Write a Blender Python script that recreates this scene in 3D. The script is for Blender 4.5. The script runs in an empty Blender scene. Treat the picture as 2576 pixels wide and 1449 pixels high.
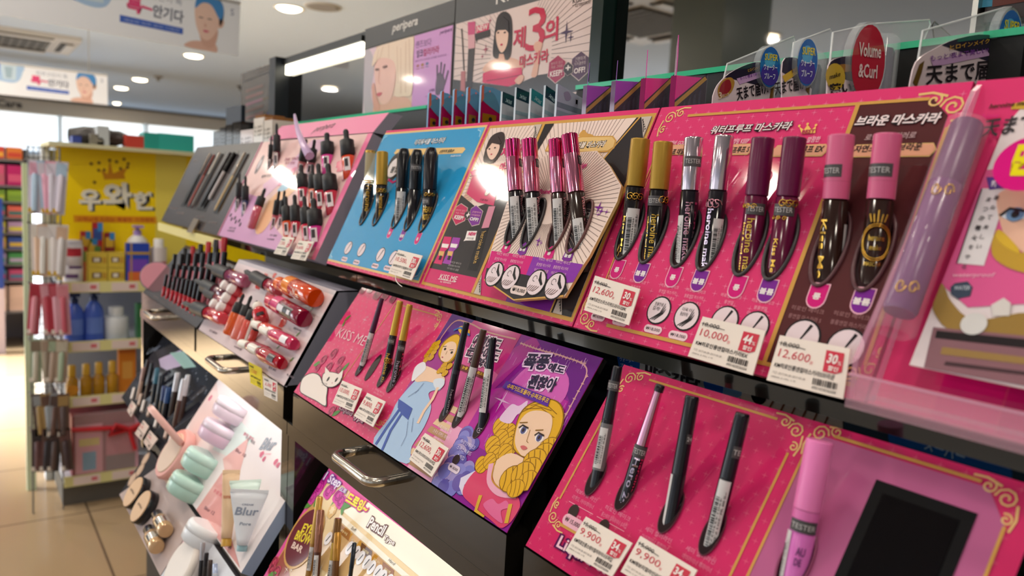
import bpy, math, random
from mathutils import Vector as V, Matrix
S = bpy.context.scene
COL = S.collection
rnd = random.Random(7)
PI = math.pi
# ---------------------------------------------------------------- camera
# world: x along the make-up counter, y into it, z up, floor at z = 0; the camera stands at eye height in the aisle
EYE = 1.25
CAM = V((0, 0, EYE))
FPX = 1930.0
_y, _p, _r = math.radians(-53.89), math.radians(-6.595), math.radians(3.289)
DV = V((math.sin(_y)*math.cos(_p), math.cos(_y)*math.cos(_p), math.sin(_p)))
_r0 = V((math.cos(_y), -math.sin(_y), 0))
_u0 = _r0.cross(DV)
RT = _r0*math.cos(_r) + _u0*math.sin(_r)
UV = -_r0*math.sin(_r) + _u0*math.cos(_r)
cd = bpy.data.cameras.new('camera')
cam = bpy.data.objects.new('camera', cd)
COL.objects.link(cam)
cam.matrix_world = Matrix(((RT.x, UV.x, -DV.x, CAM.x), (RT.y, UV.y, -DV.y, CAM.y), (RT.z, UV.z, -DV.z, CAM.z), (0, 0, 0, 1)))
cd.sensor_width = 36
cd.lens = FPX/2576*36
cd.clip_start = .02
cd.clip_end = 100
cd.dof.use_dof = True
cd.dof.focus_distance = .66
cd.dof.aperture_fstop = 6.8
S.camera = cam
# ---------------------------------------------------------------- world, daylight, exposure
S.view_settings.view_transform = 'Standard'
S.view_settings.look = 'None'
S.view_settings.exposure = -.30
S.view_settings.gamma = 1
S.view_settings.use_curve_mapping = False
wd = bpy.data.worlds.new('overcast_street')
S.world = wd
wd.use_nodes = True
wd.node_tree.nodes['Background'].inputs[0].default_value = (.86, .94, 1, 1)
wd.node_tree.nodes['Background'].inputs[1].default_value = 1.0

def lamp(name, kind, loc, power, color=(1, 1, 1), size=.2, aim=None, size_y=None, spread=None):
    ld = bpy.data.lights.new(name, kind)
    ld.energy = power
    ld.color = color
    if kind == 'AREA':
        ld.size = size
        if size_y:
            ld.shape = 'RECTANGLE'
            ld.size_y = size_y
        else:
            ld.shape = 'DISK'
        if spread:
            ld.spread = spread
    elif kind != 'SUN':
        ld.shadow_soft_size = size
    o = bpy.data.objects.new(name, ld)
    COL.objects.link(o)
    o.location = loc
    if aim is not None:
        o.rotation_euler = (V(aim)-V(loc)).to_track_quat('-Z', 'Y').to_euler()
    return o

# daylight that enters by the glazed shop front on the street side
lamp('shop_front_daylight', 'AREA', (-3.3, -4.35, 1.35), 21, (.93, .97, 1), 3.2, (-.6, .3, 1.15), 1.9)

# daylight from the side entrance further along the aisle, low over the floor tiles
lamp('side_entrance_daylight', 'AREA', (-6.4, -4.6, 1.3), 150, (.88, .95, 1), 3.0, (-5.2, .6, .9), 2.0)
# the bright patch that the open side entrance throws on the aisle floor
lamp('entrance_floor_light', 'AREA', (-6.3, -4.7, 1.9), 330, (.92, .97, 1), .9, (-5.3, -.1, 0), 1.2, math.radians(34))
# ---------------------------------------------------------------- helpers
def lin(h):
    c = [int(h[i:i+2], 16)/255 for i in (0, 2, 4)]
    return tuple((x/12.92 if x <= .04045 else ((x+.055)/1.055)**2.4) for x in c)+(1,)
MATS = {}
def mat(h, rough=.4, metal=0, emit=0, alpha=None, trans=0, coat=0, noise=None, ior=1.45):
    key = (h, rough, metal, emit, alpha, trans, coat, noise, ior)
    if key in MATS:
        return MATS[key]
    m = bpy.data.materials.new('mat_'+h)
    m.use_nodes = True
    nt = m.node_tree
    b = nt.nodes['Principled BSDF']
    b.inputs['Base Color'].default_value = lin(h)
    b.inputs['Roughness'].default_value = rough
    b.inputs['Metallic'].default_value = metal
    b.inputs['IOR'].default_value = ior
    if coat:
        b.inputs['Coat Weight'].default_value = coat
        b.inputs['Coat Roughness'].default_value = .04
    if emit:
        b.inputs['Emission Color'].default_value = lin(h)
        b.inputs['Emission Strength'].default_value = emit
    if alpha is not None:
        b.inputs['Alpha'].default_value = alpha
    if trans:
        b.inputs['Transmission Weight'].default_value = trans
    if noise:
        sc, amt = noise
        n = nt.nodes.new('ShaderNodeTexNoise')
        n.inputs['Scale'].default_value = sc
        tc = nt.nodes.new('ShaderNodeTexCoord')
        nt.links.new(tc.outputs['Object'], n.inputs['Vector'])
        bp = nt.nodes.new('ShaderNodeBump')
        bp.inputs['Strength'].default_value = amt
        bp.inputs['Distance'].default_value = .002
        nt.links.new(n.outputs['Fac'], bp.inputs['Height'])
        nt.links.new(bp.outputs['Normal'], b.inputs['Normal'])
    MATS[key] = m
    return m
def pr(h, rough=.22):           # printed, laminated card
    return mat(h, .06)
def film(h, alpha=.18, rough=.08):   # thin clear plastic
    return mat(h, rough, alpha=alpha)

def ray(px):
    return DV + RT*((px[0]-1288)/FPX) - UV*((px[1]-724.5)/FPX)
def at_y(px, Y):
    w = ray(px)
    return CAM + w*(Y/w.y)
def at_x(px, X):
    w = ray(px)
    return CAM + w*(X/w.x)
def at_z(px, Z):
    w = ray(px)
    return CAM + w*((Z-EYE)/w.z)

WM = {}
ROOT = {}
def props(o, label=None, cat=None, group=None, kind=None):
    if label: o['label'] = label
    if cat: o['category'] = cat
    if group: o['group'] = group
    if kind: o['kind'] = kind
    return o
def thing(name, label, cat, M=None, group=None):
    o = bpy.data.objects.new(name, None)
    COL.objects.link(o)
    o.empty_display_size = .02
    if M is None:
        M = Matrix()
    elif not isinstance(M, Matrix):
        M = Matrix.Translation(M)
    o.matrix_world = M
    WM[o.name] = M
    return props(o, label, cat, group)
class MB:
    def __init__(s):
        s.v = []; s.f = []; s.m = []; s.sm = []; s.mats = []
    def mi(s, m):
        if isinstance(m, str):
            m = pr(m)
        if m not in s.mats:
            s.mats.append(m)
        return s.mats.index(m)
    def face(s, pts, m, smooth=False):
        n = len(s.v)
        s.v += [tuple(p) for p in pts]
        s.f.append(tuple(range(n, n+len(pts))))
        s.m.append(s.mi(m)); s.sm.append(smooth)
    def faces(s, vs, fs, m, smooth=False):
        n = len(s.v)
        s.v += [tuple(p) for p in vs]
        k = s.mi(m)
        for f in fs:
            s.f.append(tuple(i+n for i in f)); s.m.append(k); s.sm.append(smooth)
    def box(s, a, b, m, M=None):
        x0, y0, z0 = a; x1, y1, z1 = b
        vs = [V(p) for p in ((x0,y0,z0),(x1,y0,z0),(x1,y1,z0),(x0,y1,z0),(x0,y0,z1),(x1,y0,z1),(x1,y1,z1),(x0,y1,z1))]
        if M: vs = [M @ p for p in vs]
        s.faces(vs, ((0,3,2,1),(4,5,6,7),(0,1,5,4),(1,2,6,5),(2,3,7,6),(3,0,4,7)), m)
        return s
    def prism(s, top, off, m, side=None):
        """a polygon and the same polygon moved by off, with walls between"""
        n = len(top); bot = [p+off for p in top]
        s.face(top, m); s.face(bot[::-1], side or m)
        for i in range(n):
            j = (i+1) % n
            s.face((top[i], bot[i], bot[j], top[j]), side or m)
        return s
    def lathe(s, prof, m, n=24, M=None, cap=True, sx=1, sy=1):
        vs = []; fs = []
        for z, r in prof:
            for k in range(n):
                a = 2*PI*k/n
                p = V((r*math.cos(a)*sx, r*math.sin(a)*sy, z))
                vs.append(M @ p if M else p)
        for i in range(len(prof)-1):
            for k in range(n):
                k2 = (k+1) % n
                fs.append((i*n+k, i*n+k2, (i+1)*n+k2, (i+1)*n+k))
        s.faces(vs, fs, m, True)
        if cap:
            for i in (0, len(prof)-1):
                c = [vs[i*n+k] for k in range(n)]
                s.face(c[::-1] if i == 0 else c, m)
        return s
    def tube(s, pts, r, m, n=10, closed=False):
        pts = [V(p) for p in pts]; N = len(pts); vs = []; fs = []
        up = None
        for i, p in enumerate(pts):
            a = pts[i-1] if (i or closed) else p
            b = pts[(i+1) % N] if (i < N-1 or closed) else p
            t = (b-a).normalized()
            if up is None:
                up = t.orthogonal().normalized()
            up = (up-t*up.dot(t)).normalized()
            w = t.cross(up)
            rr = r[i] if isinstance(r, (list, tuple)) else r
            for k in range(n):
                an = 2*PI*k/n
                vs.append(p+(up*math.cos(an)+w*math.sin(an))*rr)
        for i in range(N if closed else N-1):
            j = (i+1) % N
            for k in range(n):
                k2 = (k+1) % n
                fs.append((i*n+k, i*n+k2, j*n+k2, j*n+k))
        s.faces(vs, fs, m, True)
        if not closed:
            s.face(vs[:n][::-1], m); s.face(vs[-n:], m)
        return s
    def build(s, name, par=None, local=False, kind=None, label=None):
        vs = s.v
        if par is not None and not local:
            r = par
            while r.parent: r = r.parent
            if r.name in WM:
                Mi = WM[r.name].inverted()
                vs = [tuple(Mi @ V(p)) for p in vs]
        me = bpy.data.meshes.new(name)
        me.from_pydata(vs, [], s.f)
        for m in s.mats: me.materials.append(m)
        me.polygons.foreach_set('material_index', s.m)
        me.polygons.foreach_set('use_smooth', s.sm)
        me.update()
        o = bpy.data.objects.new(name, me)
        COL.objects.link(o)
        if par is not None: o.parent = par
        if kind: o['kind'] = kind
        if label: o['label'] = label
        return o
def copy_thing(r, M, label=None, group=None):
    c = r.copy(); COL.objects.link(c); c.matrix_world = M; WM[c.name] = M
    if label: c['label'] = label
    if group: c['group'] = group
    for ch in r.children:
        k = ch.copy(); COL.objects.link(k); k.parent = c
        for g in ch.children:
            h = g.copy(); COL.objects.link(h); h.parent = k
    return c
# ---- lettering: outlines from Blender's own font, filled, fitted where the print stands
_tc = bpy.data.curves.new('lettering', 'FONT')
_to = bpy.data.objects.new('lettering', _tc)
TXT = {}
def text2d(s, bold=0., shear=0.):
    k = (s, bold, shear)
    if k not in TXT:
        _tc.body = s; _tc.offset = bold; _tc.shear = shear; _tc.resolution_u = 2; _tc.fill_mode = 'BOTH'
        me = _to.to_mesh()
        vs = [(v.co.x, v.co.y) for v in me.vertices]
        fs = [tuple(p.vertices) for p in me.polygons]
        _to.to_mesh_clear()
        x0 = min(v[0] for v in vs); x1 = max(v[0] for v in vs); y0 = min(v[1] for v in vs); y1 = max(v[1] for v in vs)
        TXT[k] = ([(x-x0, y-y0) for x, y in vs], fs, x1-x0, y1-y0)
    return TXT[k]
LAY = .00018
class Print:
    """a flat printed face: frame O + u*U + v*W, normal N towards the viewer; px() maps a photo point to (u, v)"""
    def __init__(s, O, U, W, mb=None):
        s.O = V(O); s.U = V(U).normalized(); s.W = V(W).normalized(); s.N = s.U.cross(s.W); s.lim = None; s.k = 0
        s.mb = mb or MB()
    def px(s, p):
        w = ray(p)
        q = CAM + w*((s.O-CAM).dot(s.N)/w.dot(s.N)) - s.O
        return (q.dot(s.U), q.dot(s.W))
    def P(s, q, l=0):
        return s.O + s.U*q[0] + s.W*q[1] + s.N*(l*LAY)
    def w(s, px, l=0):
        return s.P(s.px(px), l)
    def step(s, l):
        s.k = (s.k+1) % 60
        return l+s.k*.009
    def poly(s, pts, m, l=1, uv=False, nk=False):
        if not nk: l = s.step(l)
        q = s.clip(pts if uv else [s.px(p) for p in pts])
        s.mb.face([s.P(c, l) for c in q], m)
    def board(s, pts, m, t=.004, uv=False, side=None):
        q = pts if uv else [s.px(p) for p in pts]
        s.mb.prism([s.P(c) for c in q], -s.N*t, m, side)
        s.lim = (min(c[0] for c in q), max(c[0] for c in q), min(c[1] for c in q), max(c[1] for c in q))
    def clip(s, q):
        if not s.lim: return q
        a, b, c, d = s.lim
        return [(min(max(x, a), b), min(max(y, c), d)) for x, y in q]
    def rect(s, a, b, m, l=1):
        s.poly([(a[0], a[1]), (b[0], a[1]), (b[0], b[1]), (a[0], b[1])], m, l, True)
    def ell(s, c, rx, ry, m, l=1, n=20, uv=False, rot=0):
        c = c if uv else s.px(c)
        pts = []
        for k in range(n):
            a = 2*PI*k/n; x = rx*math.cos(a); y = ry*math.sin(a)
            pts.append((c[0]+x*math.cos(rot)-y*math.sin(rot), c[1]+x*math.sin(rot)+y*math.cos(rot)))
        s.poly(pts, m, l, True)
    def pill(s, c, rx, ry, m, l=1, uv=False):
        c = c if uv else s.px(c); pts = []
        for k in range(16):
            a = 2*PI*(k+.5)/16
            pts.append((c[0]+(rx-ry)*(1 if math.cos(a) > 0 else -1)+ry*math.cos(a), c[1]+ry*math.sin(a)))
        s.poly(pts, m, l, True)
    def stroke(s, pts, wd, m, l=1, uv=False, closed=False, smooth=0):
        q = [V((c[0], c[1])) for c in (pts if uv else [s.px(p) for p in pts])]
        if smooth: q = spl(q, smooth, closed)
        n = len(q); L = []; R = []; l = s.step(l)
        for i in range(n):
            a = q[i-1] if (i or closed) else q[i]; b = q[(i+1) % n] if (i < n-1 or closed) else q[i]
            t = (b-a)
            t = t.normalized() if t.length > 1e-9 else V((1, 0))
            ww = wd[min(i*len(wd)//n, len(wd)-1)] if isinstance(wd, (list, tuple)) else wd
            o = V((-t.y, t.x))*ww/2
            L.append(q[i]+o); R.append(q[i]-o)
        for i in range(n if closed else n-1):
            j = (i+1) % n
            s.mb.face([s.P(c, l) for c in s.clip((L[i], R[i], R[j], L[j]))], m)
    def blob(s, pts, m, l=1, k=4, uv=False):
        q = [V((c[0], c[1])) for c in (pts if uv else [s.px(p) for p in pts])]
        s.poly([tuple(c) for c in spl(q, k, True)], m, l, True)
    def star(s, c, r, m, l=1, uv=True, n=4, inn=.22, rot=0):
        c = c if uv else s.px(c)
        s.poly([(c[0]+(r if k % 2 == 0 else r*inn)*math.sin(PI*k/n+rot), c[1]+(r if k % 2 == 0 else r*inn)*math.cos(PI*k/n+rot)) for k in range(2*n)], m, l, True, True)
    def text(s, t, A, B, m, C=None, bold=0., shear=0., l=3, uv=False, hs=1., outline=None, ow=.03, yoff=0):
        """fit the lettering's box: bottom left at A, bottom right at B, top left at C (photo points)"""
        a = V(A if uv else s.px(A)); b = V(B if uv else s.px(B))
        vs, fs, w, h = text2d(t, bold, shear)
        ex = (b-a); L = ex.length; ex.normalize(); ey = V((-ex.y, ex.x))
        kx = L/w
        ky = kx*hs
        if C is not None:
            c = V(C if uv else s.px(C))
            ky = abs((c-a).dot(ey))/h
        def put(V2, F2, off, mm, ll):
            s.mb.faces([s.P(a+ex*(x*kx+off[0])+ey*(y*ky+off[1]), ll) for x, y in V2], F2, mm)
        if outline:
            v2, f2, w2, h2 = text2d(t, bold+ow, shear)
            put(v2, f2, (-(w2-w)/2*kx, -(h2-h)/2*ky), outline, l-1)
        put(vs, fs, (0, 0), m, l)
def spl(q, k=4, closed=False):
    n = len(q); out = []
    for i in range(n if closed else n-1):
        p0 = q[(i-1) % n] if (closed or i) else q[0]; p1 = q[i]; p2 = q[(i+1) % n]; p3 = q[(i+2) % n] if (closed or i < n-2) else q[n-1]
        for j in range(k):
            t = j/k
            out.append(.5*((2*p1)+(p2-p0)*t+(2*p0-5*p1+4*p2-p3)*t*t+(3*p1-p0-3*p2+p3)*t**3))
    if not closed: out.append(q[-1])
    return out
def axis_frame(B, T):
    """matrix at B with z along B->T and x turned to the aisle where the camera stands"""
    B = V(B); T = V(T); z = (T-B).normalized()
    x = CAM-(B+T)/2; x = (x-z*x.dot(z)).normalized(); y = z.cross(x)
    return Matrix(((x.x, y.x, z.x, B.x), (x.y, y.y, z.y, B.y), (x.z, y.z, z.z, B.z), (0, 0, 0, 1)))
def wrap(mb, t, z0, z1, r, m, a0=-1.2, a1=1.2, along=True, bold=0., flip=False, dz=None):
    """lettering wrapped on a round body of radius r: along its axis (reading upwards, or downwards if flip) or around it"""
    vs, fs, w, h = text2d(t, bold)
    q = []
    for x, y in vs:
        if along:
            u = x/w; v = y/h
            if flip: z = z1+(z0-z1)*u; a = a0+(a1-a0)*v
            else: z = z0+(z1-z0)*u; a = a1+(a0-a1)*v
        else:
            z = z0+(z1-z0)*y/h; a = a0+(a1-a0)*x/w
        q.append((r*math.cos(a), r*math.sin(a), z))
    mb.faces(q, fs, m)
def patch(mb, z0, z1, a0, a1, r, m, n=8):
    vs = []; fs = []
    for i in range(n+1):
        a = a0+(a1-a0)*i/n
        vs += [(r*math.cos(a), r*math.sin(a), z0), (r*math.cos(a), r*math.sin(a), z1)]
    for i in range(n):
        fs.append((2*i, 2*i+2, 2*i+3, 2*i+1))
    mb.faces(vs, fs, m, True)
def plane_print(pt, tilt, mb=None):
    a = math.radians(tilt)
    return Print(pt, (1, 0, 0), (0, math.cos(a), math.sin(a)), mb)
Z = lambda z: z+EYE
UPO = (0, .398, Z(-.0985)); MIDO = (0, .3245, Z(-.2445)); LOWO = (0, .324, Z(-.399))
# ================================================================ the shop
CEIL = Z(1.1)
def tile_mat():
    m = mat('b59a78', .16)
    nt = m.node_tree; b = nt.nodes['Principled BSDF']
    tc = nt.nodes.new('ShaderNodeTexCoord'); br = nt.nodes.new('ShaderNodeTexBrick')
    br.offset = 0; br.inputs['Color1'].default_value = lin('b49876'); br.inputs['Color2'].default_value = lin('ab8f6e')
    br.inputs['Mortar'].default_value = lin('6a5844'); br.inputs['Scale'].default_value = 1
    br.inputs['Mortar Size'].default_value = .004; br.inputs['Brick Width'].default_value = .6; br.inputs['Row Height'].default_value = .6
    mp = nt.nodes.new('ShaderNodeMapping'); mp.inputs['Location'].default_value = (.12, .22, 0)
    nt.links.new(tc.outputs['Object'], mp.inputs['Vector']); nt.links.new(mp.outputs[0], br.inputs['Vector'])
    nt.links.new(br.outputs['Color'], b.inputs['Base Color'])
    return m
def struct(name, a, b, m):
    return MB().box(a, b, m).build(name, kind='structure')
WALLW = mat('d9d4cc', .7)
struct('floor', (-14.2, -5, -.1), (3, 7, 0), tile_mat())
struct('ceiling', (-14.2, -5, CEIL), (3, 7, CEIL+.1), mat('d4e4f6', .8))
struct('wall_far', (-14.2, -5, 0), (-14.0, 7, CEIL), WALLW)
struct('wall_back', (-14.2, 7, 0), (3, 7.2, CEIL), WALLW)
struct('wall_right', (3, -5, 0), (3.2, 7.2, CEIL), WALLW)
struct('wall_street', (-14.2, -5.2, 0), (-8.5, -5, CEIL), WALLW)
# soffit over the far wall shelves, with the lettering of the care section
sof = struct('trim_1', (-14.0, -5, Z(.869)), (-13.75, 7, CEIL), mat('c9b9a3', .7))
mb = MB(); mb.box((-13.75, -5, CEIL-.035), (-13.70, 7, CEIL-.001), mat('6f685e', .6)); mb.build('trim_2', kind='structure')
p = Print((-13.74, 0, Z(.95)), (0, 1, 0), (0, 0, 1))
ltr = thing('wall_lettering', 'dark Care letters on the pale soffit above the far shelves', 'sign', (-13.74, .1, Z(.9)))
p.text('Skin Care', (-72, 263), (56, 273), mat('4a4038', .5), (-72, 243), .03, l=30)
p.mb.build('letter', ltr)
# backlit shelf wall on the far side
sh = thing('backlit_shelf', 'white backlit wall shelf glowing at the far end of the shop', 'shelf', (-13.9, 1.5, Z(-.9)))
mb = MB(); mb.box((-13.98, -4, Z(.30)), (-13.93, 6.5, Z(.868)), mat('f4fbff', .5, emit=1.3)); mb.build('light_panel', sh)
for zz in (.30, -.1, -.5):
    MB().box((-13.93, -4, Z(zz)-.03), (-13.6, 6.5, Z(zz)), mat('a9c6e8' if zz > 0 else 'd8d5d0', .5)).build('shelf_board', sh)
for k in range(8): MB().box((-13.93, -3.5+1.2*k, Z(.3)), (-13.6, -3.47+1.2*k, Z(.868)), mat('dfe8ea', .5)).build('divider', sh)
MB().box((-13.93, -4, Z(-1.24)), (-13.7, 6.5, Z(-.5)), mat('b8a898', .6)).build('back_panel', sh)

# made-up glowing panel and frame behind the end shelf, added for floor glare
struct('glare_panel_1', (-9.06, .30, .03), (-9.03, 1.0, 1.34), mat('eef6ff', .3, emit=7))
mb = MB()
for a, b in (((-9.08, .25, 0), (-9.0, .30, 1.4)), ((-9.08, 1.0, 0), (-9.0, 1.05, 1.4)), ((-9.08, .25, 1.34), (-9.0, 1.05, 1.4))): mb.box(a, b, mat('9a9a98', .4))
mb.build('trim_4', kind='structure')
# ---- ceiling lights: a white ring, a glowing lens and the lamp's own light
def downlight(x, y, label, power=11, r=.075, group=None):
    t = thing('ceiling_downlight', label, 'ceiling light', (x, y, CEIL), group)
    mb = MB(); mb.lathe([(-.004, r+.022), (-.008, r+.018), (-.008, r+.004), (-.001, r)], mat('e8e4dc', .5), 28, Matrix.Translation((0, 0, 0)), cap=False); mb.build('ring', t, True)
    mb = MB(); mb.lathe([(-.002, r), (-.012, r*.93), (-.02, r*.7), (-.024, r*.3)], mat('ffe9c4', .4, emit=16), 28); mb.build('lens', t, True)
    o = lamp('downlight_lamp', 'AREA', (x, y, CEIL-.03), power, (1, .93, .83), r*2)
    o.parent = t; o.location = (0, 0, -.03)
    return t
downlight(-4.84, 1.70, 'long bright ceiling light nearest the hanging banner corner')
downlight(-7.33, 1.73, 'round ceiling light in the middle of the row beyond the banner')
downlight(-9.66, 1.71, 'round ceiling light further along the row beyond the banner')
downlight(-10.81, 1.70, 'round ceiling light beside the far end of the lower banner')
downlight(-13.1, 2.0, 'small dim ceiling light tight against the far soffit', 3, .05)
for x in (-.02, -1.32, -2.66, -3.95, -5.2):
    downlight(x, -.44, 'ceiling light over the aisle mirrored in the glossy displays', 3 if x > -2 else 12, group='ceiling lights over the aisle')
for x, y in ((-3.1, -2.835), (-8.15, -2.07), (-6.65, -2.31), (-5.32, -2.4), (-1.7, -2.4), (-.3, -2.4), (.9, -.44), (.9, -2.4)):
    downlight(x, y, 'ceiling light by the shop front seen in the mirrors', 4.5, group='ceiling lights by the shop front')
for x in (.35, -.75, -1.85): downlight(x, .22, 'ceiling light straight above the make-up counter', 3.6, group='ceiling lights above the counter')
# speaker grille
c = at_z((812, 15), CEIL)
sp = thing('ceiling_speaker', 'round grey speaker grille in the ceiling', 'speaker', c)
MB().lathe([(0, .1), (-.008, .1), (-.012, .085)], mat('8f8c88', .6), 28).build('grille', sp, True)
mb = MB(); mb.lathe([(-.001, .112), (-.01, .11), (-.01, .1)], mat('c8c4bc', .5), 28, cap=False); mb.build('rim', sp, True)
for k, (px, lb) in enumerate((((398, 192), 'small grey sprinkler in the ceiling between two downlights'), ((607, 217), 'small dark sensor on the ceiling beside the dark header board'))):
    c = at_z(px, CEIL)
    s_ = thing('ceiling_sprinkler', lb, 'sprinkler', c)
    MB().lathe([(0, .05), (-.012, .045), (-.02, .02), (-.05, .018)], mat('8a847a' if k == 0 else '3a3632', .5), 16).build('body', s_, True)
# air conditioners set in the ceiling
def cassette(x, y, label, a=0):
    t = thing('ceiling_air_conditioner', label, 'air conditioner', Matrix.Translation((x, y, CEIL)) @ Matrix.Rotation(a, 4, 'Z'))
    w = .46
    MB().box((-w, -w, -.035), (w, w, 0), mat('d8d2c8', .5)).build('panel', t, True)
    mb = MB(); mb.box((-.26, -.26, -.045), (.26, .26, -.034), mat('5a5346', .7))
    for k in range(9): mb.box((-.26, -.25+.06*k, -.05), (.26, -.235+.06*k, -.044), mat('77705f', .6))
    mb.build('grille', t, True)
    for k in range(4):
        m4 = Matrix.Rotation(k*PI/2, 4, 'Z')
        mb = MB(); mb.box((-.27, .33, -.042), (.27, .42, -.034), mat('4d463c', .7), m4); mb.box((-.27, .37, -.055), (.27, .43, -.046), mat('e4dfd6', .5), m4)
        mb.build('louvre', t, True)
cassette(-7.75, .40, 'ceiling air conditioner with dark slots behind the hanging banner')
cassette(-3.35, -2.0, 'ceiling air conditioner seen in the mirror of the counter', .0)
# square pillar by the shop front, seen in the mirror
struct('trim_3', (-2.78, -2.0, 0), (-2.45, -1.66, CEIL), mat('8f9a94', .3))

# ---- hanging banners
def banner(name, X, label, x1, tl, bl, br):
    A = at_x(bl, X); B = at_x(br, X)
    e = (B-A); e.x = 0; e.normalize()
    p = Print(A, e, V((0, -e.z, e.y)))
    h = (at_x(tl, X)-B).length
    t = thing('hanging_banner', label, 'banner', A)
    L = (B-A).length
    return p, t, L, h
def banner_art(p, t, L, h, extra):
    def R(u, v): return (u*L, v*h)
    p.board([R(-extra, 0), R(1, 0), R(1, 1), R(-extra, 1)], mat('f6f8ff', .5), .004, True)
    def po(q, m, l=1): p.poly([R(*c) for c in q], mat(m, .5), l, True)
    def bl(q, m, l=1): p.blob([R(*c) for c in q], mat(m, .5), l, 4, True)
    bl([(.02, .98), (.05, .62), (.2, .42), (.3, .45), (.34, .75), (.33, 1.0)], 'a9c8ea')
    po([(.09, 1), (.1, .5), (.16, .46), (.18, 1)], '1f5fc0', 2); po([(.18, 1), (.2, .5), (.29, .5), (.30, 1)], 'c9dcea', 2); po([(.21, .9), (.22, .55), (.26, .55), (.27, .9)], '9fb8c8', 3)
    po([(.1, .62), (.17, .58), (.175, .9), (.095, .9)], '0f4fae', 3)
    p.text('피부고민이 톡', R(.44, .74), R(.68, .72), mat('9aa3b5', .5), R(.44, .88), 0, uv=True)
    p.text('톡', R(.40, .44), R(.475, .43), mat('e3457e', .5), R(.40, .72), .05, uv=True)
    po([(.475, .55), (.53, .53), (.53, .57), (.475, .60)], 'e3457e', 3)
    p.text('안기다', R(.53, .43), R(.69, .41), mat('6b7388', .5), R(.53, .66), .03, uv=True)
    po([(.37, .24), (.69, .22), (.69, .33), (.37, .36)], '3c63c4', 2)
    p.text('깨끗한 피부 관리 기획전', R(.39, .265), R(.67, .25), mat('b9c8ee', .5), R(.39, .315), 0, l=4, uv=True)
    # printed portrait: a woman with a blue headband
    bl([(.70, .02), (.735, .13), (.80, .17), (.83, .2), (.87, .14), (.875, 0), (.80, -.0)], 'e3b9a8', 2)
    bl([(.78, .4), (.80, .1), (.86, .1), (.875, .45)], 'dbae9c', 2)
    bl([(.755, .8), (.755, .5), (.78, .27), (.815, .19), (.85, .27), (.885, .5), (.89, .75), (.83, .93)], 'f0cdbd', 3)
    bl([(.885, .46), (.905, .5), (.91, .6), (.89, .62), (.88, .55)], 'e8bda9', 3)
    bl([(.745, .74), (.77, .86), (.83, .90), (.875, .72), (.888, .5), (.905, .62), (.905, .85), (.87, 1.0), (.79, .98)], '2a2528', 4)
    bl([(.75, .74), (.79, .86), (.84, .84), (.885, .62), (.905, .7), (.9, .9), (.85, 1.0), (.77, .99)], '4a90d2', 5)
    for u in (.783, .83): bl([(u-.014, .585), (u, .6), (u+.016, .585), (u, .577)], '6a4a44', 5)
    bl([(.795, .36), (.812, .375), (.832, .36), (.813, .33)], 'd4607a', 5)
    bl([(.805, .5), (.803, .44), (.812, .43), (.815, .47)], 'dfae9e', 5)
    p.text('S', R(.945, .74), R(.965, .74), mat('7f8aa8', .5), R(.945, .86), uv=True)
    p.mb.build('printed_sheet', t)
    mb = MB()
    for u in (-extra+.05, .12, .85):
        a = p.P(R(u, 1)); mb.tube([a, (a.x, a.y, CEIL)], .0025, mat('9a958c', .4), 6)
    mb.build('cord', t)
    mb = MB(); a = p.P(R(-extra, 1.0)); b = p.P(R(1, 1.0)); mb.tube([a, b], .006, mat('c9c9c9', .4), 8); mb.build('rail', t)
p, t, L, h = banner('banner', -2.75, 'nearer white hanging banner with a woman in a blue headband', 0, (606, 8), (98, 54), (600, 142))
banner_art(p, t, L, h, .25)
p, t, L, h = banner('banner', -5.6, 'further white hanging banner, the smaller and lower of the two', 0, (273, 190), (-62, 231), (271, 264))
banner_art(p, t, L, h, .0)
# ================================================================ the make-up counter
BLK = mat('15130f', .10, coat=.6); BLKM = mat('0f0e0c', .5); DRW = mat('171411', .12, coat=.4)
def handle_mb(x0, x1, z, y0, out, r=.0048):
    pts = [V((x0, y0, z)), V((x0, y0-out+.012, z))]
    for k in range(6):
        a = PI/2*k/5
        pts.append(V((x0+.012-.012*math.cos(a), y0-out+.012-.012*math.sin(a), z)))
    for k in range(6):
        a = PI/2*k/5
        pts.append(V((x1-.012+.012*math.sin(a), y0-out+.012-.012*math.cos(a), z)))
    pts.append(V((x1, y0, z)))
    mb = MB(); mb.tube(pts, r, mat('b8afa3', .22, 1), 12)
    return mb
def counter(label, x0, x1, drawers, posts):
    t = thing('display_counter', label, 'counter', ((x0+x1)/2, .5, 0))
    MB().box((x0, .60, 0), (x1, .618, Z(.1285)), BLKM).build('back_panel', t)
    MB().box((x0, .412, Z(-.116)), (x1, .60, Z(-.106)), BLK).build('upper_shelf', t)
    MB().box((x0, .50, Z(-.015)), (x1, .60, Z(-.005)), BLKM).build('stock_shelf', t)
    MB().box((x0, .345, Z(-.287)), (x1, .60, Z(-.262)), BLK).build('drawer_shelf', t)
    MB().box((x0, .326, Z(-.3045)), (x1, .40, Z(-.2885)), DRW).build('front_rail', t)
    MB().box((x0, .34, 0), (x1, .60, Z(-.57)), BLKM).build('base', t)
    MB().box((x0, .47, Z(-.57)), (x1, .60, Z(-.30)), BLKM).build('recess_back', t)
    for a, b in posts:
        MB().box((a, .328, Z(-.60)), (b, .47, Z(-.288)), DRW).build('post', t)
        MB().box((a+.004, .345, Z(-.288)), (b-.004, .60, Z(-.24)), BLK).build('divider', t)
    for a, b, h0, h1, zh in drawers:
        d = MB().box((a, .3245, Z(-.287)), (b, .345, Z(-.2465)), DRW).build('drawer', t)
        handle_mb(h0, h1, Z(zh), .3245, .024).build('handle', d, label='brushed steel bar handle')
    return t
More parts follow.
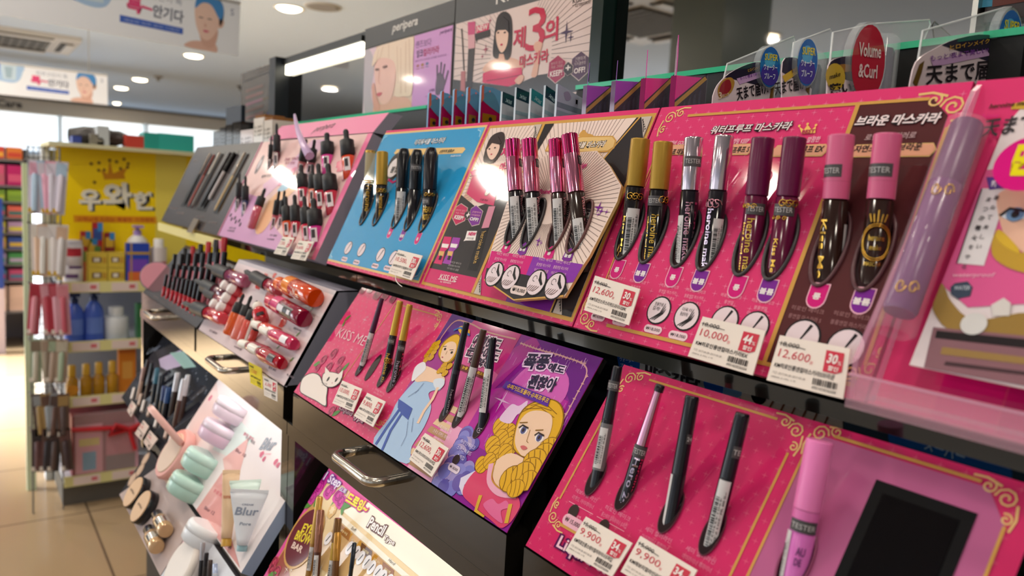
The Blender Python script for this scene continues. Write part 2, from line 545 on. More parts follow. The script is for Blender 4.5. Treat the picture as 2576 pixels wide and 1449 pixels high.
counter('black make-up counter under the dropper bottle displays', -1.835, -.902,
        ((-1.81, -1.352, -1.65, -1.56, -.264), (-1.338, -.912, -1.18, -1.09, -.264)), ((-1.835, -1.815), (-.925, -.902)))
counter('black make-up counter under the pink displays with drawers in front', -.90, .45,
        ((-.878, -.434, -.70, -.612, -.264), (-.412, .03, -.25, -.16, -.264)), ((-.90, -.878), (-.434, -.412), (.43, .45)))
# ---- the header boards, mirrors and strip light on top
Y0 = .62
def board_box(name, par, x0, x1, z0, z1, y, d, m):
    return MB().box((x0, y, Z(z0)), (x1, y+d, Z(z1)), m).build(name, par)
HB = mat('2c2624', .45)
# peripera header
t = thing('header_light_box', 'dark header board with a blonde portrait and lilac poster', 'sign', (-1.2, .64, Z(.14)))
board_box('case', t, -1.36, -1.041, .136, .2965, .622, .04, HB)
p = Print((0, .6218, EYE), (1, 0, 0), (0, 0, 1))
p.text('peripera', (986, 88), (1051, 69), 'd8cfc8', (984, 62), .02, .25, l=2)
p.stroke([(-1.36, .261), (-1.041, .261)], .003, '2b2624', 1, True)
p.mb.build('lettering', t, label='pale slanted lettering')
p = Print((0, .6212, EYE), (1, 0, 0), (0, 0, 1))
x0, x1, z0, z1 = -1.357, -1.043, .1395, .2585
p.board([(x0, z0), (x1, z0), (x1, z1), (x0, z1)], pr('d8b9c4', .08), .0012, True)
PX = lambda *q: [(560+a/4.293, b/4.294) for a, b in q]
p.poly(PX((2075, 385), (2495, 255), (2478, 1115), (2032, 1165)), 'c98fc4')
p.blob(PX((1520, 560), (1580, 520), (1640, 700), (1600, 1000), (1640, 1220), (1540, 1235), (1510, 900)), 'b7aab0', 1)
p.poly(PX((1660, 490), (2070, 380), (2060, 700), (2040, 1170), (1650, 1225)), 'd8b5a4', 1)
p.blob(PX((1640, 1230), (1650, 1120), (1760, 1130), (1850, 1040), (2000, 1060), (2035, 1165), (1850, 1195)), 'dba795', 3)
p.blob(PX((1650, 700), (1650, 880), (1670, 1010), (1720, 1120), (1790, 1110), (1850, 980), (1870, 700), (1760, 580)), 'e6b5a8', 4)
p.blob(PX((1620, 720), (1650, 560), (1740, 470), (1900, 420), (2060, 400), (2060, 640), (2050, 1000), (1960, 1040), (1860, 1030), (1880, 850), (1850, 660), (1700, 630)), 'e5c9b2', 5)
for q in (((1700, 640), (1740, 500)), ((1800, 630), (1800, 470)), ((1900, 900), (1890, 500)), ((1980, 1000), (1985, 450)), ((1930, 1010), (1930, 520)), ((2030, 900), (2020, 420)), ((1660, 690), (1690, 540))):
    p.stroke(PX(*q), .0018, 'cfab94', 6)
p.blob(PX((1615, 950), (1640, 900), (1660, 1020), (1700, 1150), (1680, 1215), (1640, 1180)), 'd79d8d', 5)
p.blob(PX((1655, 745), (1690, 740), (1695, 760), (1660, 765)), '6d4a44', 6); p.blob(PX((1735, 720), (1775, 705), (1785, 725), (1745, 740)), '6d4a44', 6)
p.blob(PX((1668, 1015), (1700, 1000), (1730, 1005), (1700, 1040), (1680, 1038)), 'c65f68', 6)
p.stroke(PX((1698, 760), (1688, 880), (1705, 910)), .0012, 'cf9385', 6)
p.text('peripera', *PX((2345, 385), (2480, 345)), '6f4a78', PX((2345, 335))[0], .01, .25)
p.text('렌즈보다', *PX((2090, 525), (2255, 490)), '7a5a80', PX((2088, 445))[0])
p.text('잉크', *PX((2095, 630), (2165, 612)), '4a3a58', PX((2095, 545))[0], .02)
p.text('컬러카라', *PX((2168, 612), (2340, 570)), 'b0406a', PX((2168, 530))[0], .02)
p.text('컬러 마스카라로 눈매를 또렷하게', *PX((2085, 675), (2415, 605)), '8a5f90', PX((2085, 650))[0])
for i, c in enumerate(('a86a70', 'a8774e', '6d6f98')):
    a = PX((2110+50*i, 712-12*i))[0]
    p.ell(a, .005, .0025, c, 2); p.stroke([(a[0]-4, a[1]+8), (a[0]+4, a[1]+7)], .0012, c, 2)
p.blob(PX((2305, 1020), (2310, 860), (2345, 780), (2390, 830), (2400, 900), (2380, 990)), '5d4a5c', 3)
for q in (((2320, 870), (2320, 700)), ((2350, 850), (2365, 670)), ((2375, 850), (2402, 690)), ((2395, 920), (2440, 760)), ((2330, 1030), (2320, 900))):
    p.stroke(PX(*q), .0042, '5d4a5c', 3)
p.text('잉크 컬러카라', *PX((2190, 1055), (2330, 1030)), '9a6a9a', PX((2190, 1035))[0]); p.text('신제품', *PX((2230, 995), (2290, 985)), '7a4a80', PX((2230, 965))[0], .03)
p.mb.build('poster', t, label='glossy poster with a blonde portrait beside lilac print')

# KISS ME header
t = thing('header_light_box', 'dark header board with a black-haired woman and a big red 3', 'sign', (-.88, .64, Z(.14)))
board_box('case', t, -1.0385, -.713, .119, .2965, .622, .04, HB)
p = Print((0, .6218, EYE), (1, 0, 0), (0, 0, 1))
p.text('KISS ME', (1248, 12), (1400, -35), 'd8cfc8', (1246, -22), .0, l=2)
p.mb.build('lettering', t, label='pale capital lettering cut by the top of the picture')
p = Print((0, .6212, EYE), (1, 0, 0), (0, 0, 1))
PX = lambda *q: [(1060+a/3.389, b/3.389) for a, b in q]
x0, x1, z0, z1 = -1.034, -.7165, .1225, .2585
p.board([(x0, z0), (x1, z0), (x1, z1), (x0, z1)], pr('dcc3bc', .08), .0012, True)
cx, cz = -.865, .192
for k in range(90):
    a = 2*PI*k/90; ca, sa = math.cos(a), math.sin(a)
    tt = min((x1-cx)/ca if ca > 0 else (x0-cx)/ca if ca < 0 else 9, (z1-cz)/sa if sa > 0 else (z0-cz)/sa if sa < 0 else 9)
    if tt > .075: p.stroke([(cx+.07*ca, cz+.07*sa), (cx+tt*ca, cz+tt*sa)], .0006, '6b5a58', 1, True)
p.poly(PX((265, 680), (520, 710), (760, 740), (1000, 640), (1190, 610), (1460, 470), (1460, 760), (1270, 790), (700, 870), (262, 885)), '46403f', 2)
# woman in an off-shoulder dress
p.blob(PX((530, 610), (560, 540), (640, 500), (760, 490), (850, 530), (860, 600), (700, 640)), 'dba893', 3)
p.poly(PX((528, 625), (600, 598), (860, 575), (862, 640), (800, 720), (740, 738), (525, 705)), 'd0315f', 4)
p.stroke(PX((560, 690), (700, 670), (850, 640)), .001, '8a1f45', 5)
p.blob(PX((615, 480), (625, 300), (650, 150), (710, 98), (765, 140), (778, 250), (770, 430), (745, 510), (690, 500)), '2b2226', 4)
p.poly(PX((668, 460), (705, 460), (720, 520), (660, 520)), 'd9a48f', 5)
p.blob(PX((645, 270), (645, 350), (665, 420), (690, 450), (720, 420), (742, 350), (742, 260), (690, 235)), 'e6bda8', 6)
p.poly(PX((638, 285), (650, 170), (700, 140), (748, 180), (752, 285), (725, 255), (660, 258)), '2b2226', 7)
for a in ((662, 280), (718, 278)): p.ell(PX(a)[0], .0028, .0012, '4a3236', 8)
p.ell(PX((690, 382))[0], .0032, .0014, 'c43b55', 8)
p.blob(PX((940, 650), (960, 560), (985, 470), (960, 400), (985, 355), (1035, 370), (1020, 440), (1005, 540), (985, 650)), 'dba893', 4)
p.blob(PX((800, 690), (850, 640), (880, 660), (840, 720)), 'dba893', 5)
p.poly(PX((398, 190), (462, 183), (458, 410), (402, 418)), 'c44a76', 3); p.poly(PX((400, 300), (460, 293), (458, 410), (402, 418)), 'd39aa0', 4)
p.poly(PX((402, 418), (458, 410), (430, 780), (385, 770)), '3a3031', 3); p.stroke(PX((345, 245), (352, 330), (365, 600)), .0035, '4a4040', 3)
p.poly(PX((340, 610), (378, 605), (375, 780), (335, 770)), 'b06a6c', 3)
p.poly(PX((470, 225), (580, 195), (575, 265), (472, 285)), 'd0315f', 3); p.text('NEW', *PX((480, 272), (570, 250)), 'e8cfc8', PX((480, 225))[0], .03, l=5)
p.poly(PX((455, 290), (590, 250), (590, 310), (480, 340), (475, 365), (465, 342)), '332c2d', 3)
RED = 'c2304f'
p.text('제', *PX((780, 425), (885, 405)), RED, PX((780, 245))[0], .025)
p.text('3', *PX((885, 445), (1048, 425)), RED, PX((900, 75))[0], .0, l=4)
p.text('의', *PX((1050, 375), (1165, 345)), RED, PX((1050, 175))[0], .025)
p.text('마스카라', *PX((838, 585), (1085, 530)), RED, PX((838, 475))[0], .025, l=5)
for c, r in (((1238, 275), .014), ((1275, 318), .007)): p.star(PX(c)[0], r, '4b3a58', 3, False, 4, .18)
for c, r in (((550, 420), .009), ((522, 482), .005), ((588, 175), .005)): p.star(PX(c)[0], r, 'a03a5a', 3, False, 4, .18)
def hexa(q, c, l=3): p.poly(PX(*q), 'e0c8bf', l); m_ = (sum(a for a, b in q)/6, sum(b for a, b in q)/6); p.poly(PX(*[(m_[0]+(a-m_[0])*.94, m_[1]+(b-m_[1])*.94) for a, b in q]), c, l+1)
hexa(((1170, 465), (1238, 520), (1225, 650), (1145, 715), (1078, 655), (1090, 530)), 'a0284e'); hexa(((1368, 430), (1435, 485), (1422, 620), (1345, 692), (1272, 630), (1285, 500)), '54384f')
hexa(((1258, 525), (1300, 560), (1295, 620), (1250, 650), (1215, 610), (1220, 560)), '3a3034', 5)
p.text('+', *PX((1235, 605), (1278, 598)), 'e8d8d0', PX((1235, 560))[0], .03, l=8)
p.text('번지지 않고', *PX((1112, 560), (1210, 540)), 'd9a9ac', PX((1112, 535))[0], l=6); p.text('처음 그대로', *PX((1112, 590), (1210, 572)), 'd9a9ac', PX((1112, 565))[0], l=6)
p.text('KEEP!', *PX((1100, 660), (1205, 640)), 'f0dcd6', PX((1105, 610))[0], .02, l=6)
p.text('간편하게', *PX((1315, 530), (1405, 512)), 'd0b5b8', PX((1315, 492))[0], l=6); p.text('이지클렌징', *PX((1310, 565), (1405, 547)), 'd0b5b8', PX((1310, 535))[0], l=6)
p.text('OFF!', *PX((1305, 632), (1400, 615)), 'f0dcd6', PX((1305, 585))[0], .02, l=6)
p.text('KISS ME', *PX((1292, 32), (1440, -8)), '3a3032', PX((1292, -10))[0], l=3); p.text('by ISEHAN', *PX((1315, 68), (1440, 35)), '4a3a3c', PX((1315, 45))[0], l=3)
p.stroke(PX((1290, 48), (1450, 5)), .0006, '3a3032', 3)
p.mb.build('poster', t, label='glossy sunburst poster of a woman in a pink dress')
# dark header of the brow display at the far end
t = thing('header_light_box', 'brown-black header board standing at the far end of the counter', 'sign', (-1.95, .64, Z(.14)))
board_box('case', t, -2.125, -1.835, .06, .2895, .622, .04, mat('57504a', .25))
p = Print((0, .6215, EYE), (1, 0, 0), (0, 0, 1))
for k in range(6):
    y = 222+k*17
    p.stroke([(618, y+8), (662, y-7)], .007, ('7b655f', '8a6b68', '94707a')[k % 3], 1)
p.stroke([(612, 206), (712, 168)], .002, '3a332f', 1); p.text('BROW', (645, 185), (690, 170), '6e665f', (645, 172), .02)
p.blob([(672, 285), (690, 262), (702, 280), (690, 308), (675, 310)], '3f4470', 1)
p.stroke([(690, 172), (712, 165)], .004, 'c79a5a', 2); p.stroke([(660, 250), (700, 238)], .003, '7a6c55', 1)
p.mb.build('lettering', t)
mb = MB(); mb.box((-1.833, .60, Z(.06)), (-1.79, .665, Z(.293)), mat('161a22', .3)); mb.build('side_panel', t)
t = thing('navy_board', 'small navy board standing behind the black boxes at the far end', 'board', (-1.75, .575, Z(-.005)))
a = at_y((568, 330), .57); b = at_y((607, 264), .57)
MB().box((a.x, .57, Z(-.005)), (b.x, .58, b.z), mat('17202f', .4)).build('panel', t)
# mirrors behind the stock
def mirror(label, x0, x1, z0, z1, y=.632, posts=True):
    t = thing('wall_mirror', label, 'mirror', ((x0+x1)/2, y, Z(z0)))
    MB().box((x0, y, Z(z0)), (x1, y+.004, Z(z1)), mat('8f8c89', .02, 1)).build('mirror_glass', t)
    mb = MB(); mb.box((x0-.012, y-.006, Z(z1)), (x1+.012, y+.03, Z(z1)+.02), BLKM); mb.box((x0-.012, y+.005, Z(z0)), (x1+.012, y+.02, Z(z1)), BLKM)
    mb.build('frame', t)
    return t
mirror('mirror under the white strip light beside the blonde poster', -1.79, -1.365, .135, .275)
mirror('tall mirror behind the clear packs reflecting the ceiling', -.69, -.25, .135, .56)
t = thing('strip_light', 'glowing white strip light along the top of the mirror', 'light', (-1.6, .625, Z(.265)))
MB().box((-1.785, .622, Z(.2545)), (-1.372, .632, Z(.276)), mat('fff8e0', .4, emit=5)).build('tube', t)
MB().box((-1.79, .618, Z(.2765)), (-1.367, .632, Z(.287)), BLKM).build('housing', t)
t = thing('mirror_post', 'black upright post between the red 3 poster and the tall mirror', 'post', (-.70, .62, EYE))
MB().box((-.7115, .612, Z(.0)), (-.692, .64, Z(.56)), mat('10221f', .15)).build('upright', t)
t = thing('mirror_post', 'thin steel upright at the far edge of the tall mirror above the clear packs', 'post', at_y((2456, 60), .62))
a = at_y((2456, 60), .62)
MB().box((a.x-.002, .615, EYE), (a.x+.002, .63, Z(.56)), mat('b8b4ac', .25, 1)).build('upright', t)
t = thing('header_light_box', 'blue and brown header board cut by the top corner of the picture', 'sign', (a.x+.1, .64, Z(.2)))
board_box('case', t, a.x+.004, a.x+.33, .15, .56, .622, .04, mat('2a1a18', .3))
p = Print((0, .6215, EYE), (1, 0, 0), (0, 0, 1)); p.poly([(2462, -40), (2500, -40), (2496, 16), (2462, 20)], '2f7f9f'); p.poly([(2500, -40), (2600, -40), (2600, 0), (2496, 18)], '5a2a20'); p.mb.build('poster', t)
# glass shelves with green edges
for lb, x0, x1 in (('clear glass shelf with a green edge below the strip light mirror', -1.79, -1.05), ('clear glass shelf with a green edge below the tall mirror', -.70, -.235)):
    t = thing('glass_shelf', lb, 'shelf', ((x0+x1)/2, .6, Z(.135)))
    MB().box((x0, .585, Z(.130)), (x1, .631, Z(.135)), mat('3fbf8f', .1)).build('glass_pane', t)
    MB().box((x0, .587, Z(.10)), (x1, .60, Z(.1295)), BLKM).build('front_rail', t)
# ================================================================ upper row: the pink mascara displays
PINK = pr('dd3a72', .17); PINKD = pr('b02458', .25); STAR = pr('ec7a9e', .2); GOLD = pr('cf9c50', .25); GOLDL = pr('e6bf7c', .25)
CREAM = pr('ecd3c8', .17); INK = pr('2b2729', .2); WHITE = pr('f4e9e6', .3); MAG = pr('d41f7a', .2); VIO = pr('7d2a94', .2); PALE = pr('f2a9c0', .3)
CHOC = pr('562a2c', .2)
def quilt(p, x0, x1, y0, y1, m=STAR, d=.0125, r=.0026, skip=None):
    j = 0; y = y0
    while y < y1:
        x = x0+(d/2 if j % 2 else 0)
        while x < x1:
            if not (skip and skip(x, y)): p.star((x, y), r, m, 1, True, 4, .16)
            x += d
        y += d/2; j += 1
def swirl(p, px, k=1, fx=1, fy=1, m=GOLDL, l=2):
    """corner flourish: two scrolls and a leaf"""
    c = p.px(px); fy = -fy
    for (ox, oy, r, a0, tr) in ((0, 0, .006, 0, 1.6), (.010, .004, .004, 2, 1.3), (-.003, -.011, .0035, 1, 1.3)):
        pts = []
        for i in range(15):
            t = i/14; a = a0+tr*2*PI*t; rr = r*k*(1-t*.85)
            pts.append((c[0]+fx*(ox*k+rr*math.cos(a)), c[1]+fy*(oy*k+rr*math.sin(a))))
        p.stroke(pts, .0011*k, m, l, True)
    p.stroke([(c[0]+fx*.004*k, c[1]+fy*.006*k), (c[0]+fx*.012*k, c[1]+fy*.0085*k), (c[0]+fx*.019*k, c[1]+fy*.008*k)], .0013*k, m, l, True)
    p.stroke([(c[0]-fx*.006*k, c[1]-fy*.002*k), (c[0]-fx*.0075*k, c[1]-fy*.01*k), (c[0]-fx*.006*k, c[1]-fy*.017*k)], .0013*k, m, l, True)
def loopline(p, pts, w, m, l=1):
    p.stroke(pts, w, m, l, closed=True)
def lash(p, px, px_pill=None, r=.0085, price='₩18,000', l=2, kind=0, words=None):
    c = p.px(px)
    p.ell(c, r*1.12, r*1.12, INK, l, 22, True); p.ell(c, r, r, pr('e9d5da', .3), l+1, 22, True)
    if kind == 0:
        p.stroke([(c[0]-.3*r, c[1]-.75*r), (c[0], c[1]), (c[0]+.35*r, c[1]+.8*r)], [r*.1, r*.2], INK, l+2, True)
    elif kind == 1:
        p.stroke([(c[0]+.1*r, c[1]+.9*r), (c[0]+.3*r, c[1]+.3*r), (c[0]+.75*r, c[1]-.1*r)], [r*.12, r*.3, r*.2], INK, l+2, True)
        for k in range(5): p.stroke([(c[0]+r*(.5-.25*k), c[1]-r*.25), (c[0]+r*(.25-.25*k), c[1]-r*.55), (c[0]+r*(-.05-.17*k), c[1]-r*.72)], r*.05, pr('6d4a42'), l+2, True)
        p.stroke([(c[0]-.3*r+.25*r*math.cos(a), c[1]+.3*r+.25*r*math.sin(a)) for a in (0, 1, 2, 3, 4, 5)], r*.04, INK, l+2, True)
    else:
        for k in range(3): p.stroke([(c[0]-r*(.5-.2*k), c[1]-.8*r), (c[0]+r*(.25+.12*k), c[1]-r*.2), (c[0]+r*(.45+.1*k), c[1]+r*(.6-.2*k))], [r*.06, r*.12, r*.03], INK, l+2, True)
        if words:
            p.text(words[0], (c[0]-.55*r, c[1]+.32*r), (c[0]+.3*r, c[1]+.32*r), INK, (c[0]-.55*r, c[1]+.6*r), l=l+3, uv=True); p.text(words[1], (c[0]-.6*r, c[1]-.05*r), (c[0]+.1*r, c[1]-.05*r), INK, (c[0]-.6*r, c[1]+.25*r), l=l+3, uv=True)
    if px_pill:
        c = p.px(px_pill); p.pill(c, .0085, .003, pr('f0cfd6', .3), l, True)
        p.text(price, (c[0]-.0068, c[1]-.0014), (c[0]+.0068, c[1]-.0014), INK, (c[0]-.0068, c[1]+.0014), l=l+1, uv=True)
def lines(p, px, words, w=.017, h=.0027, m=PALE, gap=.0045, l=2):
    c = p.px(px)
    for i, s in enumerate(words):
        ww = w*min(1, len(s)/7.)
        p.text(s, (c[0]-ww/2, c[1]-i*gap), (c[0]+ww/2, c[1]-i*gap), m, (c[0]-ww/2, c[1]-i*gap+h), l=l, uv=True)
def tab(p, px, m, word, w=.0065, h=.013, l=2):
    c = p.px(px); q = [(c[0]-w, c[1]+h*.6)]+[(c[0]+w*math.cos(a), c[1]-h*.2+w*math.sin(a)) for a in [PI+PI*k/8 for k in range(9)]]+[(c[0]+w, c[1]+h*.6)]
    p.poly(q, pr('f2b8c8', .3), l, True); p.poly([(c[0]+(a-c[0])*.88, c[1]+(b-c[1])*.9) for a, b in q], m, l+1, True)
    p.text(word, (c[0]-w*.4*len(word), c[1]-h*.25), (c[0]+w*.4*len(word), c[1]-h*.25), WHITE, (c[0]-w*.4, c[1]+h*.08), .03, l=l+2, uv=True)
def ring_mb(p, hpx, r, sl=21., th=.0013, m=None, lift=.001, grow=1.):
    c = p.px(hpx) if not isinstance(hpx, V) else ((hpx-p.O).dot(p.U), (hpx-p.O).dot(p.W))
    ru = (r+.0016)*grow; rv = (r/math.sin(math.radians(sl))+.002)*grow
    mb = MB(); pts = []
    for k in range(32):
        a = 2*PI*k/32
        pts.append(p.P((c[0]+ru*math.cos(a), c[1]+rv*math.sin(a)))+p.N*lift)
    mb.tube(pts, th, m or mat('3a3638', .3), 8, True)
    return mb, c, ru, rv
def tube_frame(p, T, H, theta):
    h = p.w(H) if not isinstance(H, V) else H
    a = math.radians(theta); n = V((0, -math.sin(a), math.cos(a)))
    w = ray(T); t = CAM + w*((h-CAM).dot(n)/w.dot(n))
    return h, t
def dia(T, wpx, t):
    return wpx/FPX*(t-CAM).dot(DV)
TIPS = {(1612, 349): (1558, 652), (1669, 357): (1619, 661), (1746, 346): (1700, 671), (1823, 341): (1765, 679), (1920, 347): (1859, 692), (2000, 346): (1935, 703), (2117, 340): (2058, 718), (2234, 337): (2167, 730),
 (1289, 351): (1277, 616), (1331, 350): (1318, 623), (1399, 350): (1384, 630), (1432, 339): (1433, 637), (933, 379): (908, 565), (962, 382): (941, 567), (1017, 374): (989, 574), (1050, 377): (1021, 580), (1085, 372): (1058, 584),
 (961, 751): (897, 945), (1007, 757): (952, 973), (1031, 766): (976, 986), (1174, 811): (1109, 1060), (1217, 829): (1142, 1075), (1241, 850): (1195, 1102), (1555, 921): (1479, 1245), (1661, 970): (1555, 1282), (1742, 996): (1665, 1339), (1869, 1039): (1769, 1394)}
def tip_frame(p, T, tip, wpx, theta, sl, grow=1.):
    """the tube whose pocket has its lowest point at tip"""
    b = p.w(tip); h = b+p.W*.02
    for k in range(4):
        h, t = tube_frame(p, T, h, theta); r = dia(T, wpx, t)/2; h = b+p.W*(r/math.sin(math.radians(sl))+.0015)*grow
    return tube_frame(p, T, h, theta)+(r,)
BAR = mat('222222', .5)
def barcode(mb, z0, z1, a0, a1, r, seed=1):
    q = random.Random(seed); z = z0
    while z < z1:
        w = q.choice((.0004, .0006, .001)); patch(mb, z, min(z+w, z1), a0, a1, r, BAR, 3); z += w+q.choice((.0004, .0007))
def tester(t, L, s, r, a0, a1, h=.0075, word='TESTER'):
    mb = MB(); z = s*L
    patch(mb, z-h/2, z+h/2, a0, a1, r+.0003, mat('4b4648', .4))
    d = (a1-a0)*.1
    wrap(mb, word, z-h*.22, z+h*.22, r+.0006, mat('c9c4c4', .4), a0+d, a1-d, False)
    mb.build('tester_band', t, True, label='grey tester band')
def sticker(t, L, s0, s1, r, a0, a1, seed=1, date='2017.05.07', plain=False):
    mb = MB(); z0 = s0*L; z1 = s1*L
    patch(mb, z0, z1, a0, a1, r+.0003, mat('d9d5d6', .45))
    if not plain:
        m = (a0+a1)/2; w = a1-a0
        barcode(mb, z0+(z1-z0)*.1, z0+(z1-z0)*.8, a0+w*.1, a0+w*.42, r+.0006, seed)
        wrap(mb, '4901433037672', z0+(z1-z0)*.12, z0+(z1-z0)*.8, r+.0006, BAR, a0+w*.48, a0+w*.6, True, 0, True)
        wrap(mb, '개봉일:'+date, z0+(z1-z0)*.12, z0+(z1-z0)*.88, r+.0006, BAR, a0+w*.68, a0+w*.86, True, 0, True)
    mb.build('white_sticker', t, True, label='white barcode sticker')
def mascara(p, T, H, wpx, label, split, cap, body, theta=87, below=.045, name='mascara', cat='mascara', group=None, ring='3a3638', top=None, flat=24, hole='17130f', ringgrow=1., neck=None):
    h, t, r = tip_frame(p, T, TIPS.get(T, H), wpx, theta, 21, ringgrow) if T in TIPS else tube_frame(p, T, H, theta)+(0,)
    h1, t1 = tube_frame(p, T, H, theta)
    r = dia(T, wpx, t)/2; L = (t1-h1).length
    o = thing(name, label, cat, axis_frame(t-(t-h).normalized()*L, t), group)
    b = .0006
    cm = mat(*cap); bm = mat(*body)
    zc = split*L
    if top == 'octagon':
        MB().lathe([(zc, r), (L*.9, r*1.05), (L, r*.62)], cm, 8).build('cap', o, True)
    elif top == 'taper':
        MB().lathe([(zc, r), (L-.012, r*.98), (L-b, r*.72), (L, r*.68)], cm, flat).build('cap', o, True)
    else:
        MB().lathe([(zc, r), (L-b*2, r), (L-b*.6, r-b*.4), (L, r-b*2)], cm, flat).build('cap', o, True)
    rb = r*.98
    MB().lathe([(-below, rb*.7), (-below+.004, rb*.95), (-below+.012, rb), (zc-.0012, rb), (zc-.001, rb*.9), (zc, rb*.9)], bm, flat).build('barrel', o, True)
    if ring:
        mb, c, ru, rv = ring_mb(p, h, r, 21 if theta > 85 else theta-56, grow=ringgrow, m=mat(ring, .3))
        RINGS.append(mb); p.ell(c, ru, rv, pr(hole, .6), 1, 28, True)
    return o, L, rb
RINGS = []
def flush_rings(t, name='holder_ring'):
    for mb in RINGS: mb.build(name, t)
    RINGS.clear()
def swash(t, L, s0, s1, r, word, col, a0, a1, flip=True, name='lettering'):
    mb = MB(); wrap(mb, word, s0*L, s1*L, r+.0004, col, a0, a1, True, .01, flip); mb.build(name, t, True)
def crest(t, L, s, r, a, col, k=.0035):
    mb = MB()
    for i in range(3):
        pts = []
        for j in range(12):
            q = 2*PI*j/11*1.3; rr = k*(1-.07*j)
            pts.append(((r+.0004)*math.cos(a+(i-1)*.55+rr*math.cos(q)/r), (r+.0004)*math.sin(a+(i-1)*.55+rr*math.cos(q)/r), s*L+rr*math.sin(q)))
        mb.tube(pts, .00035, col, 5)
    mb.build('gold_crest', t, True)
GFOIL = mat('d8a94a', .25, 1); SFOIL = mat('c9b3c4', .2, 1); PFOIL = mat('d79aa8', .2, 1)

# ---- display with the blue panel and the white sunburst panel
D1 = thing('mascara_display', 'pink mascara display with a blue panel and a white sunburst panel', 'display', (-.71, .44, Z(0)))
p = plane_print(UPO, 66)
x0, x1, H_ = -.967, -.4615, .1985
p.board([(x0, 0), (x1, 0), (x1, H_), (x0, H_)], PINK, .006, True, PINKD)
blueR = [(978, 334), (1225, 319), (1053, 713), (823, 652)]
whiteR = [(1241, 316), (1652, 287), (1441, 810), (1060, 715)]
def inpoly(pp):
    q = [p.px(c) for c in pp]
    xs = [c[0] for c in q]; ys = [c[1] for c in q]
    a, b, c, d = min(xs), max(xs), min(ys), max(ys)
    return lambda x, y: a < x < b and c < y < d
fb, fw = inpoly(blueR), inpoly(whiteR)
quilt(p, x0+.003, x1, .003, H_-.002, skip=lambda x, y: fb(x, y) or fw(x, y))
def inset(pp, d):
    q = [p.px(c) for c in pp]; a = min(c[0] for c in q); b = max(c[0] for c in q); c_ = min(c[1] for c in q); e = max(c[1] for c in q)
    return [(a+d, e-d), (b-d, e-d), (b-d, c_+d), (a+d, c_+d)]
p.poly(inset(blueR, 0), GOLDL, 1, True); bq = inset(blueR, .0028); p.poly(bq, pr('2e96cc', .17), 2, True)
p.stroke([(x0+.2525, 0), (x0+.2525, H_)], .0006, PINKD, 2, True)
for (x, y), sx, sy in ((bq[0], 1, -1), (bq[1], -1, -1), (bq[2], -1, 1), (bq[3], 1, 1)):
    p.poly([(x, y), (x+sx*.016, y), (x+sx*.006, y+sy*.006), (x, y+sy*.016)], pr('5fb2da', .2), 3, True)
    p.stroke([(x+sx*.012, y+sy*.003), (x+sx*.005, y+sy*.005), (x+sx*.003, y+sy*.012)], .0012, pr('a9d6ee', .2), 4, True)
p.text('이지워셔블 마스카라', (1042, 366), (1118, 361), pr('e9eef2', .3), (1044, 352), .02, .2, l=5, outline=pr('20394c'), ow=.06)
q = [(992, 386), (999, 376), (1100, 373), (1168, 371), (1172, 376), (1164, 386), (1100, 389), (1000, 392)]
p.poly(q, GOLDL, 3); p.text('산뜻하게 볼륨UP', (1106, 386), (1142, 384), INK, (1107, 378), .02, .15, l=5)
p.text('롱&볼륨 마스카라', (1134, 396), (1160, 395), pr('d9ecf6', .3), (1134, 391), .02, .1, l=5)
for T, l3 in (((892, 588), 3), ((924, 592), 3), ((974, 600), 3), ((1003, 606), 3), ((1047, 612), 3)): lines(p, T, ('히로인 메이크', '볼륨컬 마스카라', '리무버블'), .017, m=pr('a9d6ee', .3))
for a, b in (((877, 624), (867, 652)), ((910, 629), (897, 660)), ((958, 641), (944, 669)), ((990, 649), (975, 675))): lash(p, a, b, .0085)
for a, m, w in (((982, 585), MAG, '롱'), ((1013, 592), VIO, '볼륨'), ((1052, 600), MAG, '롱')): tab(p, a, m, w, .0052, .012)
# round sticker of an extra offer behind the gold cap
st = p.px((993, 422)); p.blob([(st[0]-.02, st[1]+.012), (st[0]-.005, st[1]+.022), (st[0]+.014, st[1]+.015), (st[0]+.02, st[1]-.005), (st[0]+.006, st[1]-.02), (st[0]-.015, st[1]-.014)], INK, 3, 4, True)
p.ell(st, .016, .014, pr('eadfe0'), 4, 18, True); p.text('붐업!', (982, 436), (1003, 434), INK, (983, 420), .02, l=6); p.stroke([(978, 452), (990, 460), (1003, 452)], .003, MAG, 5)
mascs = []
o, L, r = mascara(p, (933, 379), (922, 541), 26, 'mascara with a clear cap and gold rings, first on the blue panel', .48, ('c9b98f', .12, 0, 0, .55), ('17141a', .15))
mb = MB()
for s in (.5, .53, .97, .99): mb.lathe([(s*L-.0006, r*1.03), (s*L, r*1.08), (s*L+.0006, r*1.03)], GFOIL, 24, cap=False)
mb.build('gold_ring', o, True); swash(o, L, .05, .45, r, 'Heroine', GFOIL, -.5, .5); mascs.append(o)
o, L, r = mascara(p, (962, 382), (951, 545), 29, 'black mascara with a plain gold cap on the blue panel', .48, ('ae8832', .38, .5), ('17141a', .15)); crest(o, L, .38, r, 0, GFOIL); swash(o, L, -.05, .3, r, 'heroine make', GFOIL, -.4, .4)
BC = ('131217', .18)
o, L, r = mascara(p, (1017, 374), (1002, 551), 32, 'black faceted mascara with a white sticker on the blue panel', .44, BC, ('17141a', .15), top='octagon', flat=24); sticker(o, L, -.08, .38, r, -.85, .6, 3)
o, L, r = mascara(p, (1050, 377), (1032, 555), 32, 'black faceted mascara with a tester band, middle of three on blue', .44, BC, ('17141a', .15), top='octagon'); tester(o, L, .74, r*1.04, -1.0, 1.0)
o, L, r = mascara(p, (1085, 372), (1071, 561), 35, 'black faceted mascara with gold lettering nearest the white panel', .44, ('1c141a', .18), ('17141a', .15), top='octagon'); tester(o, L, .27, r, -1.3, .0)
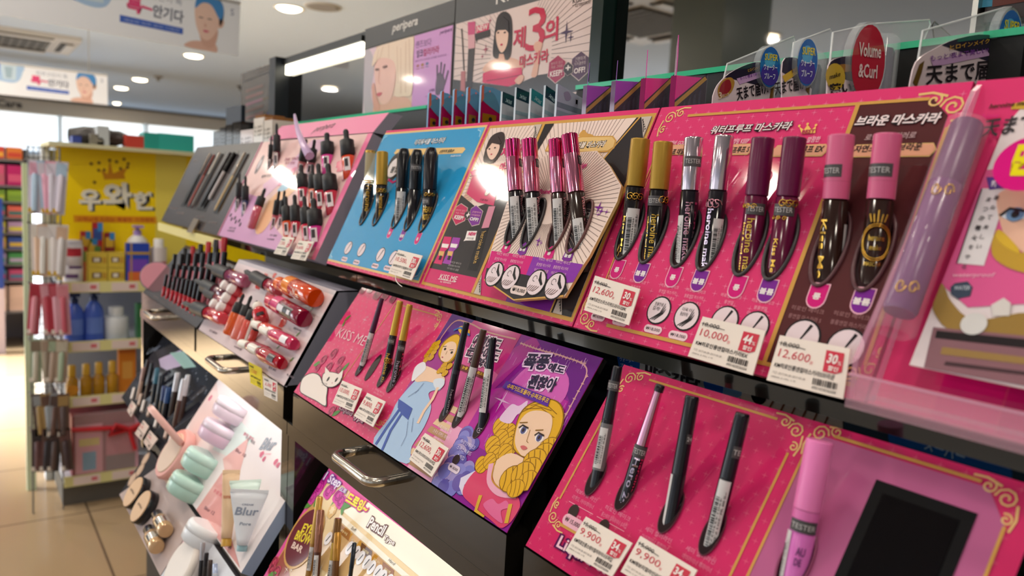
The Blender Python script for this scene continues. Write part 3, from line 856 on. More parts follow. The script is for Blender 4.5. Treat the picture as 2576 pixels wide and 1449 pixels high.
mb = MB(); wrap(mb, 'HEAVY', .12*L, .2*L, r+.0004, GFOIL, -.9, .7, False, .02); wrap(mb, 'ROTATION', .02*L, .1*L, r+.0004, GFOIL, -.9, .9, False, .02); wrap(mb, 'VOLUME', -.1*L, -.04*L, r+.0004, GFOIL, -.9, .9, False); mb.build('lettering', o, True); crest(o, L, .36, r, 0, GFOIL, .0025)
# white sunburst panel
wq = inset(whiteR, 0); p.poly(wq, GOLD, 1, True); wq2 = inset(whiteR, .0035); p.poly(wq2, CREAM, 2, True)
PX = lambda *q: [(1050+a/2.6345, 270+b/2.6345) for a, b in q]
A0, B0 = wq2[0], wq2[2]
cu, cv = p.px((1376, 312)); dl, dv_ = p.px((1183, 741))
cx = (cu+dl)/2
RAY = pr('8d7a74', .3)
def burst(p, c, box, n, rmin, m, w=.00045, l=3):
    for k in range(n):
        a = 2*PI*k/n; ca, sa = math.cos(a), math.sin(a)
        t1 = min(((box[2]-c[0])/ca if ca > 0 else (box[0]-c[0])/ca) if abs(ca) > 1e-6 else 9, ((box[3]-c[1])/sa if sa > 0 else (box[1]-c[1])/sa) if abs(sa) > 1e-6 else 9)
        if t1 > rmin: p.stroke([(c[0]+rmin*ca, c[1]+rmin*sa), (c[0]+t1*ca, c[1]+t1*sa)], w, m, l, True)
xa, xb, ya, yb = A0[0], B0[0], B0[1], A0[1]
xm = cx
burst(p, (xm+.08, .1), (xm, ya, xb, yb), 120, .01, RAY); burst(p, (xm-.045, .12), (xa, ya, xm, yb), 70, .03, RAY)
bl_ = p.px(PX((0, 830))[0])[1]
yk = p.px(PX((297, 583))[0])[1]; yp = p.px(PX((80, 1065))[0])[1]; ym = p.px(PX((440, 655))[0])[1]
p.poly([(xa, yk), (xa+.038, ym-.002), (xm, yk+.004), (xm, yp), (xa, yp)], pr('312c2f', .18), 4, True)
p.poly([(xa, yp), (xm, yp), (xm, ya), (xa, ya)], pr('d5276b', .18), 4, True)
p.poly([(xm-.0022, ya), (xm+.0022, ya), (xm+.0022, yb), (xm-.0022, yb)], GOLD, 6, True)
p.poly([(xm+.002, yb), (xm+.016, yb), (xm+.002, yb-.05)], INK, 5, True); p.poly([(xm-.002, yb), (xm-.014, yb), (xm-.002, yb-.03)], INK, 5, True)
p.poly([(xb, yb), (xb-.03, yb), (xb-.05, .115), (xb, .115)], CREAM, 4, True)
p.poly([(xb, yb), (xb-.018, yb), (xb-.075, .085), (xb-.045, .03), (xb, .03)], pr('312c2f', .18), 5, True); p.stroke([(xb-.014, yb), (xb-.075, .09)], .0018, GOLD, 6, True)
p.poly([(xm+.002, ya), (xm+.002, .05), (xm+.06, .05), (xm+.06, ya)], pr('d5276b', .18), 4, True); p.poly([(xm+.055, ya), (xm+.055, .05), (xb-.02, .05), (xb-.02, ya)], VIO, 4, True)
p.poly([(xb-.026, ya), (xb-.026, .05), (xb, .07), (xb, ya)], pr('312c2f', .18), 5, True); p.stroke([(xb-.0265, ya), (xb-.0265, .05)], .002, GOLD, 6, True)
for (x, y), sx, sy in (((xm+.003, ya), 1, 1), ((xb-.023, ya), 1, 1), ((xb, yb), -1, -1), ((xm-.003, yb), -1, -1)):
    p.poly([(x, y), (x+sx*.012, y), (x, y+sy*.02)], pr('c9b8ae', .3), 7, True)
    for k in range(5): p.star((x+sx*(.0015+.0018*k), y+sy*(.012-.0022*k)), .0012, INK, 8, True, 4, .4)
    p.stroke([(x+sx*.002, y+sy*.015), (x+sx*.009, y+sy*.002)], .0007, INK, 8, True)
# printed woman in a pink off-shoulder dress
p.blob(PX((395, 470), (400, 400), (450, 375), (520, 380), (575, 400), (580, 480), (545, 520), (500, 500)), 'dcb09f', 4)
p.blob(PX((310, 600), (350, 500), (360, 450), (420, 430), (395, 560), (330, 640)), 'd8a894', 3)
p.poly(PX((352, 430), (385, 415), (550, 418), (555, 452), (530, 560), (510, 655), (400, 630), (330, 575), (368, 462)), 'cf3468', 5)
p.stroke(PX((352, 460), (440, 450), (552, 455)), .0012, 'a32350', 6)
p.blob(PX((440, 350), (465, 250), (500, 190), (560, 165), (583, 190), (575, 260), (545, 330), (500, 375), (465, 372)), '3a2b2c', 5)
p.blob(PX((470, 270), (468, 310), (485, 345), (510, 345), (540, 300), (550, 255), (520, 230)), 'ecc6b4', 6)
p.poly(PX((465, 285), (485, 215), (540, 195), (562, 240), (545, 250), (500, 240)), '3a2b2c', 7)
for a in ((484, 280), (520, 272)): p.ell(PX(a)[0], .0016, .0009, '3d2a2c', 8)
p.ell(PX((497, 315))[0], .0016, .0008, 'c2405a', 8)
p.text('제3의', *PX((548, 335), (690, 300)), 'd5276b', PX((548, 275))[0], .03, l=5); p.text('마스카라', *PX((540, 425), (690, 400)), 'd5276b', PX((540, 375))[0], .03, l=5)
p.blob(PX((450, 580), (470, 545), (490, 560), (465, 590)), '8d7a74', 6); p.blob(PX((453, 578), (470, 550), (485, 561), (465, 586)), 'ecd3c8', 7)
p.text('모델 화보', *PX((420, 620), (470, 628)), INK, PX((421, 606))[0], l=7)
hexa(((295, 638), (340, 668), (320, 755), (258, 785), (233, 735), (262, 660)), 'c42a5c', 5); hexa(((395, 650), (440, 690), (415, 780), (365, 792), (338, 745), (360, 672)), '7d2a94', 5); hexa(((340, 690), (360, 700), (352, 740), (330, 748), (315, 725), (322, 700)), '312c2f', 7)
p.text('+', *PX((327, 735), (350, 732)), WHITE, PX((328, 705))[0], .04, l=10)
for a, w in (((262, 690), '번지지 않고'), ((258, 708), '처음 그대로')): p.text(w, *PX(a, (a[0]+60, a[1]+7)), PALE, PX((a[0], a[1]-13))[0], l=8)
for a, w in (((368, 702), '간편하게'), ((362, 722), '이지클렌징')): p.text(w, *PX(a, (a[0]+56, a[1]+7)), PALE, PX((a[0], a[1]-13))[0], l=8)
p.text('KEEP!', *PX((247, 742), (305, 752)), WHITE, PX((252, 715))[0], .03, l=8); p.text('OFF!', *PX((350, 752), (405, 762)), WHITE, PX((354, 728))[0], .03, l=8)
p.poly(PX((335, 822), (400, 822), (388, 885), (325, 885), (310, 890), (322, 870)), WHITE, 5); p.text('NEW', *PX((340, 852), (388, 856)), 'd5276b', PX((342, 828))[0], .04, l=7); p.text('어드밴스드 필름', *PX((330, 876), (375, 880)), INK, PX((331, 862))[0], l=7)
p.poly(PX((478, 660), (522, 658), (478, 800), (430, 805)), 'd58aa0', 6); p.poly(PX((428, 808), (478, 800), (400, 1085), (335, 1080)), '1f1b20', 5)
p.text('heroine make', *PX((432, 830), (375, 1040)), 'c9a25e', None, .0, l=7, hs=1.6)
for ox, c in ((0, 'd5276b'), (58, 'a03aa8')):
    p.poly(PX((182+ox, 858+ox*.1), (232+ox, 862+ox*.1), (215+ox, 930), (188+ox, 955), (180+ox, 990), (165+ox, 1045), (112+ox, 1035), (140+ox, 980), (160+ox, 930)), c, 5)
    p.poly(PX((170+ox, 905), (215+ox, 910), (205+ox, 935), (165+ox, 930)), WHITE, 6); p.poly(PX((150+ox, 955), (185+ox, 958), (175+ox, 990), (145+ox, 985)), 'e0b06a', 6); p.poly(PX((155+ox, 985), (170+ox, 987), (160+ox, 1015), (145+ox, 1012)), INK, 7)
lines(p, PX((255, 1040))[0], ('히로인 메이크', '볼륨앤컬 마스카라', '어드밴스드 필름'), .022, .0022, pr('b8aeb0', .3), .0035, 6)
p.text('KISS ME', *PX((150, 1140), (262, 1160)), WHITE, PX((152, 1105))[0], 0, l=7); p.text('by ISEHAN', *PX((155, 1165), (225, 1178)), WHITE, PX((156, 1150))[0], 0, l=7); p.stroke(PX((143, 1140), (258, 1162)), .0005, WHITE, 7)
# gold plaque
p.poly(PX((850, 295), (872, 240), (1100, 195), (1300, 192), (1325, 225), (1310, 275), (1270, 300), (1050, 305)), GOLD, 5); p.poly(PX((860, 290), (880, 245), (1100, 203), (1295, 200), (1315, 226), (1302, 268), (1265, 292), (1050, 297)), GOLDL, 6)
p.blob(PX((1075, 195), (1085, 170), (1110, 152), (1130, 175), (1165, 185), (1170, 200), (1120, 205)), GOLD, 5)
p.text('리무버블 마스카라', *PX((1000, 280), (1245, 268)), pr('f2e4d6'), PX((1000, 240))[0], .03, .15, l=8, outline=INK, ow=.07)
p.mb.build('printed_board', D1)
flush_rings(D1)
# heptagonal board that stands off the sunburst, its four holders
pd = Print(V(UPO)+p.N*.013, (1, 0, 0), p.W)
out = PX((1190, 288), (1272, 385), (1352, 520), (1325, 622), (1235, 800), (1140, 985), (1100, 1045), (975, 1255), (640, 1282), (443, 1145), (487, 950), (520, 850), (590, 640), (700, 430), (850, 315))
pd.board(out, CREAM, .0028, side=GOLDL)
c = pd.px(PX((900, 640))[0])
po_ = [pd.px(a) for a in out]
for k in range(110):
    a = 2*PI*k/110; d = (math.cos(a), math.sin(a)); best = None
    for i in range(len(po_)):
        A, B = po_[i], po_[(i+1) % len(po_)]; ex, ey = B[0]-A[0], B[1]-A[1]; den = d[0]*ey-d[1]*ex
        if abs(den) < 1e-9: continue
        t = ((A[0]-c[0])*ey-(A[1]-c[1])*ex)/den; s_ = ((A[0]-c[0])*d[1]-(A[1]-c[1])*d[0])/den
        if t > 0 and 0 <= s_ <= 1: best = t
    if best: pd.stroke([(c[0]+.02*d[0], c[1]+.02*d[1]), (c[0]+best*.985*d[0], c[1]+best*.985*d[1])], .00045, RAY, 1, True)
pd.poly(PX((494, 952), (770, 990), (722, 1112), (462, 1066)), MAG, 2); pd.poly(PX((770, 990), (1100, 1042), (1035, 1160), (985, 1165), (722, 1112)), pr('8a33a8', .2), 2)
pd.poly(PX((462, 1066), (722, 1112), (985, 1165), (1000, 1215), (968, 1250), (642, 1276), (447, 1143)), pr('312c2f', .18), 3)
pd.stroke(PX((447, 1143), (640, 1279), (972, 1252)), .0016, GOLD, 4)
for a, w in (((565, 985), ('히로인 메이크', '롱앤컬 마스카라', '어드밴스드 필름')), ((672, 1000), ('히로인 메이크', '볼륨앤컬 마스카라', '어드밴스드 필름')), ((850, 1022), ('히로인 메이크', '롱앤컬 마스카라', '어드밴스드 필름', '모드 브라운')), ((965, 1040), ('히로인 메이크', '볼륨앤컬 마스카라', '어드밴스드 필름', '모드 브라운'))): lines(pd, PX(a)[0], w, .019, .003, pr('f0b9d0', .3), .0052, 4)
for a in ((515, 1108), (621, 1130), (792, 1165), (917, 1188)): lash(pd, PX(a)[0], None, .0112, l=5, kind=1)
c = pd.px(PX((675, 1216))[0]); pd.pill(c, .0115, .004, pr('e6cfc9'), 5, True); pd.text('₩18,000', (c[0]-.009, c[1]-.002), (c[0]+.009, c[1]-.002), INK, (c[0]-.009, c[1]+.002), .01, l=6, uv=True)
for a, m, w in (((592, 930), MAG, '롱'), ((702, 943), VIO, '볼륨'), ((877, 970), MAG, '롱'), ((1002, 985), VIO, '볼륨')):
    q = pd.px(PX(a)[0]); pd.star((q[0], q[1]), .0072, m, 3, True, 3, .85); pd.text(w, (q[0]-.0022*len(w), q[1]-.0018), (q[0]+.0022*len(w), q[1]-.0018), WHITE, (q[0]-.003, q[1]+.0018), .03, l=5, uv=True)
for a, r in (((805, 885), .0045), ((800, 912), .0025), ((822, 900), .0025), ((1205, 665), .006), ((1220, 690), .004), ((1200, 712), .0025), ((1255, 695), .003)): pd.star(PX(a)[0], r, VIO, 3, False, 4, .2)
pd.text('New', *PX((1085, 415), (1125, 400)), MAG, PX((1085, 375))[0], .02, .2, l=3); pd.text('Point', *PX((800, 575), (880, 575)), MAG, PX((800, 545))[0], .02, .2, l=3)
PC = ('d884a0', .12, 1)
for i, (T, H, w, lb, rg, seed, br) in enumerate((((1289, 351), (1296, 585), 39, 'pink chrome mascara, first of the four on the faceted white board', '3a3638', 5, '17141a'), ((1331, 350), (1335, 592), 40, 'pink chrome mascara, second of the four on the faceted white board', '3a3638', 6, '17141a'), ((1399, 350), (1403, 592), 40, 'pink chrome mascara with a brown barrel, third on the faceted white board', '6a4644', 7, '2b1c18'), ((1432, 339), (1454, 604), 43, 'leaning pink chrome mascara, last of the four on the faceted white board', '6a4644', 8, '2b1c18'))):
    o, L, r = mascara(pd, T, H, w, lb, .43, PC, (br, .15), 88, .03, ring=rg, hole='2a2226', ringgrow=1.1)
    MB().lathe([(L*.80, r*1.022), (L-.001, r*1.022)], mat('b3265c', .15, 1), 28, cap=False).build('cap_band', o, True, label='deep pink upper part of the cap')
    sticker(o, L, -.12 if i < 3 else -.16, .36 if i < 3 else .17, r, -.9, .35 if i != 1 else .5, seed)
    swash(o, L, -.05, .38, r, 'Volume and Curl', PFOIL, .55, 1.2); tester(o, L, .73, r*1.03, .75, 1.7)
pd.mb.build('faceted_board', D1, label='faceted white board with gold edge standing off the panel')
flush_rings(D1)

# ---- display with the quilted pink panel and the brown panel
D2 = thing('mascara_display', 'pink quilted mascara display with a brown panel at one end', 'display', (-.34, .44, Z(0)))
p = plane_print(UPO, 66)
x0, x1 = -.4595, -.2155
p.board([(x0, 0), (x1, 0), (x1, H_), (x0, H_)], PINK, .006, True, PINKD)
dv = p.px((2157, 256))[0]; dv2 = p.px((1925, 923))[0]; xd = (dv+dv2)/2; xr = (p.px((2392, 275))[0]+p.px((2202, 923))[0])/2-.004
yt = p.px((2157, 262))[1]; yb_ = p.px((1690, 858))[1]
quilt(p, x0+.003, x1, .003, H_-.002, skip=lambda x, y: x > xd and x < xr and yb_ < y < yt)
p.poly([(xd, yb_), (xr, yb_), (xr, yt-.012), (xr-.012, yt), (xd, yt)], CHOC, 1, True); quilt(p, xd+.004, xr-.006, yb_+.004, yt-.004, pr('6e3a3c', .25))
p.stroke([(xd, yb_), (xd, yt)], .003, GOLD, 3, True)
xl = p.px((1672, 330))[0]+.001
p.stroke([(xl+.018, yt), (xr-.014, yt)], .0022, GOLD, 3, True); p.stroke([(xl+.02, yb_), (xr, yb_)], .0026, GOLD, 3, True); p.stroke([(xl, .03), (xl, yt-.022)], .0012, GOLD, 3, True); p.stroke([(xl+.0025, .03), (xl+.0025, yt-.022)], .0006, GOLD, 3, True); p.stroke([(xr+.002, .02), (xr+.002, yt-.02)], .0022, GOLD, 3, True)
swirl(p, (1686, 297), 1, 1, -1); swirl(p, (1472, 800), 1, 1, 1); swirl(p, (2398, 268), 1.2, -1, -1); swirl(p, (2188, 930), 1, -1, 1)
p.text('워터프루프 마스카라', (1787, 339), (1990, 329), pr('f3dfe0', .3), (1791, 319), .02, .2, l=6, outline=INK, ow=.06)
p.text('브라운 마스카라', (2149, 320), (2364, 313), pr('f3dfe0', .3), (2152, 294), .03, .2, l=6, outline=INK, ow=.05)
CRW = pr('f3c36a', .25)
p.poly([(2018, 338), (2012, 320), (2024, 328), (2033, 315), (2043, 328), (2054, 318), (2052, 336)], CRW, 4); p.text('BEST', (2018, 338), (2050, 336), pr('b02458'), (2019, 329), .03, l=6)
for a in ((2012, 318), (2033, 313), (2054, 316)): p.ell(a, .001, .001, CRW, 4, 8)
for a, b, w, T in (((1700, 389), (1726, 378), '데일리', None), ((1850, 387), (1880, 370), '프루프 S', None)): pass
for a, b in (((1682, 378), (1738, 378)), ((1810, 378), (1886, 378)), ((1952, 381), (2074, 379)), ((2150, 381), (2345, 375))):
    A = p.px(a); B = p.px(b); p.poly([(A[0], A[1]-.0045), (A[0]-.003, A[1]), (A[0], A[1]+.0045), (B[0], A[1]+.0045), (B[0]+.003, A[1]), (B[0], A[1]-.0045)], GOLDL, 3, True); p.poly([(A[0], A[1]-.0038), (A[0]-.002, A[1]), (A[0], A[1]+.0038), (B[0], A[1]+.0038), (B[0]+.002, A[1]), (B[0], A[1]-.0038)], pr('e8a98a', .25), 4, True)
for w, a, b, c in (('프루프 데일리', (1672, 391), (1730, 389), (1672, 377)), ('터프루프 S', (1832, 388), (1884, 385), (1832, 372)), ('워터프루프 EX', (1970, 389), (2072, 385), (1970, 371)), ('자연스럽게 S브라운', (2148, 386), (2318, 380), (2149, 368))): p.text(w, a, b, INK, c, .02, .15, l=6)
for w, a, b, c in (('메가비 GOLD', (1680, 368), (1728, 366), (1680, 356)), ('롱앤컬링 KEEP', (1826, 366), (1884, 363), (1826, 352)), ('깔끔한', (2030, 361), (2063, 359), (2030, 347)), ('로맨틱한 컬러로', (2175, 356), (2303, 350), (2176, 340))): p.text(w, a, b, pr('e9b9c8' if a[0] < 2100 else 'b8989a', .3), c, .02, .15, l=6)
# holders and tubes
for T, H, w, lb, sp, cap, body, rg in (
    ((1612, 349), (1580, 612), 49, 'black mascara with a gold cap and barcode sticker on quilted pink', .545, ('a98430', .38, .5), ('131115', .12), '3a3638'),
    ((1669, 357), (1636, 620), 49, 'black mascara with a gold cap and long gold lettering on quilted pink', .545, ('a98430', .38, .5), ('131115', .12), '3a3638'),
    ((1746, 346), (1722, 630), 48, 'silver capped mascara with a tester band around its cap', .53, ('d9c9d2', .1, 1), ('15121a', .12), '3a3638'),
    ((1823, 341), (1788, 632), 48, 'silver capped mascara with a white sticker, next to the burgundy pair', .53, ('d9c9d2', .1, 1), ('15121a', .12), '3a3638'),
    ((1920, 347), (1882, 648), 57, 'burgundy mascara with a tester band and long gold lettering', .52, ('641040', .25), ('5d1036', .15), '3a3638'),
    ((2000, 346), (1964, 653), 58, 'burgundy mascara nearest the brown panel', .52, ('641040', .25), ('5d1036', .15), '3a3638'),
    ((2117, 340), (2079, 672), 64, 'brown mascara with a rose pink cap on the panel divider', .51, ('d4608c', .3), ('2a1612', .12), '59343a'),
    ((2234, 337), (2191, 672), 67, 'brown mascara with a pink cap and a gold crowned oval', .51, ('d4608c', .3), ('2a1612', .12), '59343a')):
    o, L, r = mascara(p, T, H, w, lb, sp, cap, body, ring=rg, hole='2a1216', ringgrow=1.06)
    k = T[0]
    if k == 1612: sticker(o, L, -.12, .33, r, -.55, .75, 11, '2016.11.25'); crest(o, L, .44, r, .1, GFOIL); swash(o, L, -.1, .25, r, 'Kiss Me', GFOIL, -1.0, -.7)
    elif k == 1669: tester(o, L, .43, r, -1.4, .45); crest(o, L, .44, r, 1.0, GFOIL); swash(o, L, -.2, .3, r, 'heroine make', GFOIL, -.5, .25); swash(o, L, -.2, .28, r, 'volume & curl mascara', GFOIL, -1.0, -.75)
    elif k == 1746: tester(o, L, .78, r*1.02, -.9, 1.05); sticker(o, L, -.15, .3, r, -1.4, -.5, 13); swash(o, L, -.1, .42, r, 'heroine make', PFOIL, -.35, .4); swash(o, L, .1, .42, r, 'Long', SFOIL, .5, .9)
    elif k == 1823: sticker(o, L, -.1, .28, r, -.1, 1.1, 14, plain=False); crest(o, L, .4, r, -.6, PFOIL, .004); swash(o, L, -.2, .36, r, 'heroine make', SFOIL, -.9, -.25)
    elif k == 1920: tester(o, L, .4, r, -.85, .95); swash(o, L, -.2, .32, r, 'heroine make', GFOIL, -.55, .1); swash(o, L, -.2, .28, r, 'long & curl mascara', GFOIL, -1.0, -.7); crest(o, L, .42, r, -.7, GFOIL, .002)
    elif k == 2000: tester(o, L, .4, r, -1.3, .75); swash(o, L, -.12, .16, r, 'Kiss Me', GFOIL, -.75, -.35); crest(o, L, .45, r, .2, GFOIL, .003); crest(o, L, .33, r, -.6, GFOIL, .0015)
    else:
        tester(o, L, .72, r*1.02, -1.5, .25 if k == 2117 else .6); MB().lathe([(L*.64, r*1.03), (L*.645, r*1.03)], mat('c45a80', .3), 24, cap=False).build('cap_seam', o, True)
        if k == 2117:
            swash(o, L, -.1, .35, r, 'Kiss Me', GFOIL, -1.1, -.5); sticker(o, L, .05, .32, r, .9, 1.4, 15, plain=True)
        else:
            mb = MB()
            for zc, ra in ((.18, .0085), (.18, .0075)):
                mb.tube([((r+.0004)*math.cos(ra*math.cos(a)/r), (r+.0004)*math.sin(ra*math.cos(a)/r), zc*L+ra*1.25*math.sin(a)) for a in [2*PI*j/24 for j in range(24)]], .0004, GFOIL, 5, True)
            for j in range(5): mb.tube([((r+.0004)*math.cos(-.45+.22*j), (r+.0004)*math.sin(-.45+.22*j), .33*L), ((r+.0004)*math.cos(-.6+.3*j), (r+.0004)*math.sin(-.6+.3*j), (.39+(.03 if j == 2 else 0))*L)], .0006, GFOIL, 5)
            wrap(mb, 'heroine', .19*L, .235*L, r+.0004, GFOIL, -.55, .55, False, .01); wrap(mb, 'make', .12*L, .16*L, r+.0004, GFOIL, -.4, .4, False, .01); wrap(mb, 'MASCARA', .0, .03*L, r+.0004, GFOIL, -.7, .7, False)
            mb.build('gold_emblem', o, True)
for a, m, w in (((1554, 676), MAG, '롱'), ((1614, 685), VIO, '볼륨'), ((1695, 695), MAG, '롱'), ((1760, 705), VIO, '볼륨'), ((1855, 720), MAG, '롱'), ((1931, 730), VIO, '볼륨'), ((2057, 742), MAG, '롱'), ((2170, 755), VIO, '볼륨')): tab(p, a, m, w)
for a, w in (((1546, 703), ('히로인 메이크', '롱앤컬')), ((1603, 713), ('히로인 메이크', '볼륨앤컬')), ((1684, 725), ('히로인 메이크', '롱앤컬 마스카라', '슈퍼 워터프루프')), ((1750, 737), ('히로인 메이크', '볼륨앤컬 마스카라', '슈퍼 워터프루프')), ((1838, 750), ('히로인 메이크', '롱앤컬', '마스카라 EX')), ((1918, 764), ('히로인 메이크', '볼륨앤컬', '마스카라 EX'))): lines(p, a, w)
for a, w in (((2030, 785), ('히로인 메이크', '롱앤컬 마스카라 S', '브라운')), ((2140, 800), ('히로인 메이크', '볼륨앤컬 마스카라', '브라운'))): lines(p, a, w, .022, .003, pr('a8787a', .3), .0055)
lash(p, (1658, 781), (1643, 829), .0098, kind=2, words=('한올한올', '길게!')); lash(p, (1728, 796), (1706, 845), .0098, kind=2, words=('더욱 더', '풍성하게!'))
for a, r in (((1823, 808), .0098), ((1898, 823), .0098), ((2018, 850), .0108), ((2128, 875), .0108)): lash(p, a, None, r)
for a in ((1505, 798), (1560, 810)):
    c = p.px(a); p.pill(c, .0078, .003, pr('f0cfd6'), 2, True); p.text('₩14,000', (c[0]-.006, c[1]-.0014), (c[0]+.006, c[1]-.0014), INK, (c[0]-.006, c[1]+.0014), l=4, uv=True)
p.mb.build('printed_board', D2)
flush_rings(D2)

# ---- price tags
def price_tag(base, off, q, label, old, new, pct, name, l2='기간: 2017-04-28~2017-05-28', col='f0e2d8', group=None):
    """a small paper card in a clip, standing off the display face base by off"""
    p = Print(base.O+base.N*off, base.U, base.W)
    c = [V(p.px(a)) for a in q]
    t = thing('price_tag', label, 'price tag', p.P(c[3]), group)
    W_, H_ = (c[1]-c[0]).length, (c[0]-c[3]).length
    B = lambda s, v: tuple((c[3]*(1-s)+c[2]*s)*(1-v)+(c[0]*(1-s)+c[1]*s)*v)
    p.board([B(0, 0), B(1, 0), B(1, 1), B(0, 1)], pr(col, .3), .0008, True)
    red = pr('cf3f52', .35)
    T = lambda s, a, b, v, h, m, l=2, bo=0.: p.text(s, B(a, v), B(b, v), m, B(a, v+h), bo, l=l, uv=True)
    T(old, .05, .32, .77, .11, INK); p.stroke([B(.03, .84), B(.42, .80)], W_*.008, INK, 3, True)
    T(new, .06, .50, .52, .2, red, 2, -.005); T('원', .51, .55, .52, .07, red)
    if pct:
        p.poly([B(.70, .88), B(.94, .88), B(.94, .50), B(.86, .44), B(.70, .44)], red, 2, True)
        T(pct, .73, .86, .62, .2, WHITE, 4, .03); T('%', .87, .92, .62, .08, WHITE, 4); T('할인', .76, .89, .48, .1, WHITE, 4, .02)
    T(name, .05, .86, .31, .11, INK, 2, .015)
    g = pr('8a807c', .4)
    T(l2, .05, .5, .17, .06, g); T('(8806-2-05) 1개', .05, .38, .08, .05, g)
    q_ = random.Random(len(name)); x = .6
    while x < .9:
        w = q_.choice((.008, .014, .02)); p.poly([B(x, .14), B(x+w, .14), B(x+w, .27), B(x, .27)], INK, 2, True); x += w+q_.choice((.008, .013))
    T('4901433036504', .6, .9, .05, .06, INK)
    p.mb.build('card', t)
    mb = MB(); a, b = B(.3, .25), B(.7, .75); z0 = [p.P(B(.25, .3)), p.P(B(.75, .3)), p.P(B(.75, .85)), p.P(B(.25, .85))]
    mb.prism([v-p.N*.0009 for v in z0], -p.N*(off-.0012), mat('d9d9dc', .1, alpha=.25)); mb.build('clip', t)
    return t
UPP = plane_print(UPO, 66)
price_tag(UPP, .009, ((1497, 693), (1610, 727), (1581, 818), (1469, 780)), 'price tag reading 12,600 below the gold capped mascaras', '18,000', '12,600', '30', 'KM히로인스무스리퀴드라이너SPK')
price_tag(UPP, .010, ((1768, 796), (1926, 832), (1893, 944), (1730, 896)), 'price tag reading 10,000 below the burgundy mascaras', '18,000', '10,000', '44', 'KM히로인롱앤컬마스카라EX')
price_tag(UPP, .012, ((1962, 843), (2139, 877), (2121, 1004), (1928, 956)), 'price tag reading 12,600 below the brown panel', '18,000', '12,600', '30', 'KM히로인롱앤컬마스카라S브라운')
price_tag(UPP, .009, ((1002, 628), (1063, 643), (1035, 705), (977, 687)), 'price tag reading 10,500 on the blue panel', '15,000', '10,500', '30', 'KM헤비로테이션볼륨마스카라')
mb = MB(); c = [UPP.w(a)+UPP.N*.01 for a in ((1014, 700), (1014, 712), (1020, 722), (1030, 730))]
tl = thing('tag_thread', 'loose white thread hanging below the price tag on blue', 'thread', c[0]); mb.tube(spl(c, 4), .0005, mat('efe6e4', .6), 6); mb.build('strand', tl)
# ================================================================ middle row: eyeliner displays
def rose(p, px, r, c1, c2, l=3):
    c = p.px(px); r *= .85
    p.blob([(c[0]+r*(1+.12*((k*7) % 3-1))*math.cos(a), c[1]+r*(1+.12*((k*5) % 3-1))*math.sin(a)) for k, a in enumerate([2*PI*k/8 for k in range(8)])], c1, l, 3, True)
    for k in range(3):
        rr = r*(.75-.22*k); a0 = k*1.9
        p.stroke([(c[0]+rr*math.cos(a0+j*.45), c[1]+rr*math.sin(a0+j*.45)) for j in range(9)], r*.13, c2, l+1, True)
def leaf(p, px, r, a, m, l=2):
    c = p.px(px); p.blob([(c[0]+r*math.cos(a), c[1]+r*math.sin(a)), (c[0]+r*.4*math.cos(a+1.5), c[1]+r*.4*math.sin(a+1.5)), (c[0]-r*math.cos(a), c[1]-r*math.sin(a)), (c[0]+r*.4*math.cos(a-1.5), c[1]+r*.4*math.sin(a-1.5))], m, l, 3, True)
CN = [0]
def curl(p, px, rx, ry, rot=0, l=6, c1='e0aa28', c2='8a5f14', n=3):
    CN[0] = (CN[0]+1) % 15; l += CN[0]*.35
    rx *= .58; ry *= .62; c = p.px(px); p.k = 0; p.ell(c, rx*1.06, ry*1.08, c2, l, 18, True, rot); p.ell(c, rx, ry, c1, l+.1, 18, True, rot); p.k = 0
    for k in range(n):
        f = -.55+.5*k; x = rx*f; h = ry*math.sqrt(max(0, 1-f*f))*.95
        p.stroke([(c[0]+(x-ry*.12*j*j)*math.cos(rot)-h*j*math.sin(rot), c[1]+(x-ry*.12*j*j)*math.sin(rot)+h*j*math.cos(rot)) for j in (-1, -.5, 0, .5, 1)], ry*.1, c2, l+.2, True)
D3 = thing('eyeliner_display', 'pink and purple eyeliner display with illustrated ladies above the bar handle', 'display', (-.655, .36, Z(-.24)))
p = plane_print(MIDO, 56)
PX = lambda *q: [(720+a/2.265, 700+b/2.265) for a, b in q]
x0, x1, H_ = -.8765, -.4335, .1505
p.board([(x0, 0), (x1, 0), (x1, H_), (x0, H_)], PINK, .005, True, BLK)
ex1 = (p.px((1139, 790))[0]+p.px((941, 1110))[0])/2; ex2 = (p.px((1316, 841))[0]+p.px((1092, 1215))[0])/2
quilt(p, x0+.003, ex1, .003, H_-.002)
G2 = mat('d8a860', .3)
for a, b in (((1000, 757), (862, 955)), ((1002, 766), (1104, 795)), ((1123, 815), (985, 1040)), ((870, 1030), (960, 1085))): p.stroke([a, b], .0012, GOLD, 2)
swirl(p, (1105, 800), .8, -1, -1); swirl(p, (968, 1062), .7, -1, 1)
for a, r in (((935, 725), .010), ((952, 740), .011), ((972, 742), .010), ((915, 728), .009), ((990, 752), .008)): rose(p, a, r, '9c1c4c', '6d0f34')
for a, r in (((815, 905), .008), ((840, 890), .009), ((858, 908), .008), ((828, 925), .009), ((852, 932), .008), ((800, 925), .007), ((835, 1035), .008), ((822, 1052), .007)): rose(p, a, r, 'c23a68', '7f1a42')
for a, r, t in (((800, 915), .009, .5), ((868, 925), .008, 1.2), ((795, 945), .008, .2), ((838, 950), .009, 2), ((845, 1040), .008, .6), ((895, 735), .007, .8), ((875, 800), .006, .9), ((865, 815), .005, 2)): leaf(p, a, r, t, '4f8a3a')
for a, r in (((918, 805), .007), ((885, 880), .006), ((925, 798), .004), ((868, 888), .004)): p.star(a, r, PALE, 2, False, 4, .12)
p.text('KISS ME', PX((285, 333))[0], PX((440, 388))[0], pr('f0c9cf', .3), PX((300, 278))[0], -.01, l=4)
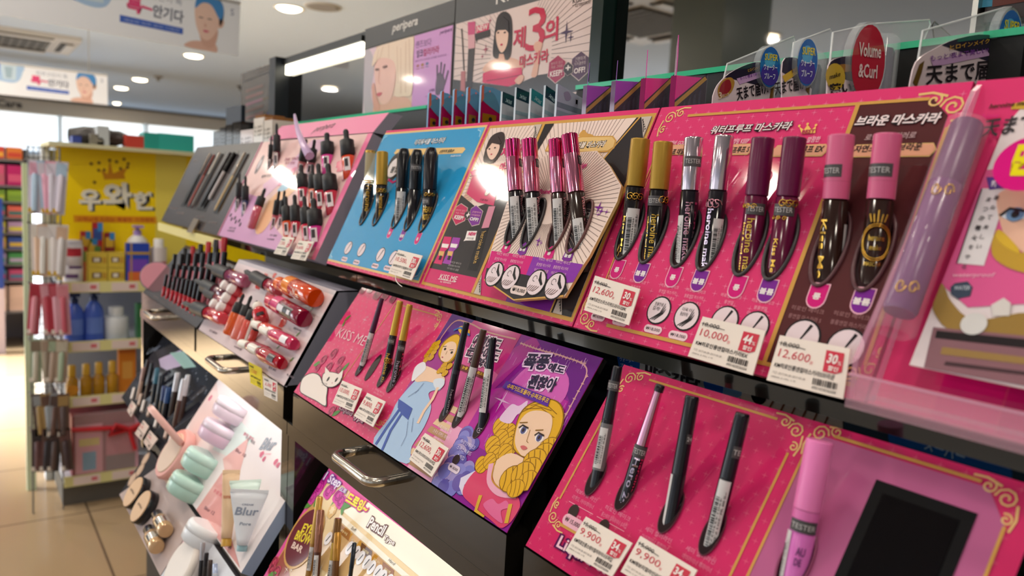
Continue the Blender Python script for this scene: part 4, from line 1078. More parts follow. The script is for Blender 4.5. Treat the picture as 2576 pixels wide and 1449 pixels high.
# plain white cat
K = pr('3a2d2c', .3); CATW = pr('f1e2da', .3)
p.blob(PX((80, 640), (95, 570), (150, 540), (195, 555), (215, 600), (240, 620), (235, 680), (230, 735), (170, 700), (110, 670)), K, 5); p.blob(PX((84, 640), (99, 574), (150, 545), (192, 560), (212, 604), (236, 624), (231, 680), (226, 728), (170, 696), (112, 666)), CATW, 6)
p.blob(PX((210, 590), (215, 545), (255, 535), (300, 545), (325, 560), (310, 600), (270, 625), (230, 620)), K, 7); p.blob(PX((213, 590), (219, 549), (255, 539), (300, 549), (320, 562), (306, 598), (270, 621), (232, 616)), CATW, 8)
p.poly(PX((225, 555), (228, 508), (255, 540)), CATW, 8); p.poly(PX((300, 552), (330, 525), (322, 572)), CATW, 8)
for a in ((245, 578), (292, 582)): p.ell(PX(a)[0], .0022, .003, K, 9)
p.ell(PX((268, 600))[0], .0009, .0007, 'c0607a', 9, 8)
for a, b in (((240, 605), (205, 598)), ((240, 610), (208, 612)), ((296, 605), (325, 612))): p.stroke(PX(a, b), .0003, K, 9)
p.text('Liquid type', PX((298, 752))[0], PX((432, 838))[0], pr('e9b3c4'), PX((305, 712))[0], .02, l=4, outline='5a1a44', ow=.09)
lines(p, PX((405, 580))[0], ('히로인 메이크', '스무스 리퀴드 라이너'), .018, .0022, PALE, .0035); lines(p, PX((530, 650))[0], ('히로인 메이크', '스무스 리퀴드 라이너'), .02, .0022, PALE, .0035)
# middle picture
a2 = (ex1, 0); xm2 = ex2
def R2(u, v): return (ex1+(ex2-ex1)*u, H_*v)
p.poly([R2(0, 0), R2(1, 0), R2(1, 1), R2(0, 1)], pr('d95c98', .18), 2, True)
p.poly([R2(0, .55), R2(.35, 1), R2(0, 1)], pr('5a2580', .18), 3, True); p.poly([R2(.35, 1), R2(1, 1), R2(1, .72), R2(.25, .85)], pr('c02c7c', .18), 3, True)
p.poly([R2(0, .3), R2(0, .72), R2(.3, .9), R2(.25, .5)], pr('a3338c', .18), 3, True); p.poly([R2(.6, 0), R2(1, 0), R2(1, .35), R2(.75, .35)], pr('eaa3c4', .18), 3, True)
for k in range(8): p.poly([R2(.5+.02*k, .02+.055*k), R2(.93-.02*k, .02+.055*k), R2(.92-.02*k, .06+.055*k), R2(.52+.02*k, .06+.055*k)], pr('e3c09a' if k % 2 else 'b98d68', .25), 4, True)
p.stroke([R2(.05, .6), R2(.08, .93), R2(.3, .97), R2(.6, .95), R2(.97, .96)], .0016, pr('cf8f8a', .3), 4, True, smooth=6)
SK = pr('f0c9ac', .25); HAIR = 'e0aa28'; HD = '8a5f14'
# lady in a pale blue gown
p.blob(PX((735, 590), (780, 560), (850, 570), (905, 590), (880, 640), (855, 640), (815, 660), (830, 740), (790, 850), (720, 960), (690, 1060), (500, 945), (590, 800), (640, 700)), pr('a9c3e2', .25), 5)
p.blob(PX((740, 530), (790, 500), (880, 540), (910, 585), (860, 600), (800, 590), (740, 590)), SK, 6); p.blob(PX((720, 590), (740, 510), (790, 480), (800, 520), (760, 560)), pr('e9e4ea', .25), 7); p.blob(PX((850, 580), (900, 575), (905, 610), (870, 640), (845, 615)), pr('d8dde8', .25), 7)
p.stroke(PX((870, 625), (840, 690), (790, 760), (755, 830)), .004, SK, 7)
p.poly(PX((645, 690), (690, 720), (725, 745), (700, 810), (665, 780), (640, 740)), pr('3a55a8', .25), 7)
p.stroke(PX((665, 770), (600, 870), (550, 985)), .004, pr('3a55a8', .25), 7); p.stroke(PX((650, 750), (580, 850), (515, 950)), .004, pr('3a55a8', .25), 7)
for q in (((700, 820), (690, 900), (660, 960)), ((730, 800), (720, 880)), ((760, 640), (700, 680)), ((790, 600), (740, 660))): p.stroke(PX(*q), .0005, pr('5a6a90', .3), 8)
CN[0] = 0
for a in ((805, 440), (800, 465), (820, 420), (835, 400), (848, 380), (868, 372), (845, 425), (860, 400), (830, 455), (880, 530), (905, 500), (935, 505), (910, 545), (900, 525), (930, 480)): curl(p, PX(a)[0], .0072, .0052, .6, 4)
p.blob(PX((870, 440), (890, 380), (930, 340), (975, 320), (1000, 345), (985, 420), (950, 480), (905, 490)), HD, 7); p.blob(PX((874, 436), (894, 384), (932, 345), (974, 326), (994, 346), (980, 416), (948, 472), (908, 484)), HAIR, 8)
p.blob(PX((885, 450), (905, 390), (945, 365), (975, 380), (968, 430), (930, 478), (895, 475)), SK, 9)
for a in ((912, 408), (950, 428)): p.ell(PX(a)[0], .0018, .0014, K, 10); p.stroke(PX((a[0]-12, a[1]-14), (a[0]+10, a[1]-16)), .0006, K, 10)
p.ell(PX((897, 455))[0], .0014, .0008, 'c05a66', 10); p.stroke(PX((925, 420), (915, 440)), .0004, HD, 10)
p.blob(PX((985, 290), (1010, 275), (1050, 300), (1040, 330), (1000, 320)), HAIR, 7); p.stroke(PX((960, 300), (1000, 285), (1050, 330)), .0022, pr('2f5fa8', .3), 8)
for w, a, b, c in (('어떡해도', (1050, 390), (1200, 430), (1065, 310)), ('눈물에도', (1020, 445), (1200, 485), (1030, 370)), ('괜찮아', (1035, 480), (1160, 530), (1045, 430))): p.text(w, PX(a)[0], PX(b)[0], pr('3a2b40'), PX(c)[0], .03, l=7, outline='f3d6e4', ow=.09)
p.poly(PX((1000, 490), (1160, 550), (1150, 585), (990, 525)), pr('7a3a3a', .25), 5); p.text('눈물 콜라 슈퍼프루프', PX((1005, 518))[0], PX((1150, 572))[0], pr('e8b840', .3), PX((1008, 498))[0], .03, l=7)
lines(p, PX((900, 870))[0], ('히로인메이크', '스무스 리퀴드 라이너', '슈퍼킵'), .027, .0036, pr('fbe3ec', .3), .0058, 6)
# picture with the rain-proof slogan
def R3(u, v): return (ex2+(x1-ex2)*u, H_*v)
p.poly([R3(0, 0), R3(1, 0), R3(1, 1), R3(0, 1)], pr('8a1f8e', .18), 2, True); p.poly([R3(0, .55), R3(.3, 1), R3(.15, 1), R3(0, .9)], pr('a8308c', .18), 3, True); p.poly([R3(0, .3), R3(0, .62), R3(.45, .75), R3(.9, .72), R3(1, .3)], pr('b5259a', .18), 3, True); p.poly([R3(.2, 1), R3(1, 1), R3(1, .68), R3(.75, .80)], pr('6a1a80', .18), 3, True)
p.blob([R3(.2, .62), R3(.28, .82), R3(.5, .90), R3(.78, .84), R3(.84, .7), R3(.6, .58), R3(.35, .55)], pr('cf5fb4', .2), 4, 4, True)
q = random.Random(3)
for k in range(46):
    x, y = q.uniform(.02, .98), q.uniform(.35, .98); p.stroke([R3(x, y), R3(x+.004, y-.05)], .0003, pr('d9a0d8', .3), 4, True)
p.stroke([R3(.06, .945), R3(.3, .94), R3(.6, .945), R3(.9, .92), R3(.945, .75), R3(.95, .5)], .0013, pr('d8a0a0', .3), 4, True, smooth=8)
for k in range(20): p.star(R3(.06+.042*k, .945-.002*(k % 3)), .0022, pr('d8a0a0', .3), 5, True, 4, .35)
for k in range(9): p.star(R3(.945, .88-.045*k), .0022, pr('d8a0a0', .3), 5, True, 4, .35)
q = random.Random(8)
for k in range(34):
    v = .33-.33*k/33; u = q.uniform(0, max(.08, .46-v*.9)); r = q.uniform(.0065, .0095); c0 = R3(u, v)
    c0 = (max(c0[0], ex2+r*.4), max(c0[1], r*.3)); p.ell(c0, r, r*.85, pr('4a428c'), 4+k % 2*0, 16, True)
    p.ell((c0[0]+.0004, c0[1]+.0005), r*.95, r*.8, pr(('7a78c4', '6a5aa8', '8a86cc', '5f56a6', '9a8cc8', 'b09cc4')[k % 6]), 5, 16, True)
p.poly(PX((1000, 1140), (1080, 1100), (1120, 1095), (1050, 1150), (1020, 1180), (1010, 1240), (990, 1190)), pr('ded4ea', .25), 6)
p.blob(PX((1240, 770), (1290, 720), (1330, 730), (1380, 700), (1360, 760), (1320, 780), (1280, 830), (1220, 810)), pr('e6c3e0', .25), 5)
p.star(PX((1235, 700))[0], .012, pr('e3b4dc', .3), 5, False, 4, .1)
# lady with ringlets, a plain picture of a blonde woman in a pink dress
p.blob(PX((1060, 1290), (1010, 1230), (1040, 1150), (1110, 1080), (1190, 1060), (1210, 1160), (1320, 1240), (1330, 1330), (1240, 1425), (1170, 1380)), pr('d8456e', .25), 6)
p.blob(PX((1190, 1060), (1290, 1000), (1400, 1080), (1340, 1230), (1260, 1230), (1190, 1160)), SK, 7)
p.stroke(PX((1175, 1060), (1165, 1160), (1220, 1225), (1320, 1240)), .0055, pr('e9a8c0', .3), 8, smooth=5); p.stroke(PX((1190, 1075), (1180, 1150), (1230, 1205), (1310, 1222)), .0012, pr('c98f3a', .3), 9, smooth=5)
p.blob(PX((1130, 1290), (1180, 1260), (1215, 1290), (1260, 1270), (1275, 1310), (1230, 1330), (1240, 1400), (1190, 1370), (1150, 1330)), pr('df6a9a', .3), 8)
p.stroke(PX((1115, 1240), (1085, 1330), (1130, 1370)), .004, pr('d6a83c', .3), 8); p.stroke(PX((1285, 1290), (1260, 1400)), .004, pr('d6a83c', .3), 8)
CN[0] = 0
for a, k in (((1275, 880), 1), ((1225, 850), 1.1), ((1290, 925), 1), ((1230, 915), 1), ((1180, 955), 1.05), ((1280, 960), 1), ((1195, 1010), 1.05), ((1255, 1000), 1), ((1118, 1065), .9), ((1165, 1045), .9)): curl(p, PX(a)[0], .0155*k, .0115*k, 2.7, 4)
p.blob(PX((1300, 980), (1310, 860), (1340, 770), (1400, 715), (1500, 690), (1570, 720), (1590, 800), (1560, 900), (1480, 1000), (1400, 1040)), HD, 8); p.blob(PX((1306, 976), (1316, 862), (1346, 776), (1404, 722), (1500, 697), (1564, 726), (1583, 800), (1553, 896), (1478, 994), (1400, 1034)), HAIR, 9)
for q_ in (((1345, 770), (1430, 730), (1520, 760)), ((1400, 730), (1480, 715), (1550, 780)), ((1360, 750), (1460, 745), (1535, 800))): p.stroke(PX(*q_), .0006, HD, 10)
p.blob(PX((1312, 930), (1330, 840), (1380, 775), (1450, 760), (1520, 790), (1515, 880), (1460, 970), (1370, 1020), (1330, 990)), SK, 11)
for a in ((1362, 872), (1452, 915)):
    p.ell(PX(a)[0], .0048, .0036, WHITE, 12); p.ell(PX(a)[0], .0029, .0033, pr('5a5a8a'), 13); p.ell(PX(a)[0], .0013, .0016, K, 14)
    p.stroke(PX((a[0]-26, a[1]-12), (a[0]-4, a[1]-28), (a[0]+28, a[1]-10)), .0014, K, 14); p.stroke(PX((a[0]-22, a[1]-42), (a[0]+24, a[1]-44)), .0009, HD, 13)
p.stroke(PX((1400, 870), (1380, 935), (1390, 945)), .0005, HD, 13); p.blob(PX((1345, 965), (1365, 960), (1385, 975), (1360, 985)), pr('d06a6a'), 13)
CN[0] = 0
for a, k in (((1505, 975), 1.1), ((1475, 1010), 1.15), ((1425, 1045), 1.2), ((1400, 1095), 1.2), ((1300, 1150), 1.35), ((1360, 1120), 1.2), ((1390, 1160), 1), ((1320, 1205), .9)): curl(p, PX(a)[0], .0165*k, .0125*k, .45, 12)
# slogan
for w, a, b, c in (('폭풍', (1345, 520), (1485, 530), (1355, 432)), ('에도', (1487, 530), (1580, 552), (1495, 480)), ('괜찮아', (1370, 628), (1525, 655), (1385, 548))): p.text(w, PX(a)[0], PX(b)[0], pr('2b2140'), PX(c)[0], .04, l=8, outline='ecc9ea', ow=.1)
p.poly(PX((1265, 590), (1515, 690), (1500, 740), (1240, 630)), pr('5a2a9a', .25), 13); p.text('슈퍼가드포뮬러·슈퍼프루프', PX((1265, 632))[0], PX((1500, 722))[0], pr('e8b84a', .3), PX((1268, 602))[0], .02, l=15)
lines(p, PX((1035, 960))[0], ('히로인메이크', '스무스리퀴드', '슈퍼킵'), .026, .0036, pr('e6d9f0', .3), .006, 8)
p.ell(PX((974, 1037))[0], .0045, .0045, K, 8); c = p.px(PX((962, 1087))[0]); p.pill(c, .0085, .0033, pr('e3cfe0'), 8, True); p.text('₩ 18,000', (c[0]-.006, c[1]-.0014), (c[0]+.006, c[1]-.0014), K, (c[0]-.006, c[1]+.0014), l=10, uv=True)
# empty pocket and pens
hp = p.px(PX((497, 510))[0]); p.ell(hp, .006, .0165, pr('2a1416', .6), 4, 24, True)
def pen(p, T, H, w, label, split, cap, body, band=None, name='eyeliner_pen', below=.05, taper=.8, flat=20, theta=78):
    h, t = tip_frame(p, T, TIPS[T], w, theta, theta-56)[:2] if T in TIPS else tube_frame(p, T, H, theta)
    h1, t1 = tube_frame(p, T, H, theta)
    r = dia(T, w, t)/2; L = (t1-h1).length
    o = thing(name, label, 'eyeliner', axis_frame(t-(t-h).normalized()*L, t)); zc = split*L; cm = mat(*cap); bm = mat(*body)
    MB().lathe([(zc, r), (L-.002, r*taper), (L-.0004, r*taper*.93), (L, r*taper*.8)], cm, flat).build('cap', o, True)
    MB().lathe([(-below, r*.7), (-below+.01, r), (zc-.001, r), (zc, r*.95)], bm, flat).build('barrel', o, True)
    if band: MB().lathe([(zc-.003, r*1.03), (zc+.001, r*1.03)], mat(*band), flat, cap=False).build('band', o, True)
    c = ((h-p.O).dot(p.U), (h-p.O).dot(p.W)); p.ell(c, r+.0012, r/math.sin(math.radians(theta-56))+.0022, pr('241318', .6), 8, 28, True)
    mb, *_ = ring_mb(p, h, r, theta-56, .0004, mat('5a1a30', .3), .0012, 1.02); RINGS.append(mb)
    return o, L, r
PB = ('17141c', .15)
o, L, r = pen(p, (961, 751), (914, 916), 15, 'slim dark purple pen in the plain pink part beside the white cat', .5, ('4a1a3c', .25), ('3a1430', .2)); sticker(o, L, -.02, .48, r*1.05, -1.0, .7, 21)
o, L, r = pen(p, (1007, 757), (968, 946), 20, 'black pen with a gold cap, the left one of the gold pair', .54, ('c8a040', .3, .6), PB); tester(o, L, .46, r, -1.3, .6, .006); crest(o, L, .2, r, 0, GFOIL); swash(o, L, -.2, .3, r, 'heroine make', GFOIL, -.7, .1)
o, L, r = pen(p, (1031, 766), (992, 955), 20, 'dark brown pen with a gold cap, the right one of the gold pair', .52, ('c8a040', .3, .6), ('2a1a18', .15)); tester(o, L, .42, r, -1.0, .9, .006); swash(o, L, -.25, .25, r, 'heroine make', SFOIL, -.4, .4); swash(o, L, -.1, .36, r, 'liquid', PFOIL, .5, .9)
o, L, r = pen(p, (1174, 811), (1128, 1020), 20, 'long black pen in front of the lady in a blue gown', .42, PB, PB, ('2a2630', .1)); swash(o, L, -.3, .2, r, 'heroine make', SFOIL, -.2, .4)
o, L, r = pen(p, (1217, 829), (1168, 1040), 22, 'dark brown pen with a barcode sticker over the slogan', .55, ('4a3226', .2), ('2f1f1a', .2)); sticker(o, L, -.05, .55, r*1.04, -.9, .8, 23)
o, L, r = pen(p, (1241, 850), (1212, 1058), 22, 'black pen with a clear sleeve and sticker, last of the three', .56, ('14141c', .15), ('1b1a26', .15)); sticker(o, L, .1, .62, r*1.06, -1.3, .35, 24); crest(o, L, -.12, r, .1, SFOIL, .003)
p.mb.build('printed_board', D3)
flush_rings(D3, 'pocket_rim')

# ---- display at the front with the four pens, a lilac panel and a mirror
D4 = thing('eyeliner_display', 'dark pink eyeliner display with four pens and a lilac mirror panel', 'display', (-.2, .36, Z(-.24)))
p = plane_print(MIDO, 56)
PX = lambda *q: [(1300+a/2.546, 880+b/2.546) for a, b in q]
QX = lambda *q: [(1880+a/2.846, 940+b/2.846) for a, b in q]
x0 = -.4105; x1 = p.px((2572, 1330))[0]+.004
PINK4 = pr('d22c66', .17)
p.board([(x0, 0), (x1, 0), (x1, H_), (x0, H_)], PINK4, .005, True, BLK)
quilt(p, x0+.003, x1-.004, .003, H_-.002, pr('e0597f', .2))
gx1 = (p.px(PX((1740, 640))[0])[0]+p.px(PX((1400, 1400))[0])[0])/2; gx2 = (p.px(PX((1840, 690))[0])[0]+p.px(PX((1500, 1400))[0])[0])/2
yt = p.px(PX((1200, 300))[0])[1]
xl = p.px(PX((545, 460))[0])[0]
p.stroke([(xl+.022, yt), (gx1-.016, yt)], .0016, GOLD, 2, True); p.stroke([(xl, yt-.02), (xl, .04)], .0016, GOLD, 2, True); p.stroke([(gx1, yt-.018), (gx1, 0.002)], .0016, GOLD, 2, True)
swirl(p, PX((725, 185))[0], .9, 1, -1); swirl(p, PX((1790, 520))[0], .9, -1, -1); swirl(p, PX((235, 1070))[0], .8, 1, 1)
p.stroke(PX((275, 1115), (420, 1195)), .0022, GOLD, 2)
LIL = pr('c0608e', .17)
gxr = (p.px(QX((1880, 1040))[0])[0]+p.px(QX((1700, 1440))[0])[0])/2
p.poly([(gx2, 0.002), (gxr, .002), (gxr, yt-.018), (gxr-.012, yt-.002), (gx2+.004, yt-.002), (gx2, yt-.008)], pr('b8608e', .17), 2, True)
p.stroke([(gx2, .002), (gx2, yt-.012)], .0016, GOLD, 4, True); p.stroke([(gx2+.012, yt), (gxr-.016, yt)], .0018, GOLD, 4, True); p.stroke([(gxr, .002), (gxr, yt-.018)], .0016, GOLD, 4, True)
swirl(p, QX((525, 430))[0], .9, 1, -1); swirl(p, QX((1860, 900))[0], .9, -1, -1)
q = [p.px(a) for a in QX((920, 765), (1650, 1000), (1490, 1440), (640, 1440))]
xa, xb = (q[0][0]+q[3][0])/2, (q[1][0]+q[2][0])/2; ya = (q[0][1]+q[1][1])/2
p.poly([(xa, .0), (xb, .0), (xb, ya), (xa, ya)], mat('0c0b0d', .08), 5, True)
lines(p, PX((440, 945))[0], ('레보리얼 라인', '리퀴드 아이라이너'), .022, .0032, pr('e88fb0', .3), .0052); p.stroke(PX((335, 970), (490, 1055)), .0004, PALE, 2)
lines(p, PX((640, 1060))[0], ('히로인 메이크', '롱스테이 컬러라이너 슈퍼킵'), .024, .0032, pr('e88fb0', .3), .0052); p.stroke(PX((515, 1068), (690, 1165)), .0004, PALE, 2)
for a in ((900, 1200), (1170, 1330)): lines(p, PX(a)[0], ('세미 컬러라인', '아이라이너 퀵라이너'), .022, .0032, pr('e88fb0', .3), .0052)
p.ell(PX((365, 1037))[0], .0046, .0052, K, 3); p.ell(PX((558, 1135))[0], .0046, .0052, K, 3); c = p.px(PX((360, 1108))[0]); p.pill(c, .010, .0042, pr('eab0c2'), 3, True); p.text('₩ 15,000', (c[0]-.0075, c[1]-.0018), (c[0]+.0075, c[1]-.0018), K, (c[0]-.0075, c[1]+.0018), l=5, uv=True)
p.text('블랙', PX((385, 1075))[0], PX((408, 1085))[0], PALE, PX((387, 1058))[0], l=3)
p.text('Liquid &', PX((245, 1285))[0], PX((560, 1470))[0], pr('f0c0d0'), PX((275, 1180))[0], .02, l=6, outline='5a1a54', ow=.09)
o, L, r = pen(p, (1555, 921), (1508, 1200), 30, 'black pen with a tester band and clear sleeve at the corner of the front display', .52, PB, PB); tester(o, L, .82, r, -1.4, .7, .007); mb = MB(); mb.lathe([(.06*L, r*1.1), (.48*L, r*1.1)], mat('c9c5c9', .15, alpha=.3), 20, cap=False); mb.build('clear_sleeve', o, True); sticker(o, L, .08, .44, r*1.12, -.9, .3, 31)
o, L, r = pen(p, (1661, 970), (1583, 1225), 33, 'eyeliner with a slim pink metal cap and a patterned black barrel', .42, ('d89ab0', .15, 1), ('1a121c', .12), taper=.62); tester(o, L, .36, r*1.02, -1.3, 1.1, .008)
MB().lathe([(L*.94, r*.72), (L, r*.74), (L+.0005, r*.6)], mat('1a141a', .2), 20).build('cap_end', o, True); swash(o, L, -.3, .3, r, 'Hero 24hr', SFOIL, -.5, .35); swash(o, L, -.3, .3, r, 'heroine make', PFOIL, .5, .9)
o, L, r = pen(p, (1742, 996), (1692, 1275), 37, 'plain black pen with a narrow white strip, third on the front display', .30, PB, PB, taper=.97); sticker(o, L, -.3, .29, r, -1.25, -.75, 33, plain=True); tester(o, L, .62, r, .2, 1.0, .006, '24')
o, L, r = pen(p, (1869, 1039), (1806, 1320), 39, 'thick black pen with a blue barcode sticker nearest the lilac panel', .42, PB, PB, taper=.97); sticker(o, L, -.35, .40, r, -.9, .65, 34); tester(o, L, .66, r, -.1, 1.0, .007, 'TE')
# pink mascara
h, t_ = tube_frame(p, (2063, 1108), (2004, 1415), 80); r = dia((2063, 1105), 66, t_)/2; L = (t_-h).length
o = thing('mascara', 'pastel pink mascara with a clear barrel in front of the lilac panel', 'mascara', axis_frame(h, t_))
MB().lathe([(.44*L, r), (L-.0008, r), (L-.0002, r*.97), (L, r*.9)], mat('ee7fbe', .3), 32).build('cap', o, True)
MB().lathe([(.36*L, r*.98), (.435*L, r*.98)], mat('e070b4', .3), 32).build('neck', o, True)
MB().lathe([(-.05, r*.8), (-.045, r*.97), (.35*L, r*.97), (.36*L, r*.9)], mat('d96fc0', .15), 32).build('barrel', o, True)
tester(o, L, .31, r, -1.1, 1.1, .0065); sticker(o, L, -.3, .25, r, -1.5, -.8, 41, plain=False)
mb = MB(); wrap(mb, 'AU', .08*L, .15*L, r+.0004, mat('7a3a78', .3), -.2, .45, False, .03); wrap(mb, 'DE', .0*L, .06*L, r+.0004, mat('7a3a78', .3), -.2, .3, False, .03); mb.build('lettering', o, True)
mb, c, ru, rv = ring_mb(p, h, r, 24, .0007, mat('8a3a60', .3), .0015); mb.build('pocket_rim', D4); p.ell(c, ru, rv, pr('3a1626', .6), 4, 28, True)
p.mb.build('printed_board', D4)
flush_rings(D4, 'pocket_rim')
mb = MB(); pm = plane_print(MIDO, 56); mb.prism([pm.P((a, b), 7) for a, b in ((xa+.006, .001), (xb-.006, .001), (xb-.006, ya-.006), (xa+.006, ya-.006))], -pm.N*.0003, mat('2a2729', .02, 1)); mb.build('mirror', D4, label='dark mirror set in the lilac panel')
# price tags of the middle row
MP = plane_print(MIDO, 56)
price_tag(MP, .008, ((861, 957), (911, 978), (888, 1036), (836, 1014)), 'price tag reading 10,000 beside the white cat', '15,000', '10,000', '33', 'KM히로인리퀴드라이너')
price_tag(MP, .008, ((924, 988), (970, 1010), (938, 1074), (890, 1046)), 'price tag reading 9,800 below the gold capped pens', '14,000', '9,800', '30', 'KM스무스리퀴드라이너')
price_tag(MP, .009, ((1069, 1089), (1129, 1128), (1086, 1200), (1029, 1155)), 'price tag reading 12,600 above the bar handle', '18,000', '12,600', '30', 'KM스무스리퀴드라이너슈퍼킵')
price_tag(MP, .009, ((1474, 1299), (1591, 1366), (1539, 1452), (1422, 1385)), 'price tag reading 9,900 in front of the Liquid lettering', '15,000', '9,900', '34', 'KM히로인롱스테이컬러라이너슈퍼킵')
price_tag(MP, .009, ((1611, 1348), (1754, 1434), (1704, 1524), (1561, 1438)), 'price tag reading 9,900 cut off by the lower edge of the picture', '15,000', '9,900', '34', 'KM레보리얼라인리퀴드라이너')
# ================================================================ dropper bottle displays and the far end of the counter
def rod(name, label, cat, A, B, parts, group=None, n=18):
    """a turned thing from A to B; parts: (name, ((s, r), ...), material)"""
    o = thing(name, label, cat, axis_frame(A, B), group); L = (V(B)-V(A)).length
    for nm, prof, m in parts:
        MB().lathe([(s*L, r) for s, r in prof], m, n).build(nm, o, True)
    return o, L
RUB = mat('1d1c20', .5)
def dropper(p, T, H, w, label, col, theta=88, group='dropper bottles', below=.02, lying=False, sp=(.28, .70), capname='cap'):
    if lying:
        t = p.w(T)+p.N*.012; h = p.w(H)+p.N*.008
    else:
        h, t = tube_frame(p, T, H, theta)
    r = dia(T, w, t)/2; L = (t-h).length; e = below/L
    a, b = sp
    parts = (('glass_body', ((-e, r*.5), (-e+.03, r*.92), (a-.03, r*.95), (a-.005, r*.72), (a, r*.7)), mat(col, .08, coat=.5)),
             (capname, ((a-.005, r*.96), (a, r), (b-.02, r*.98), (b, r*.8)), RUB),
             ('rubber_bulb', ((b-.01, r*.55), (b+.03, r*.42), (b+.1, r*.36), (.93, r*.4), (.985, r*.26), (1, r*.08)), RUB))
    o, L = rod('dropper_bottle', label, 'lip tint', h, t, parts, group)
    if not lying:
        mb = MB(); z0 = -.15*L; z1 = (a-.08)*L; patch(mb, z0, z1, -.7, .15, r*.98, mat('e9dfe2', .4)); patch(mb, z0*.3, z1*.8, -.6, -.1, r*1.0, mat('3a3236', .4)); mb.build('label', o, True)
    c = p.px(H) if not lying else None
    if c: p.ell(c, r*1.1, r*2.2, pr('c98f98', .4), 4, 20, True)
    return o
# ---- upper dropper display
D5 = thing('lip_tint_display', 'pale pink dropper bottle display with a pink topper', 'display', (-1.25, .44, Z(0)))
p = plane_print(UPO, 66)
PX = lambda *q: [(400+a/3.535, 250+b/3.535) for a, b in q]
x0, x1, H_ = -1.485, -1.008, .1965
GREY = mat('9a97a8', .4)
p.board([(x0, 0), (x1, 0), (x1, H_), (x0, H_)], pr('eec4c0', .12), .018, True, GREY)
PK = pr('f07fa8', .2)
p.poly([(x1-.016, 0), (x1, 0), (x1, H_), (x1-.016, H_)], PK, 1, True)
def R5(u, v): return (x0+(x1-.016-x0)*u, H_*v)
p.poly([R5(0, 0), R5(.6, 0), R5(.9, .0), R5(.55, .2), R5(.32, .42), R5(.12, .45), R5(0, .42)], pr('d49cc4', .12), 1, True)
p.poly([R5(.34, .42), R5(.45, .6), R5(.62, .8), R5(.72, .98), R5(.55, .98), R5(.42, .75), R5(.25, .55)], pr('e4b6cf', .12), 2, True)
p.blob([R5(.35, .3), R5(.47, .52), R5(.62, .66), R5(.66, .6), R5(.55, .4), R5(.5, .15), R5(.42, .1)], pr('f2bd95', .15), 3, 4, True); p.blob([R5(.44, .5), R5(.5, .62), R5(.57, .64), R5(.53, .52)], pr('9fc3dc', .15), 4, 4, True); p.blob([R5(.42, .55), R5(.48, .7), R5(.53, .72), R5(.5, .6)], pr('e88aa8', .15), 4, 4, True)
for a, r in (((1625, 590), .014), ((1700, 460), .010), ((1600, 580), .008)): p.blob([(p.px(PX(a)[0])[0]+r*math.cos(t)*(1+.3*math.sin(3*t)), p.px(PX(a)[0])[1]+r*math.sin(t)*(1+.3*math.cos(2*t))) for t in [k*.7 for k in range(9)]], pr('d8406a', .15), 3, 3, True)
c = p.px(PX((895, 580))[0]); p.ell(c, .012, .02, pr('6d6068', .2), 2, 20, True); p.ell(c, .005, .011, pr('cbb8c0', .2), 3, 16, True)
for a, b, w in (((910, 700), (990, 690), '블랙 라인'), ((1120, 550), (1240, 540), 'INK TINT'), ((1120, 580), (1205, 580), '잉크 틴트')): p.text(w, PX(a)[0], PX(b)[0], pr('a8596e' if a[0] > 1000 else '5a4a52'), PX((a[0]+8, a[1]-26))[0], .02, l=4)
for a, w in (((620, 1150), '브로우 잉크'), ((985, 1215), '잉크 벨벳'), ((960, 1250), '12,000원'), ((605, 1175), '9,000원')): p.text(w, PX(a)[0], PX((a[0]+62, a[1]+8))[0], pr('5a4a58'), PX((a[0]+6, a[1]-18))[0], .02, l=4)
for k in range(3):
    for j in range(2): p.ell(PX((640+38*k+8*j, 1030+25*k+34*j))[0], .0042, .0042, pr('4a3236'), 4, 12)
